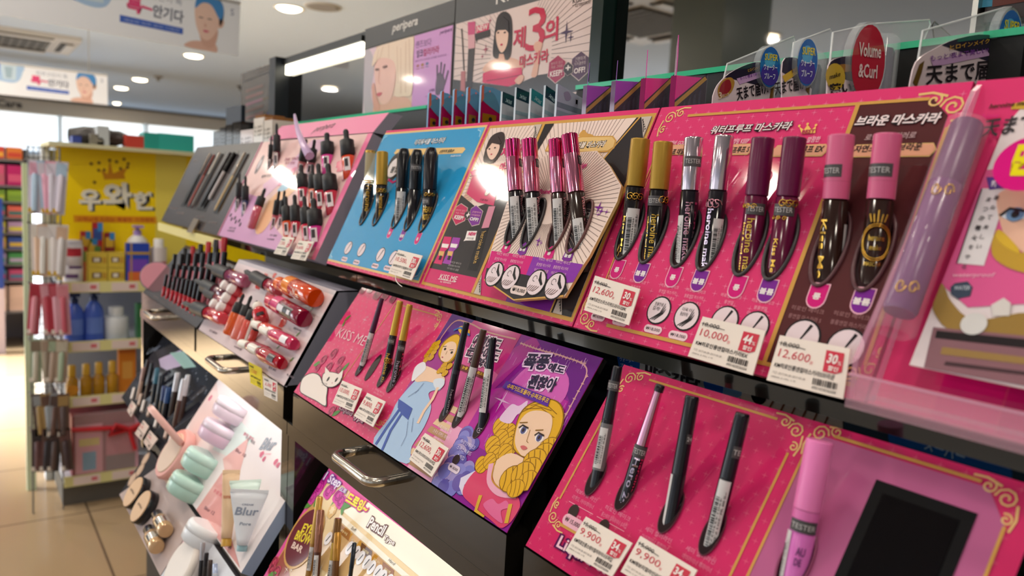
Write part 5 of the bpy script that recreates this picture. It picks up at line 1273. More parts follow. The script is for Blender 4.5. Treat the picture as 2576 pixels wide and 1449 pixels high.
# topper
tq = [V((x0+.03, .478, Z(.084))), V((x1, .478, Z(.082))), V((x1, .502, Z(.112))), V((x0+.03, .502, Z(.112)))]
mb = MB(); mb.prism(tq, V((0, .022, -.002)), pr('f58fb4', .25), GREY)
mb.build('topper', D5, label='bright pink topper strip')
pt = Print(tq[0], (1, 0, 0), tq[3]-tq[0]); pt.text('peripera', (782, 338), (832, 326), pr('6d3a58'), (785, 322), .0, .3, l=3); pt.mb.build('topper_lettering', D5)
rows = [((1310, 352), (1266, 620), 80, 'c46a72', 'dusty rose dropper bottle, first of the top row'), ((1385, 355), (1345, 630), 75, 'b06070', 'mauve dropper bottle behind the lilac ribbon'),
 ((1492, 295), (1503, 575), 122, 'e0409a', 'hot pink dropper bottle in the top row beside the red splash'), ((1660, 265), (1692, 600), 130, 'e04a2a', 'orange red dropper bottle at the end of the top row'),
 ((1262, 580), (1285, 870), 100, 'd03050', 'crimson dropper bottle, first of the middle row'), ((1365, 575), (1368, 880), 80, 'e0501f', 'orange dropper bottle, second of the middle row'), ((1415, 570), (1443, 910), 108, 'c02845', 'cherry red dropper bottle, third of the middle row'), ((1500, 570), (1540, 920), 132, 'c03048', 'rose red dropper bottle at the end of the middle row'),
 ((1070, 812), (1025, 1100), 62, 'c45a68', 'dusty pink dropper bottle, first of the front row'), ((1118, 808), (1082, 1100), 56, 'b86070', 'brownish pink dropper bottle, second of the front row'), ((1125, 860), (1145, 1170), 90, 'e0501f', 'orange dropper bottle, third of the front row'), ((1205, 845), (1220, 1180), 95, 'c02040', 'deep red dropper bottle with a white label, fourth of the front row'), ((1290, 860), (1318, 1210), 98, 'd02848', 'red dropper bottle with a barcode strip, fifth of the front row'), ((1372, 880), (1398, 1230), 138, 'c8308a', 'purple pink dropper bottle at the end of the front row'),
 ((1000, 320), (985, 590), 42, '3a2226', 'slim dark brown dropper bottle near the pink topper'), ((1045, 212), (1050, 560), 68, '5a2430', 'tall maroon dropper bottle near the pink topper'),
 ((718, 650), (703, 950), 54, '2a1c22', 'black brown dropper bottle beside the grey brow panel'), ((770, 680), (765, 980), 64, '24305e', 'navy dropper bottle beside the grey brow panel')]
for T, H, w, c, lb in rows: dropper(p, PX(T)[0], PX(H)[0], w/3.535, lb, c)
dropper(p, PX((1000, 820))[0], PX((855, 1160))[0], 78/3.535, 'mauve dropper bottle lying flat on the lilac corner', 'c05a72', lying=True, below=.002, sp=(.55, .78))
mb = MB(); q = [p.w(PX(a)[0])+p.N*d for a, d in (((1345, 218), .03), ((1372, 300), .032), ((1395, 400), .03), ((1425, 500), .026), ((1440, 560), .02))]
rb_ = thing('lilac_ribbon', 'translucent lilac ribbon standing among the top row of bottles', 'ribbon', q[-1]); mb.tube(spl(q, 4), [.002+.00035*k for k in range(17)], mat('d3b4dd', .2, alpha=.8), 8); mb.build('strip', rb_)
p.mb.build('printed_board', D5)
price_tag(p, .012, PX((1100, 1220), (1205, 1230), (1125, 1390), (1018, 1370)), 'price tag under the dropper bottles, the farther of two', '9,000', '7,200', '20', '페리페라잉크틴트', col='e8dccf')
price_tag(p, .012, PX((1245, 1255), (1380, 1265), (1300, 1435), (1170, 1415)), 'price tag under the dropper bottles, the nearer of two', '12,000', '9,600', '20', '페리페라잉크벨벳', col='e8dccf')
# ---- brow display
D6 = thing('brow_display', 'dark grey brow product display at the far end of the upper row', 'display', (-1.73, .44, Z(0)))
p = plane_print(UPO, 66)
x0, x1 = -1.984, -1.489
p.board([(x0, 0), (x1, 0), (x1, .197), (x0, .197)], pr('4d4748', .22), .016, True, mat('3a3436', .3))
p.poly([(x1-.006, 0), (x1, 0), (x1, .197), (x1-.006, .197)], pr('d8789a', .2), 1, True)
SL = pr('1b1718', .3)
for q in (((432, 478), (592, 468), (310, 975), (190, 950)), ((632, 465), (715, 458), (410, 1000), (325, 985)), ((765, 480), (808, 470), (525, 1022), (480, 1010))): p.poly(PX(*q), SL, 2)
for a, w in (((150, 1015), '브로우 펜슬'), ((330, 1050), '마스카라'), ((90, 970), '9,000'), ((440, 1100), '6,500')): p.text(w, PX(a)[0], PX((a[0]+70, a[1]+12))[0], pr('8a7a78'), PX((a[0]+6, a[1]-20))[0], .01, l=3)
p.text('BROW', PX((300, 560))[0], PX((345, 552))[0], pr('8a7d7c'), PX((308, 540))[0], .01, l=3)
p.mb.build('printed_board', D6)
for i, (T, E, w, c1, c2, lb) in enumerate((((470, 490), (240, 950), 20, '1d1a1c', 'a99a92', 'slim brow pencil with a pale end, first in the wide slot'), ((510, 500), (275, 960), 22, 'a8605a', '8a4f4a', 'terracotta brow pencil in the wide slot'), ((560, 480), (310, 955), 22, '8a8380', 'd9cfc6', 'silver brow pencil in the wide slot of the grey panel'), ((655, 480), (385, 970), 26, '201c1e', '3a3234', 'black brow pencil in the middle slot'), ((690, 480), (460, 900), 30, 'c9bfc0', '2a2628', 'brow brush with a pale handle in the middle slot'), ((785, 480), (510, 1000), 22, 'd4b88a', 'b8a89a', 'golden brow pencil in the narrow slot'))):
    a = p.w(PX(E)[0])+p.N*.004; b = p.w(PX(T)[0])+p.N*.004; r = dia(T, w/3.535, b)/2
    rod('brow_pencil', lb, 'brow pencil', a, b, (('body', ((0, r*.3), (.06, r), (.6, r)), mat(c1, .3)), ('cap', ((.6, r*1.08), (.97, r*1.08), (1, r*.8)), mat(c2, .2, .6)),))
c = [p.w(a)+p.N*.008 for a in ((497, 553), (509, 556), (492, 590), (478, 587))]
t = thing('metal_clip', 'shiny metal clip on the lower edge of the grey brow panel', 'clip', c[3]); mb = MB(); mb.prism(c, -p.N*.003, mat('c9b39a', .2, 1)); mb.build('plate', t)
mb = MB(); a, b = p.w((485, 572)), p.w((500, 572)); mb.prism([v+p.N*.0045 for v in (p.w((487, 560)), p.w((500, 562)), p.w((497, 575)), p.w((484, 573)))], -p.N*.0045, mat('8a8078', .3, 1)); mb.build('jaw', t)
t = thing('price_rail', 'pale yellow price rail below the grey brow panel', 'price rail', (-1.7, .39, Z(-.115)))
MB().box((-1.99, .392, Z(-.122)), (-1.44, .398, Z(-.1045)), mat('e3d58a', .4)).build('rail', t); MB().box((-1.49, .3905, Z(-.121)), (-1.445, .3918, Z(-.1055)), mat('e08aa0', .4)).build('price_strip', t)
# ---- lower dropper and jar display
D7 = thing('lip_tint_display', 'white slanted lip tint display with grey sides above the drawers', 'display', (-1.12, .36, Z(-.24)))
p = plane_print((0, .3245, Z(-.2455)), 61)
PX = lambda *q: [(340+a/3.22, 560+b/3.22) for a, b in q]
x0, x1, H_ = -1.326, -.911, .134
p.board([(x0, 0), (x1, 0), (x1, H_), (x0, H_)], pr('ecd6d8', .25), .004, True, GREY)
b0, b1 = p.P((x1, 0)), p.P((x1, H_)); c0, c1 = p.P((x0, 0)), p.P((x0, H_))
mb = MB()
for q, w in (((b0, b1), .001), ((c0, c1), -.001)):
    mb.prism([q[0], V((q[0].x, .42, q[0].z)), V((q[0].x, .42, q[1].z)), q[1]], V((-w, 0, 0)), mat('8f8fa0', .35))
mb.prism([b1, V((b1.x, .42, b1.z)), V((c1.x, .42, c1.z)), c1], V((0, 0, -.002)), GREY); mb.build('grey_side', D7)
p.poly([(x0, .128), (x1, .128), (x1, H_), (x0, H_)], pr('d0c4ca', .3), 1, True)
for a, r in (((1010, 500), .012), ((1080, 590), .010), ((1050, 440), .008), ((1130, 430), .006), ((1195, 810), .010), ((700, 690), .009), ((860, 590), .006)): p.blob([(p.px(PX(a)[0])[0]+r*math.cos(t)*(1+.35*math.sin(3*t+a[0])), p.px(PX(a)[0])[1]+r*math.sin(t)*(1+.35*math.cos(2*t))) for t in [k*.7 for k in range(9)]], pr('dd5a52', .25), 2, 3, True)
for a, r in (((1430, 700), .004), ((1320, 905), .005), ((1270, 1110), .005), ((1160, 1010), .004)): leaf(p, PX(a)[0], r, .8, '7fa04a', 3)
for a, w in (((800, 1010), '9,000원'), ((1080, 1180), '틴트'), ((1280, 860), '블러쉬'), ((600, 880), '잉크 젤라또'), ((1225, 1240), '9,000')): p.text(w, PX(a)[0], PX((a[0]+60, a[1]+30))[0], pr('6d5a60'), PX((a[0]+8, a[1]-18))[0], .02, l=3)
def lie(T, E, w, h0=.3):
    a = p.w(PX(E)[0]); b = p.w(PX(T)[0]); r = w/3.22/FPX*(b-CAM).dot(DV)/2
    return a+p.N*r*h0*2, b+p.N*(r*1.2+.006), r
for T, E, w, c, lb, sp in (((650, 388), (935, 500), 105, 'a04a68', 'mauve dropper bottle lying at the top corner of the white display', (.38, .68)), ((968, 435), (1200, 570), 105, 'a8283c', 'dark red dropper bottle lying in the top middle of the white display', (.3, .68)),
    ((560, 505), (760, 600), 95, '6a3040', 'plum dropper bottle half hidden under the other black caps', (.3, .66)), ((590, 570), (770, 660), 80, 'a05058', 'rosewood dropper bottle lying in the dark cluster', (.35, .7)), ((468, 688), (755, 800), 105, 'c8283a', 'bright red dropper bottle lying at the front edge of the white display', (.36, .66))):
    a, b, r = lie(T, E, w)
    rod('dropper_bottle', lb, 'lip tint', a, b, (('glass_body', ((0, r*.7), (.04, r*.95), (sp[0]-.02, r*.95), (sp[0], r*.7)), mat(c, .08, coat=.5)), ('cap', ((sp[0], r), (sp[1], r*.98), (sp[1]+.01, r*.8)), RUB), ('rubber_bulb', ((sp[1], r*.5), (sp[1]+.06, r*.36), (.93, r*.4), (1, r*.1)), RUB)), 'lip tints on the white display')
for T, E, w, c, lb in (((950, 612), (765, 915), 78, 'e0602a', 'slim orange dropper tint, first of the slim trio'), ((1012, 628), (825, 955), 78, 'e88070', 'slim salmon dropper tint, middle of the slim trio'), ((1058, 668), (875, 985), 78, 'dc5a50', 'slim coral dropper tint, last of the slim trio'), ((1080, 800), (945, 990), 62, 'c83a30', 'slim red tint tucked beside the coral dropper tint')):
    a, b, r = lie(T, E, w)
    rod('dropper_bottle', lb, 'lip tint', a, b, (('glass_body', ((0, r*.8), (.03, r), (.52, r), (.54, r*.8)), mat(c, .12, coat=.4)), ('cap', ((.54, r), (.76, r), (.77, r*.7)), RUB), ('rubber_bulb', ((.77, r*.5), (.8, r*.34), (.95, r*.38), (1, r*.12)), RUB)), 'lip tints on the white display')
a, b, r = lie((1000, 800), (885, 1005), 26); rod('price_stick', 'white strip lying beside the slim coral tint', 'strip', a, b, (('strip', ((0, r), (1, r)), mat('e9dfd8', .4)),), n=4)
for T, E, w, c, c2, lb in (((1250, 535), (1330, 590), 110, 'e8641a', 'd8480f', 'orange round tint jar behind the front orange one'), ((1352, 560), (1530, 650), 150, 'ef8418', 'd8480f', 'big orange round tint jar with TINT lettering'), ((1180, 680), (1290, 760), 110, 'cf3a55', 'a01838', 'crimson round tint jar behind the pink one'), ((1255, 712), (1435, 815), 140, 'd8407a', '8a1238', 'pink lidded dark tint jar with a black and white label')):
    a, b, r = lie(T, E, w, .5)
    o, L = rod('tint_jar', lb, 'lip tint', a, b, (('glass_body', ((0, r*.9), (.03, r), (.72, r), (.73, r*.96)), mat(c2, .1, coat=.5)), ('lid', ((.73, r), (.97, r), (1, r*.94)), mat(c, .2))), 'lip tints on the white display', 24)
    mb = MB()
    if 'TINT' in lb: wrap(mb, 'TINT', .30*L, .62*L, r+.0004, mat('f3e3d8', .4), -.9, -.1, True, .03)
    elif 'pink lidded' in lb: patch(mb, .2*L, .6*L, -.9, .3, r+.0003, mat('2a2228', .3)); patch(mb, .5*L, .7*L, -.6, .1, r+.0005, mat('e9dfe4', .3)); patch(mb, .25*L, .35*L, -.5, .0, r+.0005, mat('e9dfe4', .3))
    if mb.v: mb.build('label', o, True)
for T, E, w, c, lb in (((1080, 712), (1085, 830), 120, 'c8202c', 'red round bottle with a white cap standing upright among the tints'), ((1045, 858), (1215, 930), 100, 'd8341c', 'orange red round bottle with a white cap behind the rose one'), ((1118, 905), (1345, 1015), 110, 'd63a66', 'rose round bottle with a white cap and a white seal'), ((938, 1015), (1130, 1080), 100, 'a01838', 'dark red round bottle with a white cap, the farther of the front pair'), ((1028, 1052), (1245, 1170), 115, 'b0142c', 'dark red round bottle with a white cap, the nearer of the front pair')):
    a, b, r = lie(T, E, w, .5)
    o, L = rod('tint_bottle', lb, 'lip tint', a, b, (('glass_body', ((0, r*.75), (.06, r*.95), (.3, r), (.5, r*1.02), (.62, r*.9), (.7, r*.6), (.74, r*.5)), mat(c, .06, coat=.6)), ('white_cap', ((.73, r*.6), (.75, r*.68), (.96, r*.68), (1, r*.6)), mat('f3ece2', .35))), 'lip tints on the white display', 22)
    mb = MB(); patch(mb, .08*L, .26*L, -.5, .5, r*.98+.0008, mat('ece6ea' if 'rose' in lb else '2a1f24', .3)); mb.build('label', o, True)
for k, a in enumerate(((790, 540), (845, 570), (705, 690), (760, 715), (800, 640))):
    b = p.w(PX(a)[0]); h = b+p.N*.02; r = .009
    rod('white_cap_tint', 'small white capped tint among the fallen dropper bottles', 'lip tint', b, h, (('body', ((0, r), (.5, r)), mat('c8404a', .15)), ('white_cap', ((.5, r*.85), (.95, r*.85), (1, r*.7)), mat('f0e6e4', .35))), 'white capped tints')
p.mb.build('printed_board', D7)
price_tag(p, .006, PX((918, 1125), (1025, 1180), (1030, 1350), (935, 1300)), 'yellow and pink price tag hanging below the white tint display', '9,000', '7,200', '', '페리페라틴트', col='e8d23a')
price_tag(p, .006, PX((1040, 1238), (1148, 1290), (1150, 1449), (1045, 1400)), 'white price tag hanging at the near end of the white tint display', '9,000', '6,300', '30', '페리페라잉크더에어리', col='eadfd8')
# ---- lip gloss tray at the far end
D8 = thing('lip_gloss_tray', 'dark grey tray full of black capped lip glosses at the far end', 'tray', (-1.57, .36, Z(-.24)))
p = plane_print((0, .3245, Z(-.2455)), 50)
x0, x1 = -1.80, -1.34
p.board([(x0, 0), (x1, 0), (x1, .135), (x0, .135)], pr('40393b', .3), .01, True, mat('3a3436', .3))
for k in range(5): p.text('립 글로스', PX((150+60*k, 600+33*k))[0], PX((190+60*k, 622+33*k))[0], pr('8d7a78'), PX((155+60*k, 590+33*k))[0], l=2)
GL = (('c02030', 'red'), ('d8566e', 'pink'), ('b84a58', 'rose'), ('e07a88', 'pale pink'))
k = 0
for (A, B, n, dt, w, rowname) in (((225, 590), (490, 738), 9, (40, -210), 34, 'front row'), ((275, 520), (600, 650), 8, (40, -230), 38, 'second row'), ((300, 470), (690, 560), 8, (30, -270), 38, 'third row'), ((390, 440), (700, 470), 6, (20, -290), 42, 'back row')):
    for i in range(n):
        f = i/(n-1); H = (A[0]+(B[0]-A[0])*f, A[1]+(B[1]-A[1])*f); sc = .8+.4*f; T = (H[0]+dt[0]*sc, H[1]+dt[1]*sc)
        h, t = tube_frame(p, PX(T)[0], PX(H)[0], 84); r = dia(PX(T)[0], w*sc/3.22, t)/2; c, cn = GL[(k*3+i) % 4]
        ord_ = ('first', 'second', 'third', 'fourth', 'fifth', 'sixth', 'seventh', 'eighth', 'ninth')[i]
        back = rowname == 'back row'
        rod('lip_gloss', cn+' lip gloss with a '+('red' if back and i % 2 else 'black')+' cap, '+ord_+' in the tray\'s '+rowname, 'lip gloss', h-(t-h)*.05, t, (('tube', ((0, r*.9), (.04, r), (.46, r), (.47, r*.8)), mat(c, .12, coat=.4)), ('cap', ((.47, r*.98), (.97, r*.98), (1, r*.85)), mat('b0202c' if back and i % 2 else '18161a', .25))), 'lip glosses in the tray', 12)
        k += 1
p.mb.build('tray_base', D8)
c = p.w(PX((175, 440))[0])
pk = thing('round_mirror', 'pink backed round disc leaning at the far end of the gloss tray', 'disc', Matrix.Translation(c) @ Matrix.Rotation(1.15, 4, 'Y') @ Matrix.Rotation(.25, 4, 'X'))
MB().lathe([(-.004, .034), (.004, .034)], mat('7a6d78', .3), 32).build('disc', pk, True); MB().lathe([(.0041, .032), (.0052, .031)], mat('d88a9c', .35), 32).build('pink_face', pk, True)
# ================================================================ lower row: lit displays under the front rail
def led(x0, x1, label, power, col=(1, .97, .93)):
    t = thing('display_light', label, 'light', ((x0+x1)/2, .34, Z(-.305)))
    MB().box((x0, .334, Z(-.3085)), (x1, .342, Z(-.3046)), mat('fffaf0', .4, emit=4)).build('light_strip', t)
    o = lamp('display_lamp', 'AREA', ((x0+x1)/2, .338, Z(-.3095)), power, col, x1-x0-.01, None, .006)
    o.parent = t; o.location = (0, -.002, -.005); o.rotation_euler = (math.radians(-12), 0, 0)
led(-1.34, -.93, 'thin light strip under the rail above the compacts', .13)
led(-.87, -.44, 'thin light strip under the rail above the eyebrow display', .085)
led(-1.79, -1.36, 'thin light strip under the rail above the slim make-up pens', .03)
# ---- eyebrow display
D9 = thing('eyebrow_display', 'lit cream and pink eyebrow pencil display below the bar handle', 'display', (-.65, .33, Z(-.44)))
p = plane_print(LOWO, 57)
PX = lambda *q: [(640+a/3.389, 1060+b/3.389) for a, b in q]
x0, x1, v0, v1 = -.855, -.436, -.10, .072
p.board([(x0, v0), (x1, v0), (x1, v1), (x0, v1)], pr('e0559a', .25), .012, True, pr('d24a90', .3))
bx = x0+.009
p.stroke([(bx, v0), (bx, v1-.012)], .0016, GOLD, 2, True)
p.poly([(bx+.001, v0), (x1-.006, v0), (x1-.006, v1-.006), (bx+.001, v1-.006)], pr('ecd0a0', .25), 1, True)
p.poly([(bx+.001, v0), (bx+.12, v0), (bx+.09, -.04), (bx+.05, -.02), (bx+.02, .03), (bx+.001, .03)], pr('c99a60', .25), 2, True); p.poly([(bx+.001, v0), (bx+.13, v0), (bx+.10, -.065), (bx+.05, -.05), (bx+.001, -.03)], pr('9c4a3c', .25), 3, True)
p.poly(PX((755, 765), (960, 680), (1700, 1180), (1900, 1400), (1500, 1400)), pr('f7efdb', .25), 3)
p.poly(PX((735, 790), (1330, 1319), (1260, 1319), (720, 840)), pr('f6ecd8', .25), 4)
p.poly(PX((720, 840), (1260, 1319), (820, 1450), (500, 1200)), pr('d8b078', .25), 3)
for k, c in enumerate(('a8703a', 'd29a40', '6d4a30', 'c48a34', '9a6030')):
    a = (735+93*k, 870+82*k); p.poly(PX(a, (a[0]+90, a[1]+75), (a[0]+75, a[1]+155), (a[0]-20, a[1]+70)), pr(c, .3), 5)
    p.text('라이트 브라운'[:2+k % 3], PX((a[0]+5, a[1]+70))[0], PX((a[0]+55, a[1]+108))[0], pr('f0d8a0'), PX((a[0]+12, a[1]+45))[0], .02, l=7)
    for j in range(2):
        e = PX((a[0]-40+55*j-(60 if k == 0 else -30), a[1]+130+40*j))[0]; p.ell(e, .0065, .0075, pr('efe6e4'), 6, 18); p.stroke([(p.px(e)[0]-.001, p.px(e)[1]-.004), (p.px(e)[0]+.0015, p.px(e)[1]+.004)], .0013, INK, 7, True)
# roses and heading
for a, r in (((560, 560), .013), ((640, 600), .012), ((720, 640), .012), ((500, 650), .011), ((740, 690), .010), ((600, 500), .012), ((680, 560), .011)): rose(p, PX(a)[0], r, 'd33a9c', '9a1a70', 5)
for a, r in (((170, 1210), .010), ((190, 1290), .010), ((150, 1270), .008)): rose(p, PX(a)[0], r, 'c23a58', '7a1a34', 5)
for a, t in (((455, 720), .5), ((530, 690), 2.0), ((690, 690), 1.2), ((790, 720), .4), ((760, 740), 2.2), ((160, 1305), .5), ((520, 605), .8)): leaf(p, PX(a)[0], .009, t, '5a8f3a', 5)
p.text('1 Step', PX((580, 520))[0], PX((715, 595))[0], pr('f3dff0', .3), PX((610, 420))[0], .02, .1, l=9, outline='7a3a9a', ow=.07)
p.text('으로', PX((730, 590))[0], PX((785, 618))[0], pr('f3dff0', .3), PX((738, 555))[0], .02, l=9, outline='7a3a9a', ow=.07)
p.text('드로잉~', PX((778, 690))[0], PX((950, 800))[0], pr('f3df3a', .3), PX((805, 590))[0], .05, l=9, outline='d8308a', ow=.10)
p.text('Pencil', PX((965, 900))[0], PX((1095, 985))[0], pr('f6ece6', .3), PX((995, 805))[0], .03, l=8, outline='6a3020', ow=.08); p.text('Type', PX((1100, 1020))[0], PX((1190, 1075))[0], pr('f6ece6', .3), PX((1115, 965))[0], .02, l=8, outline='6a3020', ow=.07)
p.text('Soft', PX((828, 920))[0], PX((870, 945))[0], pr('5a4a40'), PX((835, 893))[0], 0, .3, l=7); p.text('Hard', PX((1145, 1190))[0], PX((1200, 1235))[0], pr('5a4a40'), PX((1152, 1165))[0], 0, .3, l=7)
c = p.px(PX((430, 990))[0]); p.ell(c, .034, .037, GOLD, 6, 30, True); p.ell(c, .031, .034, pr('6a2430', .25), 7, 30, True)
for w, a, b, d, cl in (('EYE', (405, 945), (495, 965), (425, 870), 'e8cf3a'), ('BROW', (345, 1010), (470, 1060), (370, 925), 'e8cf3a'), ('BAR', (320, 1080), (405, 1130), (335, 1020), 'e8c8bc')): p.text(w, PX(a)[0], PX(b)[0], pr(cl, .3), PX(d)[0], .03, l=9)
c = p.px(PX((668, 760))[0]); p.ell(c, .009, .010, pr('e2b878'), 5, 6, True); p.star(c, .006, pr('f3dcae'), 6, True, 6, .6)
for a, r in (((280, 1265), .006), ((320, 1270), .005), ((620, 830), .004)): p.star(PX(a)[0], r, pr('f0d8c0'), 5, False, 4, .12)
for T, H, w, c1, c2, lb, sp in (((558, 640), (460, 1330), 55, 'a87838', 'c09448', 'gold eyebrow pencil in front of the dark red oval', .55), ((565, 755), (520, 1380), 62, '5a3428', '8a5a48', 'brown eyebrow pencil with a barcode sticker below the gold one', .55), ((716, 825), (640, 1400), 62, 'b89030', '6d4a24', 'eyebrow pencil with a bright gold cap', .72), ((712, 945), (680, 1440), 58, '6a4320', 'a5742a', 'brown and gold eyebrow pencil beside the gold capped one', .62), ((855, 1030), (800, 1460), 36, '1b1d22', '22262e', 'slim black eyebrow pencil below the Soft lettering', .6)):
    h, t = tube_frame(p, PX(T)[0], PX(H)[0], 78); r = dia(PX(T)[0], w/3.389, t)/2
    m1, m2 = mat(c1, .25, .3), mat(c2, .2, .5)
    o, L = rod('eyebrow_pencil', lb, 'eyebrow pencil', h-(t-h)*.3, t, (('barrel', ((0, r*.3), (.1, r), (sp, r)), m1), ('cap', ((sp, r*1.08), (.985, r*1.08), (1, r*(.9 if w > 40 else .3))), m2)))
    if 'barcode' in lb or 'brown and gold' not in lb and w > 50: sticker(o, L, .3, .52, r*1.02, -.9, .3, int(w)+T[0])
p.mb.build('printed_board', D9)
# ---- glowing display with pastel compacts
D10 = thing('compact_display', 'bright white and pink display with pastel compacts and three cream tubes', 'display', (-1.13, .33, Z(-.44)))
p = plane_print(LOWO, 57)
PX = lambda *q: [(290+a/2.547, 880+b/2.547) for a, b in q]
x0, x1, v0, v1 = -1.345, -.907, -.0905, .072
p.board([(x0, v0), (x1, v0), (x1, v1), (x0, v1)], pr('f2e6e6', .25), .016, True, mat('a8bcd8', .3))
p.poly(PX((480, 440), (560, 330), (640, 200), (680, 420), (560, 560), (430, 760), (360, 800)), pr('f0d5d2', .25), 1); p.poly(PX((690, 700), (860, 560), (800, 780), (700, 770)), pr('ecb9b4', .25), 2)
p.poly(PX((510, 1040), (690, 780), (740, 1190), (800, 1400)), pr('e2a29e', .25), 2); p.poly(PX((620, 640), (780, 430), (900, 560), (760, 700)), pr('e0ece8', .25), 1)
p.text('Blur', PX((920, 640))[0], PX((1015, 650))[0], pr('a5aab5', .3), PX((935, 560))[0], .03, .3, l=4); p.text('Pore cover', PX((925, 670))[0], PX((1000, 675))[0], pr('e88aa0', .3), PX((928, 655))[0], l=4)
for a, w, c in (((660, 380), 'Blur 팩트', '8a8088'), ((820, 545), '블러 팩트', 'd8708a'), ((830, 570), '쿠션 팩트', '8a8088'), ((770, 650), 'Blur 10', '8a6068'), ((630, 910), '톤업 크림', 'd8506a'), ((570, 1020), 'Blur 12', '8a6068'), ((680, 1240), 'Blur 30', '8a6068')): p.text(w, PX(a)[0], PX((a[0]+62, a[1]+42))[0], pr(c), PX((a[0]+8, a[1]-22))[0], .01, l=4)
for a, r in (((610, 310), .007), ((940, 670), .006), ((955, 700), .005), ((1030, 720), .006), ((1045, 740), .005)): rose(p, PX(a)[0], r, 'ee9ab0', 'd8607a', 3)
p.mb.build('printed_board', D10)
def compact(px, r, h, col, col2, label, tilt=-.55, lift=.004, seam=True, yaw=0):
    c = p.w(px)+p.N*lift
    o = thing('compact', label, 'compact', Matrix.Translation(c) @ Matrix.Rotation(yaw, 4, 'Z') @ Matrix.Rotation(tilt, 4, 'X'), 'pastel compacts')
    m = mat(col, .3, coat=.2)
    MB().lathe([(-h*.62, r*.82), (-h*.5, r*.95), (-h*.1, r), (-h*.02, r)], m, 40).build('base', o, True)
    MB().lathe([(-h*.02, r*.985), (.0, r*.985), (.0, r), (h*.3, r), (h*.45, r*.95), (h*.5, r*.86)], mat(col2, .3, coat=.2), 40).build('lid', o, True)
    return o
compact(PX((780, 405))[0], .034, .026, 'f2dcec', 'f6e6f2', 'lilac white compact at the top of the bright display'); compact(PX((695, 545))[0], .034, .028, 'ecc8e0', 'f3e0f0', 'lilac pink compact, second from the top of the bright display')
compact(PX((590, 730))[0], .034, .028, 'b8dcd0', 'c8e8de', 'mint green compact with an embossed mark, the upper of the mint pair'); compact(PX((500, 885))[0], .034, .028, 'b0d4c8', 'c0e2d6', 'mint green compact, the lower of the mint pair')
c = p.w(PX((425, 690))[0])+p.N*.012
o = thing('compact', 'big open pink compact with its lid up beside the mint compacts', 'compact', Matrix.Translation(c) @ Matrix.Rotation(.995, 4, 'X'), 'pastel compacts')
MB().lathe([(-.012, .036), (-.008, .042), (.004, .043), (.008, .040)], mat('eeb0a8', .3), 40).build('base', o, True); MB().lathe([(.0082, .034), (.010, .033)], mat('e8cdb8', .5), 36).build('powder', o, True)
mb = MB(); mb.lathe([(-.004, .040), (.004, .042), (.006, .038)], mat('f2bdb4', .3), 40, Matrix.Translation((0, .035, .038)) @ Matrix.Rotation(1.2, 4, 'X')); mb.build('lid', o, True)
def squeeze(T, B, w, wb, label, col, capcol, caph=.16, word=None, wc='8a94a8', lift=.012, group=None):
    """a flat topped tube standing on its cap: T crimp, B cap end"""
    b = p.w(B)+p.N*.006; a = math.radians(78); n = V((0, -math.sin(a), math.cos(a))); wv = ray(T); t = CAM+wv*((b-CAM).dot(n)/wv.dot(n))
    L = (t-b).length; r = dia(T, w, t)/2; rb = dia(B, wb, b)/2
    o = thing('cream_tube', label, 'cream tube', axis_frame(b, t), group)
    vs = []; fs = []; N = 20; K = 9
    for i in range(K):
        s = i/(K-1); z = L*(caph+(.95-caph)*s); wy = rb+(r-rb)*s; wx = rb*(1-s)**.8+.0012
        for k in range(N):
            an = 2*PI*k/N; vs.append((wx*math.cos(an), wy*math.sin(an), z))
    for i in range(K-1):
        for k in range(N): fs.append((i*N+k, i*N+(k+1) % N, (i+1)*N+(k+1) % N, (i+1)*N+k))
    fs.append(tuple(range(N))[::-1]); fs.append(tuple((K-1)*N+k for k in range(N)))
    mb = MB(); mb.faces(vs, fs, mat(col, .3), True); mb.build('tube_body', o, True)
    MB().box((-.0011, -r, L*.945), (.0011, r, L), mat(col, .35)).build('crimp', o, True)
    MB().lathe([(0, rb*.95), (L*caph*.9, rb*1.0), (L*caph, rb*.9)], mat(capcol, .3), 24).build('cap', o, True)
    if word:
        mb = MB()
        def xs(z):
            s = (z/L-caph)/(.95-caph); return rb*(1-s)**.8+.0012
        for wd, z, h, hw in word:
            v2, f2, ww, hh = text2d(wd, .02, .15); q = []
            for x, y in v2:
                yy = (x/ww-.5)*2*hw*r; zz = z*L+y/hh*h*L; wy = rb+(r-rb)*((zz/L-caph)/(.95-caph)); q.append((xs(zz)*math.sqrt(max(0, 1-(yy/wy)**2))+.0006, yy, zz))
            mb.faces(q, f2, mat(wc, .4))
        mb.build('lettering', o, True)
squeeze(PX((862, 895))[0], PX((835, 1300))[0], 92, 26, 'white cream tube with big grey lettering at the front of the bright display', 'e6e9f0', '8fb0b8', .10, (('Blur', .58, .13, .62), ('Pore', .42, .05, .3), ('CREAM', .74, .03, .3)))
squeeze(PX((835, 835))[0], PX((850, 1150))[0], 76, 26, 'pale mint cream tube behind the white lettered tube', 'd5e6dc', 'e0e0c0', .1)
squeeze(PX((745, 770))[0], PX((735, 1270))[0], 42, 26, 'beige cream tube beside the white lettered tube', 'e0bc98', 'c8983a', .1, (('tone up', .6, .06, .7),), 'c06a4a')
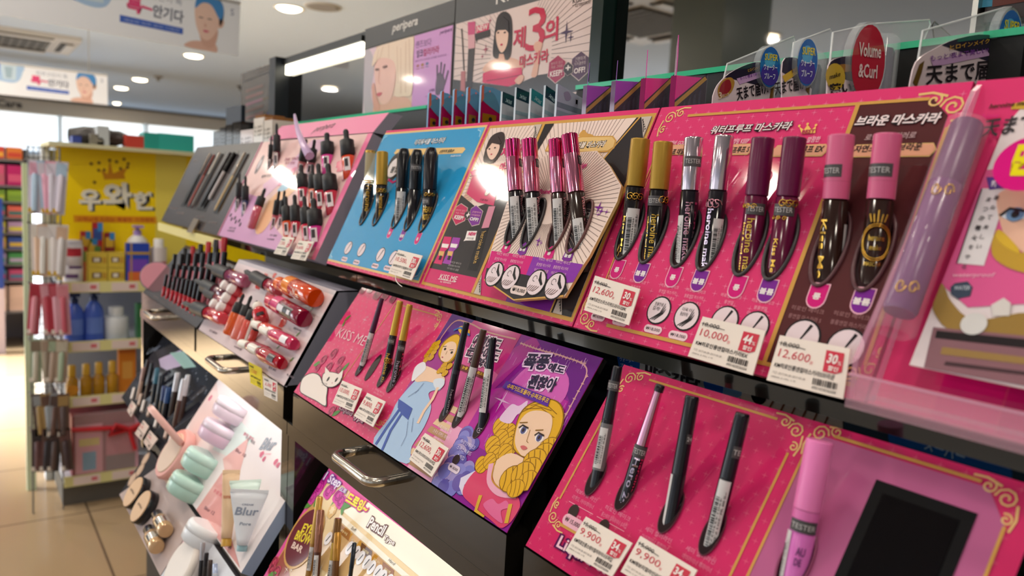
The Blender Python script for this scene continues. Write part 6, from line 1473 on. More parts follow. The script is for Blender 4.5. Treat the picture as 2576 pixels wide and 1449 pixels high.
# ---- dark pen display at the far end
D11 = thing('pen_display', 'dark slanted display of slim make-up pens at the far end of the lower row', 'display', (-1.56, .33, Z(-.44)))
p = plane_print(LOWO, 57)
x0, x1, v0, v1 = -1.775, -1.348, -.083, .072
p.board([(x0, v0), (x1, v0), (x1, v1), (x0, v1)], pr('23242c', .2), .012, True, mat('2a2b32', .3))
p.poly(PX((280, 60), (420, 0), (470, 90), (330, 130), (290, 110)), pr('b9a8c4', .25), 1); p.poly(PX((350, 20), (440, 10), (520, 110), (440, 120)), pr('9fc0b8', .25), 2)
q = random.Random(5)
for k in range(40):
    a = (q.uniform(330, 600), q.uniform(110, 330)); p.ell(PX(a)[0], .0022, .0022, pr(q.choice(('5a6070', '8a8f9a', '3a4048'))), 2, 8)
p.text('Liner', PX((200, 30))[0], PX((275, 0))[0], pr('8a90a0'), PX((195, 0))[0], l=2); p.poly(PX((230, 630), (300, 720), (310, 690), (250, 610)), pr('a8423a', .3), 2)
for i, (T, H, w, c1, c2) in enumerate((((212, 62), (170, 260), 24, '1d1a1e', '3a2a28'), ((240, 85), (200, 300), 26, '2b2024', '1b1a1e'), ((270, 115), (240, 330), 28, '1d222c', '3a6a80'), ((300, 165), (265, 400), 38, '14161c', '20242e'), ((318, 230), (290, 430), 36, '16181e', '2a3a6a'), ((345, 240), (310, 450), 38, '141620', '2a4a80'), ((402, 145), (360, 400), 36, '3a2c28', 'c9c4c8'), ((445, 185), (390, 470), 42, '4a2e28', 'd0ccd0'), ((468, 160), (420, 440), 34, '40302c', 'c4c0c4'), ((185, 110), (150, 300), 24, 'c9a898', 'b8948a'))):
    h, t = tube_frame(p, PX(T)[0], PX(H)[0], 80); r = dia(PX(T)[0], w/2.547, t)/2
    rod('make_up_pen', ('black' if i < 6 else 'brown' if i < 9 else 'beige')+' make-up pen, '+('first', 'second', 'third', 'fourth', 'fifth', 'sixth', 'seventh', 'eighth', 'ninth', 'last')[i]+' on the dark lower display', 'make-up pen', h-(t-h)*.2, t, (('barrel', ((0, r*.3), (.08, r), (.6, r)), mat(c1, .2)), ('cap', ((.6, r), (.97, r), (1, r*.8)), mat(c2, .15, .4 if i > 5 else 0))), 'pens on the dark display')
for i, a in enumerate(((130, 250), (175, 290), (195, 330), (235, 360), (280, 430), (345, 500), (375, 530))):
    h = p.w(PX(a)[0]); b = p.w(PX((a[0]-18, a[1]+70))[0]); rod('test_strip', 'pale swatch stick lying below the dark pens', 'swatch', b+p.N*.003, h+p.N*.003, (('strip', ((0, .003), (1, .003)), mat('c8ada0' if i % 2 else 'e0d4d0', .4)),), 'swatch sticks', 8)
for q, lb in ((((180, 450), (215, 490), (165, 580), (125, 535)), 'first'), (((222, 515), (272, 570), (215, 645), (180, 590)), 'second'), (((105, 325), (135, 360), (100, 430), (75, 390)), 'smallest and highest')):
    price_tag(p, .008, PX(*q), lb+' pink price tag on the dark pen display', '9,000', '6,300', '', '라이너', col='e8cfc4')
p.mb.build('printed_board', D11)
# ---- bottom row: foundation and white compact displays
D12 = thing('foundation_display', 'grey pink slanted display with two beige compacts and two foundation bottles', 'display', (-1.27, .25, Z(-.55)))
x0, x1, v0, v1 = -1.442, -1.106, -.186, -.0965
p = plane_print(LOWO, 57)
p.board([(x0, v0), (x1, v0), (x1, v1), (x0, v1)], pr('c4b0ac', .25), .012, True, mat('4a4448', .3))
p.poly([(x0, v0), (x0+.03, v0+.03), (x0+.09, v1), (x0, v1)], pr('35343a', .25), 1, True)
for a in ((195, 700), (160, 770), (110, 830)): p.ell(PX(a)[0], .013, .013, pr('b89a88', .3), 3, 18); p.ell(PX(a)[0], .010, .010, pr('d8b8a0', .3), 4, 18)
p.mb.build('printed_board', D12)
for a, lb in (((165, 930), 'beige compact with a black rim, the farther of two'), ((215, 1022), 'beige compact with a black rim, the nearer of two')):
    c = p.w(PX(a)[0])+p.N*.008
    o = thing('compact', lb, 'compact', Matrix.Translation(c) @ Matrix.Rotation(.995, 4, 'X')); MB().lathe([(-.012, .024), (-.010, .027), (.004, .0275), (.006, .026)], mat('1c1c20', .25), 36).build('rim', o, True); MB().lathe([(.0061, .0255), (.0075, .025)], mat('d8b088', .4), 36).build('lid', o, True)
    mb = MB(); v2, f2, ww, hh = text2d('perfect', .02); mb.faces([((x/ww-.5)*.026, (y/hh-.5)*.006, .0078) for x, y in v2], f2, mat('7a5a3a', .4)); mb.build('lettering', o, True)
for T, E, lb in (((312, 1070), (372, 1180), 'foundation bottle with a black cap, the upper of two'), ((260, 1165), (315, 1285), 'foundation bottle with a black cap, the lower of two')):
    a = p.w(PX(E)[0])+p.N*.012; b = p.w(PX(T)[0])+p.N*.012; r = .011
    rod('foundation_bottle', lb, 'foundation', a, b, (('glass_body', ((0, r*.9), (.04, r), (.62, r), (.66, r*.5), (.7, r*.5)), mat('c8a47a', .1, .3)), ('silver_band', ((.2, r*1.02), (.5, r*1.02)), mat('cfcac4', .15, 1)), ('cap', ((.7, r*.75), (.98, r*.75), (1, r*.65)), mat('17171b', .25))))
price_tag(p, .008, PX((345, 785), (390, 820), (355, 885), (315, 840)), 'beige price tag between the foundation display and the pale compacts', '12,000', '9,600', '', '팩트', col='e0c0a8')
D13 = thing('compact_display', 'pastel slanted display at the bottom with a white compact and dark pens', 'display', (-1.0, .25, Z(-.55)))
p = plane_print(LOWO, 57)
x0, x1 = -1.104, -.78
p.board([(x0, v0-.03), (x1, v0-.03), (x1, v1-.002), (x0, v1-.002)], pr('e3e4ec', .25), .012, True, mat('4a4448', .3))
p.poly(PX((370, 1300), (520, 1080), (560, 1200), (480, 1449), (380, 1449)), pr('e8c0c8', .25), 1); p.poly(PX((500, 1110), (540, 1080), (620, 1200), (560, 1290)), pr('bfe0da', .25), 2)
p.mb.build('printed_board', D13)
compact(PX((590, 1190))[0], .030, .026, 'e6e8ee', 'f3f4f8', 'white compact at the top of the bottom display', lift=.003)
o = compact(PX((475, 1400))[0], .036, .018, 'e6dcd8', 'efe4dc', 'cream white oval compact on the bottom display', .995, .008)
for i, (T, H) in enumerate((((562, 1235), (545, 1470)), ((585, 1300), (570, 1480)), ((610, 1345), (600, 1500)), ((640, 1370), (640, 1500)))):
    h, t = tube_frame(p, PX(T)[0], PX(H)[0], 82); r = dia(PX(T)[0], 30/2.547, t)/2
    rod('make_up_pen', ('tall silver tipped dark pen on the bottom display', 'dark pen on the bottom display, second from the tall one', 'brown pen on the bottom display, third from the tall one', 'pale wrapped pen at the end of the bottom display')[i], 'make-up pen', h-(t-h)*.2, t, (('barrel', ((0, r*.3), (.08, r), (.6, r)), mat(('1d1a1e', '2b2420', '3a2c28', 'c9cdd8')[i], .2)), ('cap', ((.6, r), (.97, r), (1, r*.8)), mat(('a9a5aa', '2a2426', '4a3a34', 'b9c4e0')[i], .2, .4))))
# ================================================================ stock standing behind the upper row: faces turned along the counter towards the aisle end
def xprint(X): return Print((X, 0, EYE), (0, 1, 0), (0, 0, 1))
def slab(name, label, cat, X, pts, thick, m, art, side=None, group=None, z0=Z(-.005)):
    """an upright pack with its printed face in the plane x = X; pts: outline on the photo (top points), closed down to the shelf"""
    p = xprint(X); q = [p.px(a) for a in pts]
    ys = [a[0] for a in q]
    t = thing(name, label, cat, (X-thick/2, (min(ys)+max(ys))/2, z0), group)
    out = [(q[0][0], z0-EYE)]+q+[(q[-1][0], z0-EYE)]
    out = out[::-1]
    p.mb.prism([p.P(a) for a in out], -p.N*thick, m, side)
    art(p, q, t)
    p.mb.build('pack', t)
    return t
PX = lambda *q: [(1060+a/3.481, 190+b/3.48) for a, b in q]

# blue and crimson cards
def card_art(p, q, t):
    ya, yb = q[0][0], max(a[0] for a in q); z = min(q[0][1], q[-1][1])-.02; zt = max(a[1] for a in q)
    p.poly([(ya, zt-.016), (yb, zt-.03), (yb, -.005), (ya, -.005)], pr('a80d4c', .25), 1, True)
    p.poly([(ya+.003, .0), (yb-.006, .0), (yb-.006, zt-.032), (ya+.003, zt-.031)], pr('9a6a14', .25), 2, True)
    p.ell(((ya+yb)/2, zt-.037), .0025, .0025, INK, 3, 10, True)
    p.blob([(ya+.001, zt-.016), (ya+.008, zt-.007), (ya+.018, zt-.009), (yb, zt-.026), (yb, zt-.03)], pr('5f8fae', .25), 3, 4, True)
    p.poly([(ya, zt-.02), (ya+.0035, zt-.015), (ya+.0028, zt), (ya, zt-.001)], pr('d8705a', .25), 4, True)
    p.ell((ya+.011, zt-.006), .0013, .0013, pr('e88a90' if q[0][1] > .1 else '3a4a6a'), 4, 8, True)
for i, (a, top) in enumerate(((68, 150), (178, 135), (290, 118), (408, 100), (528, 82))):
    base = PX((a, 410-14*i))[0]; X = at_y(base, .487).x
    wd = (100, 105, 110, 115, 175)[i]
    pts = PX((a, top+10), (a+8, top), (a+22, top+14), (a+wd*.55, top+22), (a+wd, top+60))
    slab('hanging_card', 'blue and crimson hanging card, '+('farthest of the row of five', 'second of the row of five', 'middle of the row of five', 'fourth of the row of five', 'nearest of the row of five showing its whole face')[i], 'package', X, pts, .0035, pr('6fa8d2', .3), card_art, pr('8fb4d8', .3), 'blue hanging cards')
# teal and grey pouches
def pouch_art(teal):
    def f(p, q, t):
        ya, yb = q[0][0], q[-1][0]; za, zb = q[0][1], q[-1][1]
        if teal:
            p.poly([(ya, za-.012), (yb, zb-.012), (yb, zb), (ya, za)], pr(teal, .15), 1, True)
            p.text('24/365', (ya+.004, za-.0105), (yb-.006, zb-.009), pr('b8d8dc'), (ya+.004, za-.0065), .01, l=3, uv=True)
            p.poly([(ya, za-.028), (yb, zb-.026), (yb, zb-.022), (ya, za-.024)], pr('8fa9b4', .2), 1, True)
        else:
            for k, c in enumerate(('7d8a94', '8fa0a8', '6f8088')): p.poly([(ya, za-.022-.008*k), (yb, zb-.016-.008*k), (yb, zb-.011-.008*k), (ya, za-.017-.008*k)], pr(c, .2), 1, True)
            p.blob([(ya+.008, za-.008), (ya+.014, za-.006), (ya+.018, za-.012), (ya+.012, za-.015)], pr('9a93a8'), 1, 3, True)
            p.pill((yb-.010, zb-.004), .001, .0028, pr('f2f4f4'), 2, True)
        for k in range(3): p.text('크림 컬러', (ya+.006, za-.034-.005*k), (ya+.02, za-.034-.005*k), pr('8a98a0'), (ya+.006, za-.032-.005*k), l=2, uv=True)
    return f
for i, (a, top, wd, dt, teal) in enumerate(((712, 140, 115, 48, '24404c'), (835, 102, 120, 50, '1d3a48'), (965, 112, 118, 70, '2f7f8a'), (1090, 85, 110, 75, '1a3444'), (1196, 72, 230, 135, None))):
    X = at_y(PX((a, 385-12*i))[0], .487).x
    slab('pouch', ('teal and grey foil pouch, farthest of the pouches', 'dark teal foil pouch, second of the pouches', 'bright teal foil pouch in the middle of the pouches', 'dark blue teal foil pouch, fourth of the pouches', 'pale grey pouch with a hang slot, nearest of the pouches')[i], 'package', X, PX((a, top), (a+wd, top+dt)), .003, mat('b4bcc4', .15) if teal else mat('aeb6c2', .15), pouch_art(teal), None, 'foil pouches')
# purple and pink boxes with hanging fins
for i, (lb, a, yt, rt, c, fin) in enumerate((('violet and black box with a gold stripe, farthest of the four', 1455, 85, 1690, 'b03ac0', 1485), ('violet and black box with a gold stripe, second of the four', 1705, 45, 1945, 'aa3ac8', 1730), ('hot pink and black box with a gold stripe, third of the four', 1968, 22, 2210, 'f0209a', 1990), ('hot pink and black box with a gold stripe, nearest of the four', 2235, -2, 2500, 'f5209c', 2240))):
    base = PX((a-4, 330-18*i))[0]; X = at_y(base, .487).x
    def box_art(p, q, t, c=c):
        ya, yb = q[0][0], q[-1][0]; za, zb = q[0][1], q[-1][1]; H = .06; zl = za-H
        p.poly([(ya, za-.020), (yb, zb+.004), (yb, zl), (ya, zl)], pr('1a1520', .12), 1, True)
        p.poly([(ya, za-.022), (yb-.003, zb+.001), (yb, zb-.001), (ya, za-.0265)], pr('c8962e', .2), 2, True)
        for k in range(4): p.poly([(ya+.010+.006*k, zl), (ya+.013+.006*k, zl), (ya+.013+.006*k, za-.018+.004*k), (ya+.010+.006*k, za-.022+.004*k)], pr('2a2c3c', .12), 2, True)
    t = slab('gift_box', lb, 'package', X, PX((a, yt), (rt, yt+18-6*i if i < 3 else yt+26)), .006, pr(c, .12), box_art, pr('5a1a50' if i < 2 else '8a1858', .2), 'boxes with hanging fins')
    p = xprint(X-.03); f0 = p.px(PX((fin-4, yt+60))[0]); zt = (.135, .133, .138, .146)[i]
    y_ = .489
    mb = MB(); q = [V((X-.004, y_, Z(.0))), V((X-.022, y_+.017, Z(.0))), V((X-.022, y_+.017, Z(zt-.008))), V((X-.015, y_+.0105, Z(zt))), V((X-.004, y_, Z(zt-.022)))]
    mb.prism(q[::-1], V((-.0008, 0, 0)), pr('c03a90' if i > 1 else '8a5aa8', .15)); mb.build('hanging_fin', t)
    mb = MB(); P2 = [V((X+.0012, a_[0], a_[1]+EYE)) for a_ in (xprint(X).px(PX((a, yt))[0]), xprint(X).px(PX((rt, yt+20-6*i))[0]))]
    mb.prism([V((P2[0].x, P2[0].y, Z(-.005))), V((P2[0].x, P2[1].y, Z(-.005))), P2[1], P2[0]], V((-.0006, 0, 0)), film('e8d8ec', .05)); mb.build('clear_sleeve', t)
# clear blister packs
PX = lambda *q: [(1740+a/3.081, b/3.081) for a, b in q]
def blister(label, X, card, back, words, seal=None, tube=None, dark='2a2438', band='cda8d8', group='clear blister packs', thick=.018, extra=None):
    p = xprint(X); q = [p.px(a) for a in card]; ys = [a[0] for a in q]
    t = thing('blister_pack', label, 'package', (X, sum(ys)/len(ys), Z(-.005)), group)
    out = [(q[0][0], -.005)]+[tuple(c) for c in spl([V(c) for c in q], 3)]+[(q[-1][0], -.005)]
    p.mb.prism([p.P(a) for a in out[::-1]], -p.N*.0008, pr('e6d3d8', .3))
    zt = max(c[1] for c in q)
    p.poly([c for c in out if c[1] > zt-.02][::-1]+[], pr(dark, .25), 1, True)
    for w, a, b, m, c, bo, l in words:
        p.text(w, a, b, m, c, bo, l=l)
    if extra: extra(p)
    p.mb.build('printed_card', t)
    pb = xprint(X-.004); qb = [pb.px(a) for a in back]
    mb = MB(); pts = [(qb[0][0], -.005)]+qb+[(qb[-1][0], -.005)]
    mb.prism([pb.P(a) for a in pts[::-1]], -pb.N*.0006, film('e6eaec', .2, .05)); mb.build('clear_back', t)
    mb = MB(); mb.tube([pb.P(a) for a in pts], .0007, mat('f0f3f4', .08, alpha=.55), 6); mb.build('clear_edge', t)
    if seal:
        ps = xprint(X+.004); a, rx, ry, c1, ws = seal; c = ps.px(a)
        ps.mb.prism([ps.P((c[0]+rx*math.cos(k*.314), c[1]+ry*math.sin(k*.314))) for k in range(20)], -ps.N*.006, film('e6ecee', .2), film('e6ecee', .25))
        ps.ell(c, rx*.92, ry*.92, pr(c1, .1), 1, 24, True)
        if c1.startswith('2'): ps.ell((c[0], c[1]-ry*.35), rx*.8, ry*.5, pr('4a3a9a', .12), 2, 20, True); ps.ell((c[0]-rx*.1, c[1]+ry*.3), rx*.5, ry*.35, pr('5aa8d8', .12), 2, 20, True)
        for w, u, v, ww, h, cc in ws: ps.text(w, (c[0]+u*rx-ww*rx, c[1]+v*ry), (c[0]+u*rx+ww*rx, c[1]+v*ry+ww*rx*.18), pr(cc, .3), (c[0]+u*rx-ww*rx, c[1]+v*ry+h*ry), .02, l=4, uv=True)
        ps.mb.build('seal', t)
    if tube:
        a, r, c1, z1 = tube; c = xprint(X).px(a)
        MB().lathe([(Z(-.005), r), (Z(z1-.003), r), (Z(z1), r*.85)], mat(c1, .15), 20, Matrix.Translation((X-.006, c[0], 0))).build('mascara', t)
        mb = MB(); mb.lathe([(Z(-.005), r*1.35), (Z(z1+.006), r*1.35), (Z(z1+.01), r*.9)], film('e4eaee', .2, .05), 20, Matrix.Translation((X-.006, c[0], 0)), cap=False); mb.build('clear_bubble', t)
    return t
BLU = (('SUPER', 0, .25, .6, .3, 'e8d23a'), ('ウォーター', 0, -.2, .62, .28, 'e6eaf6'), ('プルーフ', 0, -.6, .5, .28, 'e6eaf6'))
J = pr('241c22', .3)
def deco1(p):
    p.poly(PX((345, 610), (555, 545), (560, 590), (370, 655)), pr('cfa6d4', .25), 2); p.blob(PX((200, 690), (240, 620), (300, 600), (330, 640), (300, 720), (220, 760)), pr('b98a3a', .25), 2); p.blob(PX((212, 690), (245, 632), (290, 620), (300, 690), (230, 750)), pr('9a2a34', .25), 3); p.text('3', PX((205, 770))[0], PX((230, 765))[0], pr('e8d0b0'), PX((207, 715))[0], .03, l=5); p.text('秒に1本', PX((232, 762))[0], PX((285, 745))[0], pr('e8d0b0'), PX((232, 730))[0], .01, l=5)
    p.poly(PX((610, 700), (628, 560), (650, 560), (635, 760), (600, 770)), pr('7a5a2a', .3), 2)
blister('clear blister pack with white lettering card and a blue seal, first from the pink boxes', at_y((1800, 255), .487).x, PX((165, 745), (200, 660), (290, 570), (430, 500), (540, 485), (610, 560), (640, 740)), PX((248, 610), (275, 495), (790, 282), (800, 320), (740, 745)),
    (('ヒロインメイク', PX((432, 560))[0], PX((540, 528))[0], pr('d8a83a'), PX((432, 535))[0], .01, 4), ('もっと!夜まで美しい!', PX((372, 622))[0], PX((545, 575))[0], pr('7a3a9a'), PX((372, 595))[0], .01, 4), ('天まで届け!', PX((348, 785))[0], PX((590, 725))[0], J, PX((350, 680))[0], .02, 4)), (PX((608, 520))[0], .0145, .0175, '2a6ab8', BLU), (PX((690, 600))[0], .008, '2a2440', .105), extra=deco1)
def deco2(p): p.poly(PX((700, 590), (840, 500), (850, 545), (720, 640)), pr('d8b03a', .25), 2); p.poly(PX((880, 700), (905, 560), (925, 560), (910, 735)), pr('7a5a2a', .3), 2); p.text('美しい!', PX((770, 570))[0], PX((832, 545))[0], pr('6a3a1a'), PX((770, 535))[0], .01, l=4)
blister('clear blister pack with a yellow band and a blue seal, second from the pink boxes', at_y((1952, 243), .487).x, PX((700, 735), (705, 480), (780, 445), (840, 470), (900, 560), (940, 735)), PX((790, 330), (1070, 225), (1088, 260), (1045, 720)),
    (('天まで届け!', PX((640, 745))[0], PX((885, 690))[0], J, PX((640, 640))[0], .02, 4),), (PX((897, 485))[0], .0135, .0185, '2a6ab8', BLU), (PX((975, 560))[0], .008, '28304a', .115), extra=deco2)
def deco3(p): p.ell(PX((1110, 595))[0], .012, .009, pr('c8a83a', .25), 3, 20); p.text('make', PX((1060, 618))[0], PX((1145, 590))[0], J, PX((1060, 580))[0], .01, .2, l=5); p.blob(PX((1080, 560), (1150, 500), (1250, 510), (1270, 545), (1180, 560)), pr('9a6a2a', .25), 2)
blister('clear blister pack with a big red seal and white lettering', at_y((2068, 232), .487).x, PX((1050, 715), (1060, 510), (1130, 450), (1240, 440), (1330, 500), (1440, 690)), PX((1095, 250), (1400, 185), (1840, 152), (1850, 190), (1640, 690)),
    (('薄い迫力!', PX((1060, 740))[0], PX((1425, 700))[0], J, PX((1060, 650))[0], .03, 4),), (PX((1370, 485))[0], .0235, .0285, 'b8283c', (('Volume', 0, .08, .62, .34, 'ecd0d0'), ('&Curl', 0, -.42, .52, .34, 'ecd0d0'))), (PX((1530, 450))[0], .009, '3a2448', .128), extra=deco3)
mb = MB(); c = at_x(PX((1668, 480))[0], at_y((2068, 232), .487).x-.02)
t = thing('mascara', 'dark violet tube with a gold scroll standing among the clear packs', 'mascara', (c.x, c.y, Z(-.005)))
MB().lathe([(0, .0085), (Z(.135)-Z(-.005), .0088), (Z(.137)-Z(-.005), .006)], mat('33123f', .2), 22).build('tube', t, True)
mb.tube([(.0092*math.cos(-.7+.25*math.cos(k*.6)*(1-k*.05)), .0092*math.sin(-.7+.25*math.cos(k*.6)*(1-k*.05)), .115+.003*math.sin(k*.6)*(1-k*.05)) for k in range(14)], .0004, GFOIL, 5); mb.build('gold_scroll', t, True)
def deco4(p):
    p.poly(PX((1850, 470), (2280, 385), (2310, 430), (1870, 520)), pr('cfa6d4', .25), 2); p.poly(PX((1710, 640), (1760, 500), (1800, 470), (1780, 560), (1740, 680)), pr('6a5020', .3), 2)
blister('big clear blister pack with a large blue seal at the near end', at_y((2290, 216), .487).x, PX((1690, 665), (1740, 480), (1880, 380), (2060, 300), (2300, 270), (2460, 380), (2540, 560)), PX((1730, 600), (1790, 240), (2420, 60), (2640, 40), (2640, 500)),
    (('ヒロインメイク', PX((1995, 388))[0], PX((2300, 335))[0], pr('d8a83a'), PX((1995, 350))[0], .01, 4), ('もっと!夜まで美しい!', PX((1840, 475))[0], PX((2290, 408))[0], pr('7a3a9a'), PX((1840, 430))[0], .01, 4), ('天まで届け!', PX((1805, 665))[0], PX((2440, 595))[0], J, PX((1805, 510))[0], .02, 4)), (PX((2465, 315))[0], .0205, .0225, '2a6ab8', BLU), extra=deco4)
# ---- black and white boxes at the far end
PXb = lambda *q: [(400+a/3.535, 250+b/3.535) for a, b in q]
for i, (a, b, zt, c, lb) in enumerate(((480, 545, 285, '17161a', 'black carton, farthest of the black cartons'), (540, 600, 250, '201f23', 'black carton, second of the black cartons'), (590, 660, 225, '1a191c', 'black carton with grey print, third of the black cartons'), (650, 730, 200, '1c1b1e', 'black carton, nearest of the black cartons'), (725, 840, 270, 'd9cccb', 'short white carton beside the black cartons'), (840, 935, 165, 'e3d9d0', 'tall white carton with a brown top, the farther of two'), (925, 1010, 185, 'ddd2c8', 'tall white carton with a brown top, the nearer of two'))):
    l = at_y(PXb((a, 375))[0], .50); r_ = at_y(PXb((b, 370))[0], .50); z = at_y(PXb(((a+b)/2, zt))[0], .50).z
    t = thing('carton', lb, 'box', ((l.x+r_.x)/2, .52, Z(-.005)))
    mb = MB(); mb.box((l.x, .50, Z(-.005)), (r_.x-.004, .545, z), pr(c, .3)); mb.build('box', t)
    if i > 4: MB().box((l.x+.002, .502, z), (r_.x-.006, .543, z+.006), pr('8a5a2a', .4)).build('brown_top', t)
    p = Print((0, .4998, EYE), (1, 0, 0), (0, 0, 1)); m = pr('6a6668' if i < 4 else '6d6258')
    for k in range(3): p.text('LIP', (l.x+.008, z-EYE-.02-.008*k), (r_.x-.014, z-EYE-.02-.008*k), m, (l.x+.008, z-EYE-.0155-.008*k), l=1, uv=True)
    p.mb.build('print', t)
# ---- stock in the dark gap under the upper shelf, faces to the front
def gap_pack(label, Y, pts, m, art=None, name='blister_pack', z0=Z(-.262)):
    p = Print((0, Y, EYE), (1, 0, 0), (0, 0, 1)); q = [p.px(a) for a in pts]
    t = thing(name, label, 'package', ((q[0][0]+q[-1][0])/2, Y, z0))
    out = [(q[0][0], z0-EYE)]+q+[(q[-1][0], z0-EYE)]
    p.mb.prism([p.P(a) for a in out[::-1]], -p.N*.004, m)
    if art: art(p, t)
    p.mb.build('pack', t)
    return t
def ga(p, t):
    p.ell((1583, 893), .014, .018, pr('1d4f9a', .2), 1, 20); p.text('SUPER', (1556, 883), (1597, 889), pr('b8a83a'), (1556, 872), .02, l=3); p.text('ウォーター', (1560, 908), (1596, 914), pr('b8c0d8'), (1560, 898), .01, l=3); p.text('プルーフ', (1562, 922), (1592, 928), pr('b8c0d8'), (1562, 913), .01, l=3)
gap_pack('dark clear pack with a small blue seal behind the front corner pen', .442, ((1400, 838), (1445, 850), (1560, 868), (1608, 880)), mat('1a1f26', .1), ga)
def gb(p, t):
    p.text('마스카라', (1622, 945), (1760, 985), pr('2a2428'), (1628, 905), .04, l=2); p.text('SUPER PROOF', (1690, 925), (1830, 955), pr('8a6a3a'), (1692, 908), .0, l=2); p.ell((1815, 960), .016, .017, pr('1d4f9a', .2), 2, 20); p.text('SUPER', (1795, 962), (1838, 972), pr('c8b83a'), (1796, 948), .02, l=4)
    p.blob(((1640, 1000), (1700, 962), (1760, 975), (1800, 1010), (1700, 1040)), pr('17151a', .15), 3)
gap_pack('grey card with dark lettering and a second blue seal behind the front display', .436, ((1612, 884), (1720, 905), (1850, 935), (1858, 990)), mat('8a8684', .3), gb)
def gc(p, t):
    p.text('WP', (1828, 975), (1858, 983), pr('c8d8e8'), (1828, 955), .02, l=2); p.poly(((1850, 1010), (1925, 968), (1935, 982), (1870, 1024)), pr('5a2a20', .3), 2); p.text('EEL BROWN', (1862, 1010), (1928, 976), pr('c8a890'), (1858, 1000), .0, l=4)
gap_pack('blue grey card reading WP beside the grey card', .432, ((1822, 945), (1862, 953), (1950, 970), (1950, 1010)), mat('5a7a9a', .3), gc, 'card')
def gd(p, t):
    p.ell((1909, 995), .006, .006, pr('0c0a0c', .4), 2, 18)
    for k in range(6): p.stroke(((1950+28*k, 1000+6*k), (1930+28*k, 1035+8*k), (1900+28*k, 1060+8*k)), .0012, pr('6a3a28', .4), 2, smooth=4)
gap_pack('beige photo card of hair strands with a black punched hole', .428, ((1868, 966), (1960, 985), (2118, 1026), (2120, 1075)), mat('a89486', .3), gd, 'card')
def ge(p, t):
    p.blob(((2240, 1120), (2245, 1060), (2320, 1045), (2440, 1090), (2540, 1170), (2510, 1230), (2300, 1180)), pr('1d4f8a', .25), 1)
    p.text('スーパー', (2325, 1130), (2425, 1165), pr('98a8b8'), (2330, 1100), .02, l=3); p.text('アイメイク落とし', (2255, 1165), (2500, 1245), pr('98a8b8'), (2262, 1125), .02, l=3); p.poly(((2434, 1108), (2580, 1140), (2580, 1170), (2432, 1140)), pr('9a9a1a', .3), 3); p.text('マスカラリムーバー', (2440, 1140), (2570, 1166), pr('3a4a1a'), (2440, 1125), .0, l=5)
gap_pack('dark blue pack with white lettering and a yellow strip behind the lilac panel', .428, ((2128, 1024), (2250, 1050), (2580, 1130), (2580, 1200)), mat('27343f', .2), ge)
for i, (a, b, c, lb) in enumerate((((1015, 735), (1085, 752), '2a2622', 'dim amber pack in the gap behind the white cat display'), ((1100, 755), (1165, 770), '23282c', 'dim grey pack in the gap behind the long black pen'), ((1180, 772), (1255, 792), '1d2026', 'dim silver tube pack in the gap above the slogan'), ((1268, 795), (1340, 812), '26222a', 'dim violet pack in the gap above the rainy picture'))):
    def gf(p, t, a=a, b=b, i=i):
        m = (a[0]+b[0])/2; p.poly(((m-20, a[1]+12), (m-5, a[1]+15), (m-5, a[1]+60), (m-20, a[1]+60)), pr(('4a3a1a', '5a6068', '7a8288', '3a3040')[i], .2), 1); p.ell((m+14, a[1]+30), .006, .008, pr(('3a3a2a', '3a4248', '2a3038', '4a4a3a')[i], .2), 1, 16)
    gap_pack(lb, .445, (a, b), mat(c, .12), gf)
# ================================================================ acrylic tray with the purple tube pack at the near end, and the next pink display behind it
D14 = thing('mascara_display', 'plain pink display behind the clear acrylic tray at the near end', 'display', (-.1, .44, Z(0)))
p = plane_print(UPO, 66); p.board([(-.2135, 0), (.10, 0), (.10, .1985), (-.2135, .1985)], PINK, .006, True, PINKD)
for k, c in enumerate(('d6186e', 'c41464', 'b81060')): p.poly([(-.18+.03*k, .001), (-.151+.03*k, .001), (-.151+.03*k, .03), (-.18+.03*k, .03)], pr(c, .2), 1, True)
p.mb.build('printed_board', D14)
AC = mat('f6c9dc', .04, alpha=.22)
t = thing('acrylic_tray', 'clear pink tinted acrylic tray at the near end of the upper row', 'tray', (-.13, .4, Z(-.09)))
X0 = -.2125
side = [V((X0, .476, Z(.080))), V((X0, .398, Z(-.097))), V((X0, .377, Z(-.093))), V((X0, .377, Z(-.072))), V((X0, .470, Z(.076)))]
mb = MB(); mb.prism(side, V((.003, 0, 0)), AC, mat('f0a8c8', .08, alpha=.4)); mb.build('side_wall', t)
EDG = mat('f0b4cf', .08, alpha=.5)
MB().box((X0, .374, Z(-.0975)), (.1, .399, Z(-.0935)), AC).build('bottom', t)
MB().box((X0, .374, Z(-.0935)), (.1, .377, Z(-.080)), AC).build('front_lip', t)
MB().box((X0, .3738, Z(-.0805)), (.1, .3772, Z(-.0795)), EDG).build('lip_edge', t)
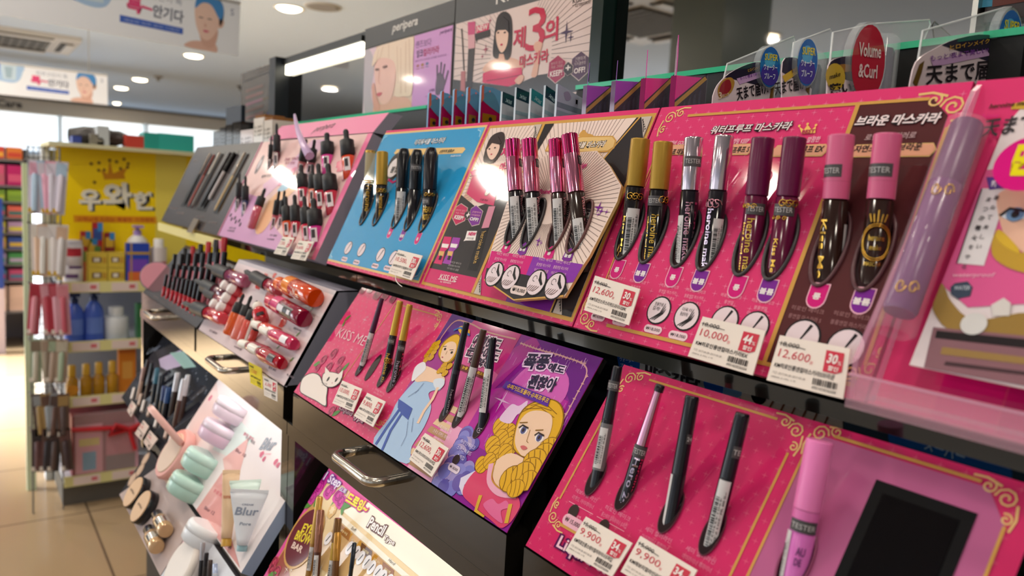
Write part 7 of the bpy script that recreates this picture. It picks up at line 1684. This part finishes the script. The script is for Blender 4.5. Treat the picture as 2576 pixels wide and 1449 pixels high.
# the pack: a leaning card with a purple tube in a clear bubble
TL = 57
pk = Print((X0, .3815, Z(-.0895)), (1, 0, 0), (0, math.cos(math.radians(60)), math.sin(math.radians(60))))
PX = lambda *q: [(2180+a/2.1944, 200+b/2.1955) for a, b in q]
t = thing('mascara_pack', 'big purple mascara in a clear pack with a Japanese printed card in the acrylic tray', 'mascara', pk.P((.06, 0)))
A = pk.px(PX((110, 1400))[0]); B = pk.px(PX((560, 120))[0])
xl = (A[0]+B[0])/2
vb = pk.px((2420, 945))[1]
q = [(.022, vb), (.13, vb), (.13, B[1]+.012), (.040, B[1]+.012), (.030, B[1]+.002), (.022, B[1]-.02)]
pk.board(q, pr('e3d4d6', .25), .0012, True)
po = lambda pts, c, l=1: pk.poly(PX(*pts), pr(c, .25), l)
po(((560, 130), (610, 125), (600, 260), (530, 270)), 'c9a86a'); po(((620, 150), (900, 110), (900, 165), (640, 175)), 'c8a23a', 2); pk.text('heroine make', PX((675, 165))[0], PX((930, 140))[0], pr('4a3420'), PX((675, 140))[0], .02, .2, l=4)
po(((600, 500), (900, 480), (900, 1240), (560, 1260), (400, 1130), (420, 1000), (520, 620)), 'dd5c94', 2)
pk.text('New', PX((630, 225))[0], PX((735, 215))[0], pr('d8307a'), PX((632, 195))[0], .02, .2, l=4); pk.text('天まで', PX((628, 330))[0], PX((930, 290))[0], pr('3a3438'), PX((640, 230))[0], .02, .1, l=4)
po(((640, 605), (785, 610), (650, 1032), (502, 1018)), 'e3dcdf', 4); pk.stroke(PX((502, 1018), (640, 605)), .0006, INK, 5)
for k, (x, y, s) in enumerate(((722, 650, '重ねて美しい'), (680, 660, 'まつげ長く'), (640, 760, 'カールを守る'))):
    for j, ch in enumerate(s):
        a = (x-j*19-22, y+j*54+18); pk.text(ch, PX(a)[0], PX((a[0]+26, a[1]+4))[0], pr('4a4448'), PX((a[0]+8, a[1]-24))[0], .01, l=6)
po(((665, 545), (770, 540), (785, 600), (680, 615)), '5a3a8a', 5); pk.text('新', PX((690, 605))[0], PX((725, 600))[0], pr('e0d8e8'), PX((692, 565))[0], .02, l=7)
# plain printed face of a blonde woman, cut by the pack's seal
pk.blob(PX((720, 660), (800, 600), (900, 590), (930, 800), (900, 960), (830, 930), (760, 860)), pr('e8b8a0', .25), 4)
pk.blob(PX((700, 880), (740, 840), (800, 900), (850, 960), (930, 960), (930, 1070), (800, 1050), (700, 980)), pr('c29a3a', .25), 5); pk.blob(PX((715, 870), (740, 835), (835, 930), (840, 965), (760, 925)), pr('d8b03a', .25), 6)
pk.blob(PX((745, 760), (800, 725), (870, 740), (880, 770), (810, 785)), pr('dfe4ee', .25), 6); pk.ell(PX((825, 752))[0], .0042, .0042, pr('6a8ab0', .2), 7); pk.ell(PX((825, 752))[0], .0018, .0022, INK, 8); pk.stroke(PX((740, 760), (795, 720), (880, 735)), .0016, INK, 8)
pk.text('waterproof', PX((475, 1100))[0], PX((710, 1100))[0], pr('f0b4cc'), PX((478, 1072))[0], .01, .2, l=4)
po(((465, 1150), (490, 1128), (560, 1118), (588, 1150), (575, 1200), (505, 1215), (468, 1190)), '3f4a5c', 4); pk.text('WATER', PX((485, 1168))[0], PX((575, 1168))[0], pr('b8c0cc'), PX((487, 1145))[0], .02, l=6)
pk.blob(PX((380, 1300), (360, 1180), (420, 1130), (470, 1230), (600, 1330), (900, 1290), (900, 1420), (500, 1400)), pr('9a7a40', .25), 3); po(((690, 1250), (760, 1210), (800, 1240), (790, 1310), (700, 1310)), 'd8d0cc', 5); pk.ell(PX((595, 1355))[0], .006, .006, pr('d8d4d2', .2), 6)
po(((370, 1370), (900, 1420), (900, 1700), (300, 1640)), '8a626a', 3); po(((390, 1390), (900, 1440), (900, 1490), (380, 1430)), '2a2426', 4); po(((420, 1480), (900, 1540), (900, 1580), (410, 1520)), '9a7a4a', 4); po(((440, 1560), (900, 1620), (900, 1640), (430, 1580)), '4a363a', 4)
pk.mb.build('printed_card', t)
ps = Print(pk.O+pk.N*.016, pk.U, pk.W); c = ps.px(PX((893, 462))[0]); ps.ell(c, .0155, .0165, pr('d8107e', .2), 1, 36, True)
ps.text('민', PX((775, 535))[0], PX((905, 535))[0], pr('e8d81a', .3), PX((785, 350))[0], .06, l=3); ps.text('감', PX((915, 540))[0], PX((1040, 540))[0], pr('e8d81a', .3), PX((925, 350))[0], .06, l=3)
ps.mb.build('round_seal', t, label='magenta round seal with yellow lettering')
r = .0086
a = pk.w(PX((215, 1330))[0])+pk.N*r; b = pk.w(PX((588, 300))[0])+pk.N*r
M0 = axis_frame(a, b); L = (b-a).length
def sub(name, mb):
    mb.v = [tuple(M0 @ V(v)) for v in mb.v]; return mb.build(name, t)
PUR = mat('7d4a7c', .22)
sub('purple_tube', MB().lathe([(0, r*.9), (.002, r), (.66*L, r), (.663*L, r*.985)], PUR, 36)); sub('purple_cap', MB().lathe([(.664*L, r*.99), (L-.002, r*.99), (L, r*.9)], mat('71406c', .3), 36))
mb = MB()
for s, off in ((.60, -.1), (.1, -.1)):
    for j in (-1, 1):
        mb.tube([((r+.0003)*math.cos(off+j*.35+.3*math.cos(k*.5)*(1-k*.05)), (r+.0003)*math.sin(off+j*.35+.3*math.cos(k*.5)*(1-k*.05)), s*L+.0045*math.sin(k*.5*j)*(1-k*.05)) for k in range(15)], .0005, GFOIL, 5)
sub('gold_scrolls', mb)
mb = MB(); mb.lathe([(-.012, r*1.0), (-.010, r*1.3), (1.0*L, r*1.3), (1.02*L, r*.9)], film('f2d8e4', .13, .05), 28, cap=False); sub('clear_bubble', mb)
# ================================================================ end-of-aisle shelf with the yellow sign, wire rack and the shelves behind
XG = -3.17
t = thing('end_shelf', 'white end-of-aisle shelf unit with yellow price rails', 'shelf', (XG-.15, .75, 0))
GW = mat('c9ccd2', .4); RAILM = mat('e3dc9a', .45)
y0, y1 = .305, 1.22
MB().box((XG-.42, y0-.01, 0), (XG-.38, y1, Z(.09)), mat('b4b7c2', .5)).build('back_panel', t)
MB().box((XG-.42, y0-.03, 0), (XG-.36, y0-.005, Z(.10)), GW).build('upright', t)
MB().box((XG-.42, y1, 0), (XG-.36, y1+.025, Z(.10)), GW).build('upright', t)
SH = []
for px, dx in (((162, 714), .0), ((160, 865), 0), ((181, 1003), 0), ((191, 1201), .0)):
    z = at_x(px, XG).z; SH.append(z)
    s = MB().box((XG-.38, y0, z-.022), (XG-.004, y1, z-.004), GW).build('shelf_board', t)
    MB().box((XG-.004, y0, z-.034), (XG+.002, y1, z+.006), RAILM).build('price_rail', s)
    mb = MB(); q = random.Random(int(px[1]))
    for k in range(7):
        y = y0+.03+.13*k; mb.box((XG+.002, y, z-.03), (XG+.0035, y+.09, z+.002), mat('ecd9d4', .4)); mb.box((XG+.0035, y+.06, z-.02), (XG+.004, y+.08, z-.006), mat('d8707a', .4))
    mb.build('paper_tag', s)
MB().box((XG-.40, y0, 0), (XG-.05, y1, SH[3]-.034), mat('6a655e', .5)).build('plinth', t)
MB().box((XG-.42, y0-.03, Z(.098)), (XG-.06, y1+.02, Z(.112)), mat('d8d2ac', .5)).build('top_board', t)
# yellow sign board
sg = thing('sign_board', 'yellow sign board with a crown and big white Korean lettering', 'sign', (XG-.15, .7, Z(-.1)))
p = Print((XG-.15, 0, EYE), (0, 1, 0), (0, 0, 1))
PX = lambda *q: [(a/2.9, 300+b/2.9) for a, b in q]
zb, zt = SH[0]-EYE-.002, .108
p.board([(y0+.0, zb), (y1, zb), (y1, zt), (y0+.0, zt)], mat('ffdc00', .35), .006, True)
yc = p.px(PX((1135, 500))[0])[0]
p.poly([(yc, zb), (yc+.115, zb), (yc+.115, zt), (yc, zt)], mat('f0dc60', .35), 1, True)
OR = mat('d08a10', .35); WH = mat('ece8d8', .35); NV = mat('2c3a58', .35)
p.poly(PX((760, 440), (745, 390), (720, 370), (765, 385), (785, 400), (800, 300), (825, 395), (850, 385), (880, 370), (930, 355), (905, 400), (915, 435)), OR, 3)
for a in ((720, 372), (800, 300), (880, 360), (930, 350), (665, 325), (722, 318), (850, 310), (905, 292), (935, 325), (690, 460), (760, 370)): p.ell(PX(a)[0], .006, .006, mat('7a4a10', .4), 4, 10)
for w, a, b, c in (('우', (580, 665), (740, 665), (600, 510)), ('와', (750, 655), (965, 655), (760, 460)), ('한', (975, 660), (1130, 660), (985, 530))):
    a2, b2, c2 = [(x+16, y+8) for x, y in (a, b, c)]
    p.text(w, PX(a2)[0], PX(b2)[0], NV, PX(c2)[0], .06, l=4); p.text(w, PX(a)[0], PX(b)[0], WH, PX(c)[0], .045, l=6)
p.poly(PX((535, 700), (1140, 710), (1145, 760), (540, 750)), mat('e89a14', .35), 3); p.text('고객님께 드리는 특별한 가격혜택', PX((560, 745))[0], PX((1120, 752))[0], mat('c0501a', .4), PX((562, 712))[0], .02, l=5)
p.mb.build('printed_board', sg)
def upright_box(name, label, cat, px0, px1, ztop, depth, col, X=XG-.02, zbase=None, art=None, group=None, rough=.35):
    a = at_x(px0, X); b = at_x(px1, X); z = at_x(ztop, X).z; zb_ = zbase if zbase is not None else a.z
    t = thing(name, label, cat, (X-depth/2, (a.y+b.y)/2, zb_), group)
    MB().box((X-depth, a.y, zb_), (X, b.y, z), mat(col, rough)).build('box', t)
    if art:
        p = Print((X+.0005, a.y, zb_), (0, 1, 0), (0, 0, 1)); art(p, b.y-a.y, z-zb_); p.mb.build('print', t)
    return t
def stripes(*cs):
    def f(p, w, h):
        for (u0, v0, u1, v1, c) in cs: p.poly([(w*u0, h*v0), (w*u1, h*v0), (w*u1, h*v1), (w*u0, h*v1)], mat(c, .4), 1, True)
    return f
def bottle(name, label, px_base, px_top, r, prof, col, capcol, X, zb_, group=None, trig=False, cs=.8, body='body', rough=.25, lab=None):
    c = at_x(px_base, X); z = at_x(px_top, X).z; H = z-zb_
    t = thing(name, label, name.replace('_', ' '), (X-r, c.y, zb_), group)
    MB().lathe([(s*H*cs, q*r) for s, q in prof], mat(col, rough), 24).build(body, t, True)
    if trig:
        mb = MB(); mb.lathe([(H*cs, r*.4), (H*(cs+.08), r*.42), (H*(cs+.1), r*.2), (H*(cs+.16), r*.2)], mat(capcol, .35), 16); mb.box((-r*.35, -r*.5, H*(cs+.14)), (r*.9, r*.5, H), mat(capcol, .35)); mb.build('pump', t, True)
    else:
        MB().lathe([(H*cs, r*.62 if cs < .85 else r*.9), (H-.002, r*.6 if cs < .85 else r*.9), (H, r*.5)], mat(capcol, .3), 20).build('cap', t, True)
    if lab: 
        mb = MB(); patch(mb, H*cs*.2, H*cs*.6, -.9, .9, r*1.01, mat(lab, .4)); mb.build('label', t, True)
    return t
Z1, Z2, Z3, Z4 = [z-.003 for z in SH]
X1 = XG-.022
# first shelf
t = bottle('canister', 'white round canister with red and pink swirls stacked at the end of the top shelf', (187, 708), (187, 605), .034, ((0, .9), (.02, 1), (.45, 1), (.46, .92), (.48, 1), (.98, 1), (1, .9)), 'e4dfe6', 'd8d4e0', X1, Z1, cs=.9)
mb = MB(); patch(mb, .10, .13, -.8, .8, .0344, mat('c03040', .4)); patch(mb, .02, .035, -.9, .4, .0344, mat('6a4a7a', .4)); patch(mb, .055, .065, -.5, .9, .0344, mat('6a4a7a', .4)); mb.build('print', t, True)
for i, (a, b, bt, tp, lb) in enumerate((((222, 704), (270, 704), 672, 636, 'yellow printed carton, upper far one of the stacked four'), ((272, 704), (312, 704), 672, 636, 'yellow printed carton, upper near one of the stacked four'), ((222, 704), (270, 704), 704, 674, 'yellow printed carton, lower far one of the stacked four'), ((272, 704), (313, 704), 704, 674, 'yellow printed carton, lower near one of the stacked four'))):
    zb_ = Z1 if i > 1 else at_x((250, 673), X1).z
    upright_box('carton', lb, 'box', a, b, ((a[0]+b[0])/2, tp), .06, 'dcc04a', X1, zb_, stripes((.2, .35, .7, .7, '7a5a4a'), (.3, .4, .6, .65, 'e8e0d0'), (.75, .3, .95, .7, 'c89a3a')))
for i, (a, tp, c, lb) in enumerate((((215, 636), 582, 'c03a3a', 'red and dark foil pouch standing behind the yellow cartons'), ((245, 636), 560, 'b82a34', 'red and blue foil pouch, tallest behind the yellow cartons'), ((275, 636), 585, '8a2a30', 'dark red foil pouch behind the yellow cartons'), ((232, 636), 600, '3a8a4a', 'green capped pouch between the red pouches'))):
    upright_box('pouch', lb, 'pouch', (a[0]-12, 704), (a[0]+14, 704), (a[0], tp), .012, c, X1-.07, Z1, stripes((.1, .7, .9, .9, '3a5aa8' if i == 1 else 'd8b03a'), (.2, .4, .8, .6, '5a8a4a'), (.5, .85, 1, 1, '3a8ad0')))
upright_box('gift_carton', 'blue carton with purple and orange panels holding a lotion bottle', 'box', (318, 704), (376, 704), (345, 612), .03, '2c4ab8', X1, Z1, stripes((.08, .3, .92, .6, '7a4ac0'), (.08, 0, .92, .28, 'e0703a'), (0, .72, 1, .78, 'c8a030'), (.18, 0, .24, 1, 'c8a030')))
bottle('lotion_bottle', 'white lotion bottle with a lilac pump behind the blue carton', (350, 704), (350, 568), .035, ((0, 1), (.9, 1), (1, .5)), 'ece8e4', 'a88ad0', X1-.035, Z1, cs=.82, trig=True)
bottle('cream_jar', 'white jar with a red band at the near end of the top shelf', (403, 704), (403, 602), .03, ((0, 1), (.4, 1), (.41, .98), (.6, .98), (1, 1)), 'e2d8d8', 'f0ece8', X1, Z1, cs=.8, lab='c84a50')
# second shelf
for i, (b, w, lb) in enumerate((((190, 858), 0, 'blue lotion bottle with a dark pump, the farther of the blue pair'), ((240, 858), 1, 'blue lotion bottle with a wrapped dark pump, the nearer of the blue pair'))):
    bottle('lotion_bottle', lb, b, (b[0], 738-8*i), .034, ((0, .95), (.03, 1), (.7, 1), (.85, .8), (1, .35)), '4a6ad0', '2a3a6a', X1, Z2, cs=.78, trig=True, lab='6a8ae0')
bottle('cream_jar', 'white screw jar beside the blue lotion bottles', (297, 858), (297, 775), .043, ((0, .92), (.04, 1), (.96, 1), (1, .95)), 'd9dde2', 'e6e8ea', X1, Z2, cs=.7)
upright_box('carton', 'green carton half hidden at the near end of the second shelf', 'box', (345, 858), (362, 858), (352, 765), .05, '3a7a4a', X1-.03, Z2)
# third shelf
for i, (x, lb) in enumerate(((183, 'golden oil bottle with a round tag, farthest of the four'), (219, 'golden oil bottle, second of the four'), (251, 'golden oil bottle, third of the four'), (285, 'golden oil bottle, nearest of the four'))):
    t = bottle('oil_bottle', lb, (x, 1000-2*i), (x, 922-4*i), .021, ((0, .9), (.04, 1), (.8, 1), (.95, .6), (1, .5)), 'b8841a', 'd8a830', X1, Z3, cs=.66, rough=.1)
    if i == 0: mb = MB(); mb.lathe([(0, .02), (.002, .02)], mat('d8902a', .4), 20, Matrix.Translation((.0235, 0, .03)) @ Matrix.Rotation(PI/2, 4, 'Y')); mb.build('round_tag', t, True)
upright_box('cream_tube', 'orange cream tube standing beside the golden oil bottles', 'cream tube', (299, 990), (342, 990), (322, 876), .035, 'e0862a', X1-.02, Z3, stripes((0, .9, 1, 1, 'c8682a'), (.2, .3, .8, .7, 'e8a850')))
# bottom shelf
t = upright_box('gift_set', 'pink and red wrapped gift box with a bow on the bottom shelf', 'gift box', (182, 1182), (348, 1170), (265, 1040), .2, '8a2a34', X1+.02, Z4, stripes((.05, .05, .45, .85, 'd88a9a'), (.1, .5, .4, .62, 'd8c04a'), (.15, .1, .35, .4, '4a9ac0'), (.5, .3, .95, .8, 'c86a7a'), (.5, .05, .95, .3, '7a5a5a'), (.95, 0, 1, 1, 'e8a0b8')))
mb = MB(); c = at_x((325, 1080), X1+.03); mb.tube([c, c+V((.02, .05, .03)), c+V((.01, .07, -.01)), c, c+V((.02, -.05, .03)), c+V((.01, -.07, -.01)), c], .008, mat('c8202c', .3), 8); mb.tube([(c.x-.01, .33, c.z+.02), (c.x, .5, c.z+.01), c], .009, mat('c8202c', .3), 8); mb.tube([c, c+V((.01, .02, -.08))], .008, mat('c8202c', .3), 8); mb.build('red_bow', t)
MB().box((X1+.021, at_x((185, 1180), X1).y, Z4), (X1+.024, at_x((345, 1172), X1).y, at_x((265, 1030), X1).z), film('e8dfe4', .15, .08)).build('clear_wrap', t)
# goods on top of the shelf
ZT = Z(.112)
for i, (a, b, tp, c, lb) in enumerate(((362, 400, 334, '2fa89a', 'teal box on top of the shelf, the farther small one'), (400, 488, 338, '3ab8ac', 'long teal box on top of the shelf'), (318, 362, 341, 'd0483a', 'red box on top of the shelf'), (228, 262, 338, '8a8478', 'grey carton lying on top of the shelf'), (245, 275, 317, 'c9cdd0', 'crumpled silver grey pack peaking on top of the shelf'), (182, 205, 342, '3a4a9a', 'small blue pack at the end of the shelf top'))):
    upright_box('carton', lb, 'box', (a, 362), (b, 362), ((a+b)/2, tp), .1, c, XG-.1, ZT, stripes((.1, .3, .9, .7, c)))
mb = MB(); t = thing('crumpled_bag', 'crumpled black and white bag lying on top of the shelf', 'bag', (XG-.2, .45, ZT))
q = random.Random(4); vs = []; fs = []
for i in range(9):
    for k in range(8):
        a = 2*PI*k/8; r = .05*(.6+.4*math.sin(PI*(i+.5)/9))*(.8+.4*q.random()); vs.append((r*math.cos(a), -.1+.2*i/8, max(0, .035+r*.7*math.sin(a))))
for i in range(8):
    for k in range(8): fs.append((i*8+k, i*8+(k+1) % 8, (i+1)*8+(k+1) % 8, (i+1)*8+k))
mb.faces(vs, fs, mat('55504e', .4)); mb.build('bag', t, True)
# ---- wire rack with hanging packs at the end of the shelf
t = thing('wire_rack', 'grey wire side rack full of hanging packs beside the yellow sign', 'rack', (XG, .26, 0))
WIRE = mat('6d6a68', .35, .6)
mb = MB()
for k in range(7): mb.tube([(XG-.02, .208+.016*k, .0 if k in (0, 6) else Z(-1.02)), (XG-.02, .208+.016*k, Z(.09))], .0028 if k in (0, 6) else .0018, WIRE, 6)
for k in range(34): mb.tube([(XG-.02, .205, Z(.085-.033*k)), (XG-.02, .307, Z(.085-.033*k))], .0016, WIRE, 5)
mb.build('wire_panel', t)
mb = MB(); mb.box((XG-.30, .205, 0), (XG-.27, .236, Z(.03)), mat('c8d8b8', .4)); mb.build('post', t)
HOOK = (.03, -.19, -.40, -.60, -.80, -.93)
q = random.Random(9)
cols = (('d8cfe0', 'b0c8e0', 'e0a8c0', 'cfc9d8'), ('dcd6d8', 'd8b8a0', 'e0dcd8', 'd8d0d0'), ('c05a6a', 'd88a98', 'b03a4a', 'd8a0b0'), ('a8b8a0', 'c8c0b0', '8a7a6a', 'b09a8a'), ('5a4a48', 'a88a5a', '9aa0a8', '6a5048'), ('4a3a3c', '6a4a4a', '3a3438', '5a4844'))
rn = ('top', 'second', 'third', 'fourth', 'fifth', 'lowest')
for r_, zz in enumerate(HOOK):
    mb = MB(); mb.tube([(XG-.02, .20, Z(zz)+.012), (XG+.07, .20, Z(zz)+.015), (XG+.07, .20, Z(zz)+.022)], .002, WIRE, 6); mb.tube([(XG-.02, .25, Z(zz)+.012), (XG+.07, .25, Z(zz)+.015)], .002, WIRE, 6); mb.tube([(XG-.02, .295, Z(zz)+.012), (XG+.07, .295, Z(zz)+.015)], .002, WIRE, 6); mb.build('hook', t)
    for k in range(4):
        y = .226+.025*k+q.uniform(-.004, .004); h = .185 if r_ < 3 else .16; x = XG+.012+.012*k
        o = thing('hanging_pack', ('pale', 'light', 'bright', 'dim')[k]+' hanging pack, '+('first', 'second', 'third', 'last')[k]+' on the '+rn[r_]+' hook row of the wire rack', 'package', Matrix.Translation((x, y, Z(zz)+.01)) @ Matrix.Rotation(q.uniform(-.09, .09), 4, 'X'), 'hanging packs on the wire rack')
        mb = MB(); mb.box((-.001, -.018, -h), (.001, .02, 0), mat(cols[r_][k], .35)); mb.build('card', o, True)
        mb = MB(); mb.lathe([(-h+.01, .009), (-.05, .009), (-.045, .004)], mat(cols[r_][(k+1) % 4], .2), 10, Matrix.Translation((.006, 0, 0)), sx=.6); mb.build('goods', o, True)
        MB().box((.0012, -.016, -h*.28), (.0018, .017, -.008), mat(cols[r_][(k+2) % 4], .4)).build('print', o, True); MB().box((.0012, -.018, -h+.004), (.0018, .0, -h+.02), mat('d0a82a' if r_ < 2 else 'e8e0d8', .4)).build('price_sticker', o, True)
# ---- shelves further back on that side
t = thing('wall_shelf', 'tall shelf of colourful packs behind the wire rack', 'shelf', (-6.6, .25, 0))
mb = MB(); mb.box((-6.85, -1.2, .0), (-6.8, .405, Z(.165)), mat('8a8084', .5)); mb.build('back_panel', t)
zs = (.075, -.105, -.215, -.325, -.435, -.545, -.655, -.77, -.99)
for z in zs: MB().box((-6.8, -1.2, Z(z)-.014), (-6.4, .405, Z(z)), mat('6a6668', .5)).build('shelf_board', t)
MB().box((-6.8, .395, 0), (-6.4, .415, Z(.15)), mat('3a3c40', .5)).build('side_panel', t)
pal = (('c8702a', 'b83a2a', 'd8a03a'), ('a80d5c', 'c04a70', 'b05a6a'), ('7a9a2a', '6a8a2a', 'a8b02a'), ('c85a4a', '3a6a6a', 'c84a4a'), ('a88ab0', 'c8c03a', '9a80a8'), ('2a4a9a', 'c8a83a', 'd8a080'), ('3a8a4a', 'a898b8', '4a8a5a'), ('b03a6a', '3a6a8a', 'c02a5a'), ('d8b8a8', 'd0b0a0', 'e0c8b8'))
for r_, z in enumerate(zs):
    for k in range(5):
        y = .385-.105*k; h = .078 if r_ not in (0, 1, 8) else (.085, .14, .18)[(0, 1, 8).index(r_)]
        o = thing('pack', ('first', 'second', 'third', 'fourth', 'fifth')[k]+' pack from the rack on the '+('top', 'second', 'third', 'fourth', 'fifth', 'sixth', 'seventh', 'eighth', 'lowest')[r_]+' board of the tall back shelf', 'package', (-6.48, y-.046, Z(z)), 'packs on the tall back shelf')
        MB().box((-.07, -.046, 0), (.07, .046, h), mat(pal[r_][k % 3], .45)).build('box', o, True); MB().box((.0702, -.04, h*.2), (.071, .04, h*.55), mat(pal[r_][(k+1) % 3], .45)).build('print', o, True)
t = thing('display_column', 'tall blue column at the far edge of the picture', 'column', (-6.2, .1, 0))
MB().box((-6.27, -.5, 0), (-6.2, .255, Z(-.19)), mat('1d3a8a', .4)).build('blue_panel', t); MB().box((-6.27, -.5, 0), (-6.195, .257, Z(-.80)), mat('b8a8b0', .5)).build('base', t)
